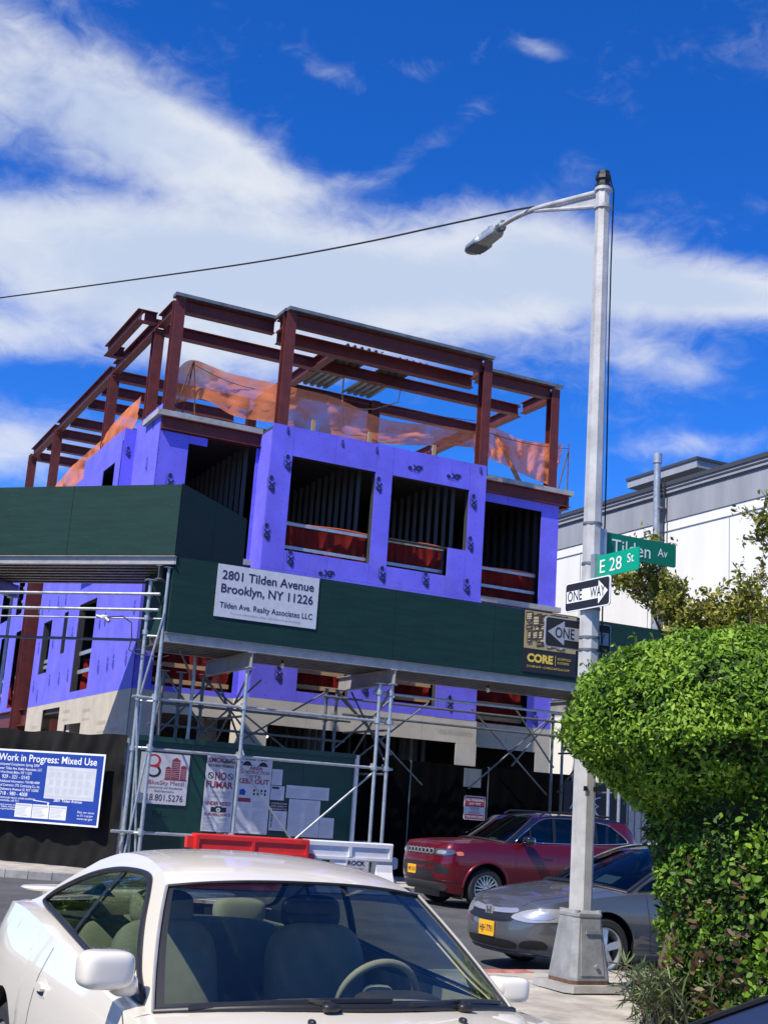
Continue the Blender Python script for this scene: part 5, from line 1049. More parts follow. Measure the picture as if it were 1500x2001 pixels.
leaves('dry_leaves', 'dry_leaf', [p for p in P if p.z > 0.05], [n_ for p, n_ in zip(P, N) if p.z > 0.05], 0.075, HG, aspect=0.5, jit=1.0)
P, N, T = [], [], []
for i in range(2000):
    d = Vector((-0.35+random.gauss(0, 0.3), -0.85+random.gauss(0, 0.2), -0.1+random.gauss(0, 0.4))).normalized(); p = low_pt(d, random.uniform(1.0, 1.09))
    if p.z > 0.06: P.append(p); N.append(d); T.append(0.75)
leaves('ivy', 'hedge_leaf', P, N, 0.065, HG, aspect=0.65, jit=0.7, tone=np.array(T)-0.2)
mb = MB(); mb.tube([(6.98, 8.72, 0.02), (6.97, 8.7, 0.5), (7.05, 8.6, 1.0), (7.2, 8.5, 1.6)], lambda s: 0.06-0.02*s, 8); mb.tube([(7.7, 8.2, 0.02), (7.65, 8.25, 0.8), (7.5, 8.4, 1.8)], lambda s: 0.07-0.02*s, 8); mb.build('trunk', 'bark', HG, 50)
# bamboo-like grass in front of it
GC = Vector((6.80, 8.34, 0.05)); GR = thing('ornamental_grass', 'feathery pale green grass clump at the foot of the clipped shrub', 'plant', GC)
P, N, st = [], [], MB()
for i in range(110):
    a = random.uniform(0, 2*math.pi); r = random.uniform(0.02, 0.34); o = GC+Vector((math.cos(a)*r, math.sin(a)*r, 0.0)); L = random.uniform(0.28, 0.72); dr = (Vector((math.cos(a), math.sin(a), 0))*random.uniform(0.2, 0.7)+Vector((-0.15, 0, 0)))
    pts = [o+Vector((0, 0, 1))*L*t+dr*L*t*t*0.8-Vector((0, 0, 1))*L*0.35*t**3 for t in (0, 0.25, 0.5, 0.75, 1.0)]; st.tube(pts, 0.004, 4)
    for s in range(14): t = random.uniform(0.25, 1); q = o+Vector((0, 0, 1))*L*t+dr*L*t*t*0.8-Vector((0, 0, 1))*L*0.35*t**3; P.append(q); N.append(Vector((random.gauss(0, 1), random.gauss(0, 1), 0.6)))
st.build('stems', 'bark', GR)['kind'] = 'stuff'; leaves('blades', 'grass_leaf', P, N, 0.15, GR, aspect=0.11, jit=0.9)
# loose tree behind
def branchy(base, name, label, height, crown, spread, leafm, nleaf, seed, size=0.055, xmin=-1e9):
    rs = random.Random(seed); T = thing(name, label, 'tree', base); tr, P, N = MB(), [], []
    base = Vector(base); top = base+Vector((0.1, 0.05, height))
    tr.tube([base-Vector((0, 0, 0.1)), base.lerp(top, 0.35)+Vector((0.05, 0, 0)), base.lerp(top, 0.7), top], lambda s: 0.09-0.05*s, 8)
    def grow(p, d, L, r, lvl):
        pts = [p]; q = p.copy(); dd = d.copy()
        for i in range(4):
            dd = (dd+Vector((rs.gauss(0, .18), rs.gauss(0, .18), rs.gauss(0.06, .12)))).normalized()
            if q.x < xmin: dd.x = abs(dd.x)
            q = q+dd*L/4; pts.append(q.copy())
        tr.tube(pts, lambda s: r*(1-0.6*s), 5 if lvl else 6)
        if lvl == 3 or L < 0.16:
            for i in range(nleaf): t = rs.random(); k = min(int(t*4), 3); P.append(pts[k].lerp(pts[k+1], t*4-k)+Vector((rs.gauss(0, .03), rs.gauss(0, .03), rs.gauss(0, .03)))); N.append(Vector((rs.gauss(0, 1), rs.gauss(0, 1), 0.6)))
            return
        for i in range(5 if lvl == 0 else 5):
            k = rs.randint(1, 4); nd_ = (dd+Vector((rs.gauss(0, .75), rs.gauss(0, .75), rs.gauss(0.1, .45)))).normalized(); grow(pts[k], nd_, L*rs.uniform(0.5, 0.72), r*0.55, lvl+1)
    for i in range(10):
        a = i*2.4+rs.uniform(-.3, .3); f = rs.uniform(0.5, 1.0); d = Vector((math.cos(a)*spread, math.sin(a)*spread, rs.uniform(0.35, 0.9))).normalized(); grow(base.lerp(top, f), d, crown*rs.uniform(0.8, 1.15), 0.03, 0)
    tr.build('trunk', 'bark', T, 50); leaves('crown', leafm, P, N, size, T, aspect=0.5, jit=0.9); return T
branchy((8.85, 9.75, 0.1), 'small_tree', 'tallest yellow green small tree at the right edge behind the clipped shrub', 2.95, 0.95, 1.0, 'tree_leaf', 34, 11, 0.06, 8.3)
branchy((8.50, 10.0, 0.1), 'small_tree', 'loose yellow green bush between the lamp post and the tallest small tree', 3.0, 0.95, 1.2, 'tree_leaf', 36, 21, 0.056, 8.0)
# trees and a house on the far left corner, beyond the picture, that the car windows mirror
branchy((-5.6, 28.0, 0.13), 'street_tree', 'leafy tree left of the picture, mirrored in the coupe side window', 4.6, 2.9, 1.0, 'hedge_leaf', 16, 31, 0.26)
branchy((-5.8, 36.0, 0.13), 'street_tree', 'second leafy tree left of the picture beside the brick house', 5.0, 3.1, 1.0, 'hedge_leaf', 16, 37, 0.28)
struct(MB().box(-12, -4.6, 24.0, 80, -0.3, 0.13).build('pavement_left', 'concrete_walk'))
BH = thing('brick_house', 'brown brick house left of the picture behind the leafy trees', 'house', (-14, 36, 0.1)); mat('brown_brick', (0.20, 0.10, 0.07), 0.9, var=0.2, vscale=6)
BH_ = wp_(MB().box(-22, -11, 30, 46, -0.1, 7.5), 'wall', 'brown_brick', BH); wp_(MB().add([(-22.3, 29.7, 7.5), (-10.7, 29.7, 7.5), (-10.7, 46.3, 7.5), (-22.3, 46.3, 7.5), (-16.5, 29.7, 10.5), (-16.5, 46.3, 10.5)], [(0,1,4), (1,2,5,4), (2,3,5), (3,0,4,5)]), 'roof', 'slab_dark', BH)
for y in (32, 36, 40):
    for z in (1.2, 4.4): w_ = wp_(MB().box(-10.99, -10.95, y, y+1.2, z, z+1.7), 'window', 'white_print', BH); wp_(MB().box(-10.949, -10.94, y+0.1, y+1.1, z+0.1, z+1.6), 'pane', 'lens_dark', w_)
# ------------------------------------------------------------------ cars (local frame: x forward, y left, z up)
def ray_poly(c, a, poly):
    # distance from c along angle a to the outline
    dx, dz = math.cos(a), math.sin(a); best = None; n = len(poly)
    for i in range(n):
        p, q = poly[i], poly[(i+1) % n]; ex, ez = q[0]-p[0], q[1]-p[1]; den = dx*ez-dz*ex
        if abs(den) < 1e-12: continue
        t = ((p[0]-c[0])*ez-(p[1]-c[1])*ex)/den; s = ((p[0]-c[0])*dz-(p[1]-c[1])*dx)/den
        if t > 1e-6 and -1e-9 <= s <= 1+1e-9 and (best is None or t > best): best = t
    return best
class Car:
    def __init__(s, P, label, loc, rotz, paint, name='parked_car'):
        s.P = P; s.paint = paint
        s.root = thing(name, label, 'car', loc, 'parked cars', rotz); BASE[s.root.name] = Vector()
        s.zt = pchip(P['zt']); s.cr = pchip(P['crown']); s.zb = pchip(P['zb']); s.so = pchip(P['side_off']); s.fo = pchip(P['front_off']); s.ro = pchip(P['rear_off'])
        s.shoulder = P.get('shoulder', 0.05)
        s.make_plan(); s.body(); s.cabin(); s.bvh()
    def part(s, mb, name, m, parent=None, smooth=None, label=None, merge=False):
        o = mb.build(name, m, parent or s.root, smooth, merge=merge)
        if label: o['label'] = label
        return o
    def make_plan(s):
        P = s.P; pl = catmull([Vector((x, y, 0)) for x, y in P['plan']], 10)
        s.plan = pl
        xs = [p.x for p in pl]; i0 = 0
        # half-width as a function of x on the sides
        pts = sorted({round(p.x, 4): p.y for p in pl}.items()); s.wx = pchip(pts)
        # ring of stations, dense at the wheel arches
        st = [p for p in pl]
        extra = []
        for xw in P['wheels']:
            Ra = P['arch']
            for k in range(19):
                a = math.pi*k/18; extra.append(xw+Ra*math.cos(a)*0.9995)
            extra += [xw+Ra*1.002, xw-Ra*1.002]
        lo, hi = P['plan_side']
        st = [(p.x, p.y) for p in pl if not any(abs(p.x-xw) < P['arch']*1.01 and lo < p.x < hi for xw in P['wheels'])]
        fr = [p for p in st if p[0] >= hi]; rr_ = [p for p in st if p[0] <= lo]
        sd = sorted([p[0] for p in st if lo < p[0] < hi]+[e for e in extra], reverse=True)
        s.st = fr+[(x, s.wx(x)) for x in sd]+rr_
        N = len(s.st); s.nm = []
        for i in range(N):
            a = s.st[max(i-1, 0)]; b = s.st[min(i+1, N-1)]; t = Vector((b[0]-a[0], b[1]-a[1])); 
            if i == 0: n = Vector((1, 0))
            elif i == N-1: n = Vector((-1, 0))
            else: n = Vector((t.y, -t.x)).normalized()
            s.nm.append(n)
    def zbot(s, x):
        z = s.zb(x)
        for xw in s.P['wheels']:
            Ra = s.P['arch']
            if abs(x-xw) < Ra: z = max(z, s.P['wr']+0.01+math.sqrt(Ra*Ra-(x-xw)**2)*s.P.get('arch_k', 1.0))
        return z
    def off(s, nx, z):
        w = nx*nx; return (s.fo(z) if nx > 0 else s.ro(z))*w+s.so(z)*(1-w)
    def side_y(s, x, z): return s.wx(x)-s.so(z)
    def body(s):
        K = 22; rows = [[] for _ in range(K+1)]
        for (x, y), n in zip(s.st, s.nm):
            z0, z1 = s.zbot(x), s.zt(x)
            for k in range(K+1):
                f = k/K; z = z0+(z1-z0)*(1-(1-f)**1.15); o = s.off(n.x, z)
                rows[k].append(Vector((x-n.x*o, max(0, y-n.y*o) if 0 < s.st.index((x, y)) < len(s.st)-1 else 0, z)))
        s.top = rows[-1]
        mb = MB(); mb.grid(rows); mb.grid([[Vector((p.x, -p.y, p.z)) for p in r] for r in rows], flip=True)
        # hood, shoulders and deck
        xc, xd = s.P['cowl'][0], s.P['deck'][0]; M = 12
        front = [p for p in s.top if p.x >= xc-0.02]; rear = [p for p in s.top if p.x <= xd+0.02]
        for grp in (front, rear):
            rws = []
            for p in grp:
                c = s.cr(p.x); rws.append([Vector((p.x, p.y*w, p.z+c*(1-abs(w)**2.6))) for w in [1-2*j/M for j in range(M+1)]])
            mb.grid(rws, flip=True)
        mid = [p for p in s.top if xd-0.1 <= p.x <= xc+0.1]
        for sg in (1, -1):
            mb.grid([[Vector((p.x, sg*p.y, p.z)), Vector((p.x, sg*(p.y-s.shoulder*0.6), p.z+0.012)), Vector((p.x, sg*(p.y-s.shoulder), p.z+0.014))] for p in mid], flip=(sg > 0))
        s.bodyo = s.part(mb, 'body', s.paint, smooth=38, merge=True)
        # dark wheel housings and floor
        mb = MB(); Ra = s.P['arch']; yo = s.P['half']-0.05
        for xw in s.P['wheels']:
            for sg in (1, -1):
                A = [(xw+Ra*1.04*math.cos(math.pi*k/16), s.P['wr']+0.01+Ra*1.04*s.P.get('arch_k', 1.0)*math.sin(math.pi*k/16)) for k in range(17)]; A = [(xw+Ra*1.04, 0.16)]+A+[(xw-Ra*1.04, 0.16)]
                mb.grid([[Vector((x, sg*(yo-0.01), z)) for x, z in A], [Vector((x, sg*(yo-0.38), z)) for x, z in A]])
                mb.poly([Vector((x, sg*(yo-0.38), z)) for x, z in A])
        x0, x1 = s.P['plan'][-1][0]+0.2, s.P['plan'][0][0]-0.2
        mb.box(x0, x1, -yo+0.42, yo-0.42, 0.17, 0.45)
        mb.box(s.P['wheels'][1]+Ra*1.05, s.P['wheels'][0]-Ra*1.05, -yo+0.06, yo-0.06, 0.18, 0.30)
        s.part(mb, 'underbody', 'trim_black')
    # --- greenhouse
    def belt_y(s, x): return s.wx(x)-s.so(s.zt(x))-s.shoulder
    def gy(s, x, z):
        zb_ = s.zt(x)+0.014; g = s.P['gh']; t = max(0, (z-zb_)/(g['ztop']-zb_)); return s.belt_y(x)-g['tumble']*(0.75*t+0.25*t*t)
    def cabin(s):
        g = s.P['gh']; xc, xd = s.P['cowl'][0], s.P['deck'][0]
        mk = lambda pts, n: [(p.x, p.y) for p in catmull([Vector((a, b, 0)) for a, b in pts], n)]
        A = mk([(xc, s.zt(xc)+0.014)]+g['A'], 6); Rl = mk([A[-1]]+g['rail'], 6); Cc = mk([Rl[-1]]+g['C']+[(xd, s.zt(xd)+0.014)], 6)
        s.A, s.Rl, s.Cc = A, Rl, Cc
        up = lambda p, sg=1: Vector((p[0], sg*s.gy(p[0], p[1]), p[1]))
        M = 24
        ws = [1, .955]+[.955-1.91*j/(M-2) for j in range(1, M-2)]+[-.955, -1]
        def strip(curve, bow0, bow1, cr0, cr1):
            rows = []; n = len(curve)-1
            for i, p in enumerate(curve):
                t = i/n; b = bow0+(bow1-bow0)*t; c = cr0+(cr1-cr0)*t; y = s.gy(*p); rows.append([Vector((p[0]+b*(1-w*w), w*y, p[1]+c*(1-abs(w)**2.4))) for w in ws])
            return rows
        W_ = strip(A, g['bow'][0], g['bow'][1], g['cw'][0], g['cw'][1]); Ro = strip(Rl, g['bow'][1], -g['bow'][2], g['cw'][1], g['cw'][2]); Rg = strip(Cc, -g['bow'][2], -g['bow'][3], g['cw'][2], g['cw'][3])
        s.W_, s.Rg = W_, Rg
        nA, nC = len(W_)-1, len(Rg)-1
        # windshield with its dark painted edge, sun strip on top
        gm = s.P['glass']
        def mf(i, j):
            if j == 0 or j == M-1 or i < 1: return 1
            return 2 if (i >= nA-2 and gm[2]) else 0
        s.glass_f = s.part(MB().grid(W_, mfun=mf).orient((0,0,.5)), 'windshield', [gm[0], 'trim_black', 'glass_sun'], smooth=60)
        s.part(MB().grid(Rg, mfun=lambda i, j: 1 if (j in (0, M-1) or i in (0, nC-1)) else 0).orient((0,0,.5)), 'rear_window', [gm[1], 'trim_black'], smooth=60)
        rail_edge = []
        s.part(MB().grid(Ro).orient((0,0,.5)), 'roof', s.P.get('roof_paint', s.paint), smooth=60)
        # sides with the window opening
        belt = []; n = 40
        for i in range(n+1): x = xd+(xc-xd)*i/n; belt.append((x, s.zt(x)+0.014))
        outer = belt[:-1]+A[:-1]+Rl[:-1]+Cc[:-1]
        win = [(p.x, p.y) for p in catmull([Vector((a, b, 0)) for a, b in g['win']], g.get('wn', 5), closed=True)]
        s.win = win
        c = g['wc']; an = sorted([math.atan2(p[1]-c[1], p[0]-c[0]) for p in win+outer])
        an = [a for i, a in enumerate(an) if i == 0 or a-an[i-1] > 1e-4]
        rw = [ray_poly(c, a, win) for a in an]; ro = [ray_poly(c, a, outer) for a in an]
        for sg in (1, -1):
            rows = []
            for k in range(5):
                f = k/4; rows.append([up((c[0]+math.cos(a)*(q+(o-q)*f), c[1]+math.sin(a)*(q+(o-q)*f)), sg) for a, q, o in zip(an+[an[0]], rw+[rw[0]], ro+[ro[0]])])
            # small return into the opening
            rows = [[Vector((p.x, p.y-sg*0.02, p.z)) for p in rows[0]]]+rows
            fm = s.P.get('frame_fn'); cen = lambda i, j: (rows[i][j]+rows[i+1][j+1])/2
            s.part(MB().grid(rows, flip=(sg > 0), mfun=(lambda i, j: fm(cen(i, j))) if fm else None).orient((0,0,.8)), 'side_frame', [s.paint, 'black_paint'] if fm else s.paint, smooth=40)
            pane = []
            for k in range(7): f = k/6; pane.append([up((c[0]+math.cos(a)*q*f, c[1]+math.sin(a)*q*f), sg)-Vector((0, sg*0.012, 0)) for a, q in zip(an+[an[0]], rw+[rw[0]])])
            s.part(MB().grid(pane).orient((0,0,.8)), 'side_window', gm[1], smooth=60)
            tr = [up(p, sg)+Vector((0, sg*0.004, 0)) for p in win]; s.part(MB().tube(tr, g.get('trim', 0.012), 6, closed=True), 'window_trim', g.get('trim_mat', 'trim_black'), smooth=60)
            for (x0, z0, x1, z1, w) in g.get('posts', ()):
                a = up((x0, z0), sg); b = up((x1, z1), sg); d = Vector((0, sg*0.003, 0)); pr_ = []
                for i in range(7): t = i/6; xx = x0+(x1-x0)*t; zz_ = z0+(z1-z0)*t; pr_.append([up((xx-w/2, zz_), sg)+d*0.5, up((xx+w/2, zz_), sg)+d*0.5])
                s.part(MB().grid(pr_, flip=(sg < 0)).grid([[p-Vector((0, sg*0.02, 0)) for p in r] for r in pr_], flip=(sg > 0)), 'window_post', 'trim_black')
    def bvh(s):
        me = s.bodyo.data; s.tree = BVHTree.FromPolygons([v.co for v in me.vertices], [tuple(p.vertices) for p in me.polygons])
    def cast(s, o, d):
        h = s.tree.ray_cast(Vector(o), Vector(d)); return h[0], h[1]
    def patch(s, name, outline, view, m, proud=0.004, rings=6, parent=None, sg=1, dens=4, smooth=40, closed_curve=True):
        # a panel that lies on the body: outline in (y,z) seen from the front/rear or (x,z) from the side
        pts = [(p.x, p.y) for p in catmull([Vector((a, b, 0)) for a, b in outline], dens, closed=True)] if closed_curve else outline
        if not closed_curve:
            q = []
            for i in range(len(pts)):
                a, b = pts[i], pts[(i+1) % len(pts)]; q += [(a[0]+(b[0]-a[0])*k/dens, a[1]+(b[1]-a[1])*k/dens) for k in range(dens)]
            pts = q
        cx = sum(p[0] for p in pts)/len(pts); cz = sum(p[1] for p in pts)/len(pts); rows = []
        def hit(a, z):
            if abs(a) < 1e-3 and view != 'side': a = 1.1e-3
            if view == 'front': o, d = (5, a, z), (-1, 0, 0)
            elif view == 'rear': o, d = (-5, a, z), (1, 0, 0)
            elif view == 'top': o, d = (a, z, 4), (0, 0, -1)
            else: o, d = (a, sg*3, z), (0, -sg, 0)
            h, n = s.cast(o, d)
            if h is None: return None
            if n.dot(Vector(d)) > 0: n = -n
            return h, n
        ok = []
        for k in range(rings+1):
            f = k/rings; r = []
            for a, z in pts+[pts[0]]:
                r.append(hit(cx+(a-cx)*f, cz+(z-cz)*f))
            rows.append(r)
        good = [h for r in rows for h in r if h]
        if not good: return None
        R_ = []
        for r in rows: R_.append([(h[0]+h[1]*proud) if h else None for h in r])
        last = [(h[0]-h[1]*0.01) if h else None for h in rows[-1]]; R_.append(last)
        for i in range(len(R_)):
            for j in range(len(R_[i])):
                if R_[i][j] is None:
                    R_[i][j] = R_[i-1][j] if i and R_[i-1][j] is not None else good[0][0]
        return s.part(MB().grid(R_).orient((0, 0, .5)), name, m, parent, smooth)
    def seam(s, name, pts, sg, w=0.006, m='trim_black', side=True):
        P_ = catmull([Vector((a, b, 0)) for a, b in pts], 8); rows = []; 
        for i, p in enumerate(P_):
            a = P_[max(i-1, 0)]; b = P_[min(i+1, len(P_)-1)]; t = (b-a).normalized(); n = Vector((-t.y, t.x, 0)); r = []
            for k in (-1, 1):
                q = p+n*k*w/2
                h, nn = s.cast((q.x, sg*3, q.y), (0, -sg, 0)) if side else s.cast((q.x, q.y, 3), (0, 0, -1))
                if h is None: return
                if side and nn.y*sg < 0 or (not side and nn.z < 0): nn = -nn
                r.append(h+nn*0.0015)
            rows.append(r)
        return s.part(MB().grid(rows), name, m)
    def wheel(s, xw, sg, spokes=5, rim='alloy', style=0, rr=0.0):
        P = s.P; r = P['wr']; y = sg*(P['half']-0.13); ax = Vector((0, sg, 0)); c = Vector((xw, y, r)); w = P.get('tw', 0.205)
        t = s.part(MB().lathe([(r*0.66, -w/2), (r*0.9, -w/2), (r*0.985, -w*0.36), (r, -w*0.2), (r, w*0.2), (r*0.985, w*0.36), (r*0.9, w/2), (r*0.72, w/2), (r*0.67, w*0.42), (r*0.66, w*0.3)], c, ax, 40), 'wheel', 'tyre', smooth=40)
        mb = MB().lathe([(r*0.66, w*0.42), (r*0.675, w*0.45), (r*0.63, w*0.44), (r*0.60, w*0.25), (r*0.58, -w*0.3)], c, ax, 40)
        hub = c+ax*w*0.34; mb.cyl(c, hub+ax*0.012, r*0.16, 16)
        a0 = ax.orthogonal().normalized(); b0 = ax.cross(a0)
        for k in range(spokes):
            ang = 2*math.pi*(k+rr)/spokes; d = a0*math.cos(ang)+b0*math.sin(ang); e = ax.cross(d)
            if style == 0: mb.add([hub+d*r*0.1+e*r*0.10+ax*0.01, hub+d*r*0.1-e*r*0.10+ax*0.01, hub+d*r*0.62-e*r*0.12-ax*0.0, hub+d*r*0.62+e*r*0.12, hub+d*r*0.1+e*r*0.10-ax*0.04, hub+d*r*0.1-e*r*0.10-ax*0.04, hub+d*r*0.62-e*r*0.12-ax*0.05, hub+d*r*0.62+e*r*0.12-ax*0.05], [(3,2,1,0), (0,1,5,4), (1,2,6,5), (2,3,7,6), (3,0,4,7)][::1])
            else:
                for q in (-1, 1): mb.bar(hub+d*r*0.12+e*q*r*0.04, hub+d*r*0.63+e*q*r*0.11, r*0.055, 0.03, ax)
        s.part(mb, 'rim', rim, t, 40)
        s.part(MB().lathe([(0.001, w*0.05), (r*0.42, w*0.05), (r*0.42, -0.02), (0.001, -0.02)], c, ax, 28), 'brake_disc', 'galv_dark', t); s.part(MB().cyl(c-ax*w*0.1, c-ax*w*0.2, r*0.63, 24), 'rim_shadow_plate', 'trim_black', t)
        return t
    def mirror(s, x, z, y, sg, m, size=(0.09, 0.115, 0.07), back=False):
        c = Vector((x, sg*y, z)); o = s.part(MB().sell(c, size, 0.55, 24, 14), 'wing_mirror', m, smooth=60)
        s.part(MB().sell(c-Vector((size[0]*0.72, 0, 0)), (size[0]*0.4, size[1]*0.88, size[2]*0.82), 0.4, 20, 10), 'mirror_glass', 'chrome', o, 60)
        return o
    def plate_(s, y, z, view='front', w=0.305, txt='HJH 7791'):
        h, n = s.cast((5, y+.0013, z), (-1, 0, 0)); x = h.x+0.012; F = Face((x, y-w/2, z-0.076), (0, 1, 0)); mb = MB(); mb.plate([F.p(a, b) for a, b in F.rrect(w, 0.152, 0.012)], 0.006); o = s.part(mb, 'licence_plate', 'plate'); t = MB(); F.text(t, txt, 0.025, 0.04, w-0.05, 0.07, bold=0.0); s.part(t, 'lettering', 'navy_print', o); return o
# ---- white two-door coupe, close to the camera
COUPE = dict(
 plan=[(2.24,0),(2.22,.3),(2.15,.55),(2.0,.76),(1.7,.86),(1.0,.885),(0,.89),(-1.0,.890),(-1.85,.872),(-2.32,.79),(-2.53,.56),(-2.60,.3),(-2.61,0)], plan_side=(-2.0, 1.80), half=0.89,
 zt=[(2.24,.71),(1.95,.78),(1.4,.85),(.9,.89),(.5,.912),(0,.948),(-.74,1.01),(-1.3,1.055),(-1.7,1.07),(-2.1,1.06),(-2.61,1.0)],
 crown=[(2.24,.02),(1.75,.07),(1.0,.075),(.5,.06),(-1.5,.03),(-2.61,.03)], zb=[(-2.61,.25),(-1.9,.21),(1.85,.21),(2.24,.24)],
 side_off=[(.2,.07),(.42,.02),(.62,0),(.80,.012),(.92,.04),(1.02,.075),(1.1,.10)], front_off=[(.2,.15),(.35,.03),(.5,0),(.65,.05),(.75,.16)], rear_off=[(.2,.12),(.45,0),(.7,.02),(.95,.08),(1.06,.16)],
 wheels=(1.36,-1.46), wr=.315, arch=.375, shoulder=.085, cowl=(.70,), deck=(-1.95,), glass=('glass_windshield', 'glass_side', True),
 gh=dict(ztop=1.38, tumble=.205, A=[(.43,1.115),(.15,1.32)], rail=[(-.06,1.372),(-.42,1.408),(-.85,1.402),(-1.15,1.35)], C=[(-1.45,1.235),(-1.72,1.125)], bow=(.28,.09,.10,.22), cw=(.055,.040,.035,.02),
   win=[(.56,.930),(.25,.952),(-.3,.990),(-.74,1.030),(-1.2,1.072),(-1.50,1.098),(-1.57,1.118),(-1.42,1.185),(-1.1,1.275),(-.78,1.325),(-.48,1.345),(-.18,1.342),(-.03,1.285),(.16,1.155),(.39,1.01)], wc=(-.5,1.14), trim=.014, posts=[(-.76,1.03,-.60,1.345,.045)]))
cu, cv, cz = 2.2915, 5.505, -0.135
WC = Car(COUPE, 'cream white two door coupe parked closest to the camera', (cu, cv, cz), -math.pi/2, 'white_paint')
for xw in COUPE['wheels']:
    for sg in (1, -1): WC.wheel(xw, sg, 7, 'alloy')
for sg in (1, -1):
    WC.seam('door_seam', [(-.68, .975), (-.70, .93), (-.76, .80), (-.80, .62), (-.80, .34)], sg); WC.seam('door_seam', [(.60, .90), (.74, .80), (.80, .6), (.80, .34)], sg); WC.seam('door_seam', [(-.80, .335), (0, .335), (.80, .335)], sg)
    WC.seam('hood_seam', [(0.62, sg*.70), (1.0, sg*.74), (1.5, sg*.74), (1.95, sg*.62), (2.1, sg*.4)], 1, side=False)
    WC.patch('handle_recess', [(-.70, .775), (-.56, .775), (-.545, .80), (-.56, .84), (-.68, .845), (-.71, .82)], 'side', 'white_paint', 0.002, 3, sg=sg)
    WC.patch('door_handle', [(-.68, .80), (-.57, .80), (-.57, .825), (-.68, .825)], 'side', 'white_paint', 0.022, 3, sg=sg)
    WC.patch('handle_gap', [(-.68, .782), (-.575, .782), (-.575, .797), (-.68, .797)], 'side', 'seat_dark', 0.004, 2, sg=sg)
    WC.patch('key_lock', [(-.735, .80), (-.72, .80), (-.72, .816), (-.735, .816)], 'side', 'chrome', 0.004, 2, sg=sg)
    # wing mirror on a triangular sail
    c = Vector((.56, -.925, 1.045)) if sg < 0 else Vector((.52, .875, .975)); k_ = 1.0 if sg < 0 else .74; mo = WC.part(MB().sell(c, (.072*k_, .102*k_, .070*k_), .50, 32, 20, Matrix.Rotation(sg*R(-8), 3, 'Z')), 'wing_mirror', 'white_paint', smooth=60)
    WC.part(MB().sell(c-Vector((.045*k_, 0, 0)), (.035*k_, .09*k_, .06*k_), .4, 24, 12, Matrix.Rotation(sg*R(-8), 3, 'Z')), 'mirror_glass', 'chrome', mo, 60)
    WC.part(MB().sell((.50, sg*.835, .985), (.065, .05, .042), .6, 20, 12), 'mirror_foot', 'white_paint', mo, 60)
    pts = [(.52, .93), (.30, .955), (.27, 1.06), (.30, 1.07)]
    WC.part(MB().grid([[Vector((.50, sg*(WC.gy(.50, .935)+.008), .935)), Vector((.36, sg*(WC.gy(.36, .945)+.008), .945))], [Vector((.46, sg*(WC.gy(.46, .965)+.008), .965)), Vector((.33, sg*(WC.gy(.33, 1.05)+.008), 1.045))]]), 'mirror_sail', 'white_paint')
    WC.patch('tail_lamp', [(sg*.45, .80), (sg*.78, .78), (sg*.80, .90), (sg*.45, .92)], 'rear', 'red_print', 0.006); WC.patch('headlight', [(sg*.40, .56), (sg*.78, .55), (sg*.80, .66), (sg*.42, .66)], 'front', 'lens', 0.006)
WC.patch('grille', [(-.3, .58), (.3, .58), (.3, .66), (-.3, .66)], 'front', 'trim_black', 0.004); WC.patch('bumper_intake', [(-.5, .28), (.5, .28), (.5, .38), (-.5, .38)], 'front', 'trim_black', 0.004)
WC.part(MB().sell((-2.40, 0, 1.115), (.13, .66, .018), .5, 40, 10), 'boot_spoiler', 'white_paint', smooth=60)
for y in (-.5, .5): WC.part(MB().box(-2.43, -2.36, y-.04, y+.04, 1.0, 1.11), 'spoiler_foot', 'white_paint')
# drip moulding at the windscreen edge, wipers, washer jets, cowl
for sg in (1, -1): WC.part(MB().tube([Vector((p[0]+.006, sg*(WC.gy(*p)+.003), p[1]+.004)) for p in WC.A], .007, 6), 'windshield_moulding', 'alum', smooth=60)
WC.part(MB().tube([r + Vector((.004, 0, .004)) for r in WC.W_[-1]], .007, 6), 'windshield_moulding', 'trim_black', smooth=60); 
WC.part(MB().tube([r + Vector((.012, 0, .002)) for r in WC.W_[0]], .016, 6), 'cowl_rubber', 'trim_black', smooth=60)
def on_ws(i, j, e=.02): 
    r = WC.W_[i]; return r[j]+Vector((.6, 0, .8)).normalized()*e
for (i0, j0, i1, j1, pv) in ((1, 22, 0, 11, 15), (1, 10, 0, 2, 6)):
    a, b = on_ws(i0, j0, .022), on_ws(i1, j1, .022); n_ = 8
    pts = [on_ws(0, round(j0+(j1-j0)*k/n_), .018)+Vector((-.03*math.sin(k/n_*1.6)+.012, 0, .012*math.sin(k/n_*1.6))) for k in range(n_+1)]; bl = WC.part(MB().tube(pts, .011, 5), 'wiper', 'trim_black'); WC.part(MB().tube([on_ws(0, pv, .0)+Vector((.05, 0, 0)), on_ws(0, pv, .03)+Vector((.02, 0, 0)), pts[n_//2]], .010, 5).sell(on_ws(0, pv, .012)+Vector((.04, 0, 0)), (.025, .035, .016), .7, 12, 8), 'wiper_arm', 'trim_black', bl, 50)
for y in (-.33, .28): h, n_ = WC.cast((1.14, y, 3), (0, 0, -1)); WC.part(MB().sell(h+Vector((0, 0, .008)), (.022, .013, .012), .8, 12, 8), 'washer_jet', 'trim_black', smooth=60)
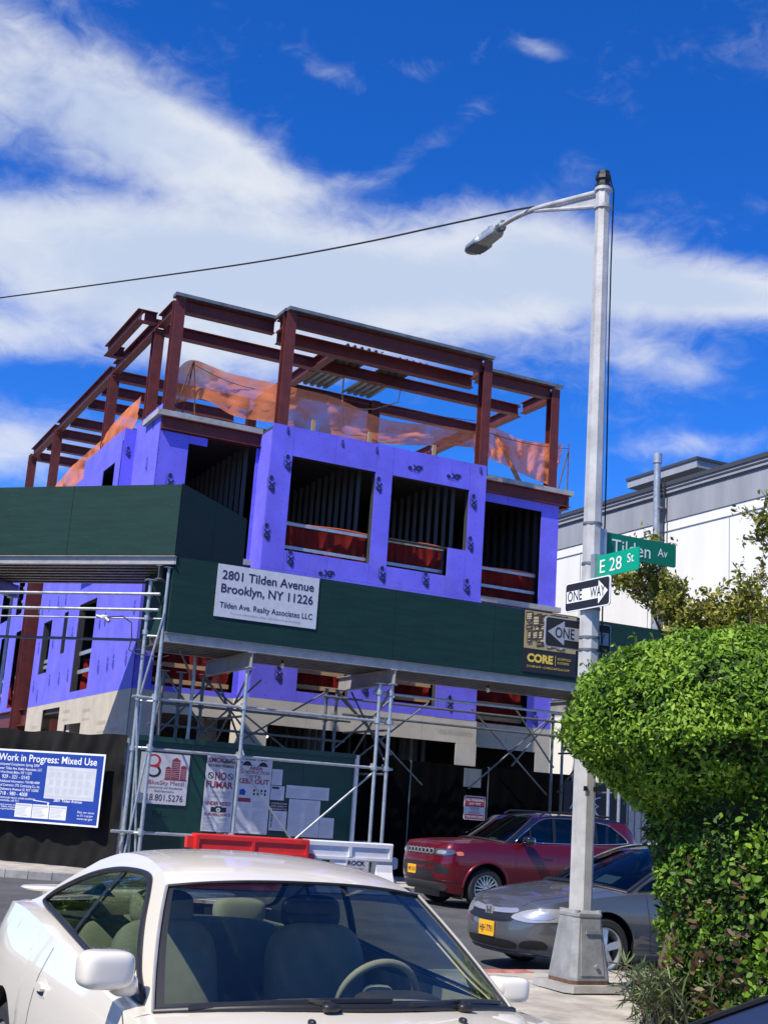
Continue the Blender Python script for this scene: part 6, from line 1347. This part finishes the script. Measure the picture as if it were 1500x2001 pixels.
# interior
def seat(y, head, m='seat_cloth'):
    o = WC.part(MB().sell((-.42, y, .80), (.10, .25, .34), .5, 24, 16, Matrix.Rotation(R(-16), 3, 'Y')), 'seat_back', m, smooth=60); WC.part(MB().sell((-.14, y, .46), (.28, .25, .10), .5, 24, 12), 'seat_cushion', m, o, 60); WC.part(MB().sell((-.555, y, 1.175), (.065, .15, .085), .6, 24, 14, Matrix.Rotation(R(-12), 3, 'Y')), 'headrest', head, o, 60)
    for q in (-.05, .05): WC.part(MB().cyl((-.54, y+q, 1.05), (-.55, y+q, 1.15), .007, 6), 'headrest_post', 'chrome', o)
seat(-.38, 'seat_cloth'); seat(.38, 'seat_dark')
WC.part(MB().sell((-1.28, 0, .78), (.10, .58, .30), .4, 30, 14, Matrix.Rotation(R(-20), 3, 'Y')), 'rear_seat', 'seat_cloth', smooth=60)
for y in (-.34, .34): WC.part(MB().sell((-1.44, y, 1.10), (.06, .15, .07), .6, 20, 12), 'headrest', 'seat_cloth', smooth=60)
WC.part(MB().box(-1.95, -1.4, -.6, .6, 1.0, 1.03), 'parcel_shelf', 'seat_dark')
rows = [[(x, y*1.0, z+.02*(1-(y/.72)**2)) for y in [-.72+.06*k for k in range(25)]] for x, z in ((.34, .60), (.33, .82), (.36, .87), (.46, .885), (.70, .87), (.95, .86), (1.05, .86))]; WC.part(MB().grid(rows), 'dashboard', 'trim_grey', smooth=50)
WC.part(MB().sell((.42, .38, .90), (.10, .19, .05), .6, 20, 12), 'instrument_hood', 'trim_grey', smooth=60)
Mw = Matrix.Rotation(R(-64), 3, 'Y'); cw_ = Vector((.22, .38, .885)); ring = [cw_+Mw @ Vector((.185*math.cos(2*math.pi*k/40), .185*math.sin(2*math.pi*k/40), 0)) for k in range(40)]
sw = WC.part(MB().tube(ring, .016, 10, closed=True), 'steering_wheel', 'seat_cloth', smooth=60); WC.part(MB().sell(cw_, (.07, .075, .03), .6, 16, 10, Mw), 'wheel_hub', 'seat_cloth', sw, 60); WC.part(MB().bar(cw_, ring[10], .03, .015).bar(cw_, ring[30], .03, .015).bar(cw_, ring[0 if ring[0].z < ring[20].z else 20], .03, .015), 'wheel_spoke', 'seat_cloth', sw)
rv = WC.part(MB().sell((.24, .02, 1.262), (.018, .125, .032), .5, 20, 10), 'rear_view_mirror', 'trim_black', smooth=60); WC.part(MB().cyl((.25, .02, 1.28), (.20, .02, 1.34), .008, 6), 'mirror_stalk', 'trim_black', rv)
WC.part(MB().box(-1.0, .62, -.74, .74, .22, .28), 'floor', 'seat_dark')
for sg in (1, -1): WC.part(MB().grid([[(x, sg*(WC.belt_y(x)-.03), z) for x in (-.78, -.3, .2, .56)] for z in (.35, .6, .8, .93)]), 'door_card', 'seat_cloth'); WC.part(MB().grid([[(x, sg*(WC.belt_y(x)-.03), z) for x in (-1.9, -1.4, -.79)] for z in (.35, .7, 1.02)]), 'rear_trim', 'seat_cloth')
kt = tag(MB().add([(-1.30, -.40, 1.16), (-1.22, -.50, 1.235), (-1.30, -.58, 1.17), (-1.24, -.49, 1.17)], [(0,1,3), (1,2,3), (0,3,2)]).build('paper_kite', 'blue_toy', None), 'small blue paper toy in the rear side window of the white coupe', 'toy')
kt.location = (cu, cv, cz); kt.rotation_euler = (0, 0, -math.pi/2)
# ---- grey sedan at the near kerb
SEDAN = dict(
 plan=[(2.25,0),(2.24,.25),(2.19,.48),(2.06,.68),(1.78,.81),(1.33,.86),(.5,.873),(-.5,.875),(-1.4,.865),(-1.95,.79),(-2.18,.55),(-2.24,.3),(-2.25,0)], plan_side=(-1.85, 1.82), half=.875,
 zt=[(2.25,.64),(2.1,.70),(1.8,.765),(1.5,.81),(1.2,.845),(.9,.875),(0,.93),(-1,.97),(-1.7,1.0),(-2.25,.97)],
 crown=[(2.25,.02),(2.0,.05),(1.5,.085),(1.0,.10),(-1.6,.03),(-2.25,.03)], zb=[(-2.25,.24),(-1.8,.20),(1.8,.19),(2.25,.20)],
 side_off=[(.18,.06),(.4,.02),(.62,0),(.8,.015),(.9,.04),(1.0,.08)], front_off=[(.18,.13),(.27,.035),(.38,0),(.52,.01),(.60,.05),(.70,.16)], rear_off=[(.2,.1),(.45,0),(.7,.02),(.9,.07),(1.0,.14)],
 wheels=(1.31,-1.39), wr=.316, arch=.362, shoulder=.045, cowl=(1.0,), deck=(-1.80,), glass=('glass_dark', 'glass_dark', False),
 gh=dict(ztop=1.40, tumble=.22, A=[(.62,1.085),(.22,1.275),(.02,1.345)], rail=[(-.4,1.392),(-.85,1.375),(-1.12,1.335)], C=[(-1.45,1.19)], bow=(.30,.12,.10,.18), cw=(.06,.038,.035,.02),
   win=[(.86,.905),(.5,.925),(-.2,.955),(-.9,.995),(-1.2,1.03),(-1.26,1.08),(-1.12,1.21),(-.85,1.315),(-.5,1.35),(-.15,1.34),(.15,1.255),(.5,1.09)], wc=(-.2,1.13), trim=.010, posts=[(.52,.925,.46,1.10,.035),(-.30,.96,-.36,1.345,.06)]))
def sedan(loc, rotz, paint, label, full=True, txt='HJH 7791'):
    C = Car(SEDAN, label, loc, rotz, paint)
    for xw in SEDAN['wheels']:
        for sg in (1, -1): C.wheel(xw, sg, 5, 'alloy', rr=.3)
    for sg in (1, -1):
        C.seam('door_seam', [(.80, .885), (.78, .7), (.74, .45), (.72, .28)], sg); C.seam('door_seam', [(-.32, .95), (-.32, .7), (-.32, .28)], sg); C.seam('door_seam', [(-1.15, .97), (-1.1, .8), (-.98, .6), (-.92, .28)], sg); C.seam('sill_seam', [(.72, .28), (-.3, .28), (-.92, .28)], sg)
        C.patch('sill_skirt', [(.9, .205), (-.95, .205), (-.95, .265), (.9, .265)], 'side', paint, .012, 3, sg=sg, closed_curve=False, dens=8)
        C.mirror(.50, .985, .955, sg, paint, (.075, .10, .062)); C.part(MB().bar((.53, sg*.80, .925), (.51, sg*.90, .955), .05, .03), 'mirror_arm', paint)
        C.patch('door_handle', [(.02, .79), (.17, .79), (.17, .815), (.02, .815)][::-1], 'side', paint, .015, 2, sg=-sg if False else sg); C.patch('door_handle', [(-.85, .82), (-.70, .82), (-.70, .845), (-.85, .845)], 'side', paint, .015, 2, sg=sg)
        hl = C.patch('headlight', [(sg*.40, .565), (sg*.60, .535), (sg*.80, .565), (sg*.825, .625), (sg*.79, .685), (sg*.66, .675), (sg*.50, .635)], 'front', 'lens', .008, 6)
        C.patch('headlight_reflector', [(sg*.52, .585), (sg*.66, .565), (sg*.76, .59), (sg*.75, .645), (sg*.62, .64)], 'front', 'alloy', .011, 4, hl)
        C.patch('corner_marker', [(1.62, .62), (1.78, .58), (1.80, .66), (1.66, .685)], 'side', 'amber', .007, 3, sg=sg, parent=hl)
        C.patch('tail_lamp', [(sg*.5, .78), (sg*.78, .76), (sg*.79, .90), (sg*.52, .90)], 'rear', 'red_print', .006)
        C.patch('fog_recess', [(sg*.50, .275), (sg*.70, .285), (sg*.70, .36), (sg*.56, .345)], 'front', 'trim_black', .004)
        C.seam('hood_seam', [(1.05, sg*.68), (1.5, sg*.70), (1.85, sg*.62), (2.08, sg*.42)], 1, side=False)
        C.part(MB().tube([Vector((p[0]+.004, sg*(C.gy(*p)+.003), p[1]+.004)) for p in C.A+C.Rl[1:]+C.Cc[1:]], .006, 5), 'roof_moulding', 'trim_black', smooth=60)
    C.patch('grille', [(-.42, .535), (-.2, .51), (.2, .51), (.42, .535), (.37, .60), (-.37, .60)], 'front', 'trim_black', .003)
    C.patch('grille_bar', [(-.44, .615), (-.2, .595), (.2, .595), (.44, .615), (.40, .655), (.2, .638), (-.2, .638), (-.40, .655)], 'front', 'alloy', .010)
    h, n_ = C.cast((5, .0013, .60), (-1, 0, 0)); F = Face((h.x+.022, -.07, .54), (0, 1, 0)); t = MB(); t.plate([F.p(a, b) for a, b in F.rrect(.14, .12, .03)], .01); em = C.part(t, 'emblem', 'alloy')
    t = MB(); F.shape(t, [(.035, .015), (.05, .015), (.056, .052), (.084, .052), (.09, .015), (.105, .015), (.115, .105), (.097, .105), (.09, .068), (.05, .068), (.043, .105), (.025, .105)], .004); C.part(t, 'emblem_letter', 'trim_grey', em)
    C.patch('bumper_intake', [(-.42, .255), (0, .245), (.42, .255), (.44, .33), (0, .34), (-.44, .33)], 'front', 'trim_black', .004); C.patch('chin_spoiler', [(-.70, .205), (0, .20), (.70, .205), (.70, .225), (0, .222), (-.70, .225)], 'front', 'trim_grey', .01)
    C.plate_(0.02, .425, txt=txt)
    C.part(MB().tube([r+Vector((.01, 0, .003)) for r in C.W_[0]], .014, 6), 'cowl_rubber', 'trim_black', smooth=60)
    for (j0, j1) in ((21, 10), (12, 3)): C.part(MB().tube([C.W_[0][j]+Vector((-.01, 0, .02)) for j in range(j0, j1, -1)], .010, 5), 'wiper', 'trim_black')
    rows = [[(x, y, z) for y in [-.66+.066*k for k in range(21)]] for x, z in ((.42, .60), (.42, .84), (.6, .86), (1.2, .84))]; C.part(MB().grid(rows), 'dashboard', 'trim_black', smooth=50)
    for y in (-.36, .36): sb = C.part(MB().sell((-.35, y, .78), (.10, .24, .32), .5, 20, 12, Matrix.Rotation(R(-14), 3, 'Y')), 'seat_back', 'trim_grey', smooth=60); C.part(MB().sell((-.45, y, 1.14), (.05, .13, .075), .6, 16, 10), 'headrest', 'trim_grey', sb, 60)
    C.part(MB().box(-1.8, 1.0, -.72, .72, .22, .28), 'floor', 'trim_black'); C.part(MB().sell((.30, 0, 1.235), (.016, .11, .03), .5, 16, 8), 'rear_view_mirror', 'trim_black', smooth=60)
    # papers behind the windscreen
    for (i, j) in (((3, 5), (6, 9))): 
        pass
    def ws(i, j): return C.W_[i][j]-Vector((.02, 0, .012))
    C.part(MB().add([ws(2, 4), ws(2, 7), ws(4, 7), ws(4, 4)], [(0,1,2,3)]), 'windscreen_paper', 'sticker'); C.part(MB().add([ws(11, 8), ws(11, 10), ws(12, 10), ws(12, 8)], [(0,1,2,3)]), 'windscreen_paper', 'sticker')
    return C
GS = sedan((9.72, 12.30, 0.0), math.pi, 'grey_paint', 'dark grey four door sedan parked at the near kerb behind the lamp post')
DS = sedan((2.64, 0.81, -0.125), -math.pi/2, 'navy_paint', 'dark blue sedan cut off in the bottom right corner, only its rear roof showing', txt='GKL 3842'); DS.root.scale = (1.06, 1.06, 1.06)
# ---- red compact SUV across the avenue
SUV = dict(
 plan=[(2.2,0),(2.195,.3),(2.16,.6),(2.06,.80),(1.80,.90),(1.3,.93),(.5,.933),(-.5,.935),(-1.3,.93),(-1.85,.88),(-2.12,.70),(-2.2,.35),(-2.21,0)], plan_side=(-1.8, 1.8), half=.935,
 zt=[(2.2,1.035),(2.05,1.08),(1.6,1.115),(1.0,1.135),(0,1.155),(-1.2,1.19),(-1.8,1.20),(-2.21,1.15)],
 crown=[(2.2,.01),(2.0,.035),(1.5,.055),(1.0,.06),(-2.0,.02),(-2.21,.02)], zb=[(-2.21,.36),(-1.8,.26),(1.8,.24),(2.2,.28)],
 side_off=[(.22,.07),(.5,.02),(.75,0),(.95,.012),(1.05,.035),(1.16,.07)], front_off=[(.24,.14),(.4,.04),(.55,.0),(.75,.0),(.86,.02),(.98,.035),(1.06,.09)], rear_off=[(.25,.12),(.5,0),(.8,.01),(1.0,.04),(1.16,.10)],
 wheels=(1.32,-1.32), wr=.352, arch=.425, shoulder=.04, cowl=(.92,), deck=(-2.10,), glass=('glass_dark', 'glass_dark', False), tw=.23,
 roof_paint='black_paint', frame_fn=lambda p: 1 if (p.z > 1.62 or p.x > .15 or (p.z > 1.46 and p.x < -1.9)) else 0,
 gh=dict(ztop=1.71, tumble=.17, A=[(.60,1.38),(.30,1.61)], rail=[(-.2,1.685),(-.8,1.70),(-1.4,1.68),(-1.80,1.63)], C=[(-2.0,1.44)], bow=(.26,.10,.08,.06), cw=(.05,.03,.03,.02),
   win=[(.70,1.175),(.3,1.185),(-.4,1.20),(-1.1,1.22),(-1.50,1.245),(-1.78,1.275),(-1.80,1.29),(-1.66,1.41),(-1.42,1.56),(-1.35,1.585),(-.85,1.635),(-.3,1.64),(.08,1.60),(.42,1.41)], wc=(-.45,1.39), trim=.012, trim_mat='chrome', posts=[(-.12,1.19,-.17,1.64,.07),(-1.05,1.215,-1.08,1.62,.06),(.40,1.18,.37,1.44,.035)]))
JC = Car(SUV, 'dark red compact SUV with black roof parked across the avenue', (13.40, 20.85, 0.0), math.pi, 'red_car_paint')
for xw in SUV['wheels']:
    for sg in (1, -1): JC.wheel(xw, sg, 9, 'alloy', 1)
for sg in (1, -1):
    JC.seam('door_seam', [(.74, 1.08), (.74, .8), (.76, .5), (.74, .36)], sg); JC.seam('door_seam', [(-.15, 1.12), (-.15, .8), (-.15, .36)], sg); JC.seam('door_seam', [(-1.12, 1.14), (-1.05, .95), (-.85, .75), (-.80, .36)], sg)
    JC.patch('sill_cladding', [(.86, .27), (-.86, .27), (-.86, .36), (.86, .36)], 'side', 'trim_black', .012, 3, sg=sg, closed_curve=False, dens=10)
    for xw in SUV['wheels']:
        pts = []
        for k in range(21):
            a = math.pi*k/20; x = xw+.445*math.cos(a); z = .362+.445*math.sin(a); h, n_ = JC.cast((x, sg*3, z), (0, -sg, 0)); 
            if h: pts.append(h+Vector((0, sg*.004, 0)))
        JC.part(MB().tube(pts, .028, 8), 'arch_flare', 'red_car_paint', smooth=60)
    JC.mirror(.56, 1.215, 1.02, sg, 'black_paint', (.085, .115, .075)); JC.part(MB().bar((.58, sg*.86, 1.16), (.57, sg*.96, 1.19), .05, .03), 'mirror_arm', 'black_paint')
    for x in (.02, -.92): JC.patch('door_handle', [(x, .93), (x+.17, .93), (x+.17, .96), (x, .96)], 'side', 'red_car_paint', .018, 2, sg=sg)
    hl = JC.patch('headlight', [(sg*.50, 0.890), (sg*.66, 0.875), (sg*.82, 0.895), (sg*.855, 0.945), (sg*.82, 0.980), (sg*.64, 0.980), (sg*.50, 0.975)], 'front', 'lens_dark', .010); JC.patch('headlight_lamp', [(sg*.58, 0.905), (sg*.74, 0.905), (sg*.76, 0.955), (sg*.6, 0.960)], 'front', 'lens', .014, 4, hl); JC.patch('corner_marker', [(1.80, 0.900), (1.90, 0.895), (1.92, 0.950), (1.82, 0.955)], 'side', 'amber', .011, 3, hl, sg=sg)
    JC.patch('fog_recess', [(sg*.50, .60), (sg*.78, .57), (sg*.80, .67), (sg*.60, .69)], 'front', 'trim_black', .005); JC.patch('bumper_line', [(sg*.45, .45), (sg*.82, .43), (sg*.83, .455), (sg*.46, .475)], 'front', 'trim_black', .004)
    JC.patch('tail_lamp', [(sg*.45, .98), (sg*.82, .96), (sg*.83, 1.08), (sg*.47, 1.09)], 'rear', 'red_print', .008)
    JC.part(MB().tube([(-1.55, sg*.62, 1.67), (-1.45, sg*.62, 1.725), (-.6, sg*.625, 1.75), (-.05, sg*.62, 1.735), (.08, sg*.62, 1.67)], .018, 8), 'roof_rail', 'trim_black', smooth=50)
    JC.seam('hood_seam', [(1.0, sg*.70), (1.5, sg*.73), (1.9, sg*.66)], 1, side=False)
gr = JC.patch('grille_surround', [(-.47, 0.890), (-.2, 0.880), (.2, 0.880), (.47, 0.890), (.47, 0.980), (.2, 0.990), (-.2, 0.990), (-.47, 0.980)], 'front', 'trim_black', .006)
for k in range(7): y = -.405+k*.135; JC.patch('grille_slot', [(y-.052, 0.897), (y+.052, 0.897), (y+.052, 0.975), (y-.052, 0.975)], 'front', 'alloy', .012, 3, gr); JC.patch('slot_mesh', [(y-.034, 0.911), (y+.034, 0.911), (y+.034, 0.961), (y-.034, 0.961)], 'front', 'trim_black', .016, 3, gr)
JC.patch('upper_intake', [(-.66, .69), (0, .685), (.66, .69), (.72, .735), (0, .745), (-.72, .735)], 'front', 'trim_black', .005); JC.patch('lower_intake', [(-.46, .45), (0, .445), (.46, .45), (.48, .62), (0, .635), (-.48, .62)], 'front', 'trim_black', .005)
JC.patch('skid_plate', [(-.66, .29), (0, .28), (.66, .29), (.70, .40), (0, .42), (-.70, .40)], 'front', 'trim_grey', .012)
JC.plate_(-.22, .60, txt='JMR 5120')
JC.part(MB().tube([r+Vector((.01, 0, .003)) for r in JC.W_[0]], .014, 6), 'cowl_rubber', 'trim_black', smooth=60)
JC.part(MB().box(-2.0, .9, -.78, .78, .30, .36), 'floor', 'trim_black')
rows = [[(x, y, z) for y in [-.7+.07*k for k in range(21)]] for x, z in ((.35, .7), (.35, 1.04), (.5, 1.06), (1.05, 1.06))]; JC.part(MB().grid(rows), 'dashboard', 'trim_black', smooth=50)
for y in (-.38, .38): sb = JC.part(MB().sell((-.32, y, 1.0), (.10, .25, .34), .5, 20, 12, Matrix.Rotation(R(-12), 3, 'Y')), 'seat_back', 'trim_black', smooth=60); JC.part(MB().sell((-.42, y, 1.40), (.05, .13, .08), .6, 16, 10), 'headrest', 'trim_black', sb, 60)
JC.part(MB().add([JC.W_[1][4]-Vector((.02,0,.01)), JC.W_[1][6]-Vector((.02,0,.01)), JC.W_[2][6]-Vector((.02,0,.01)), JC.W_[2][4]-Vector((.02,0,.01))], [(0,1,2,3)]), 'windscreen_paper', 'sticker')
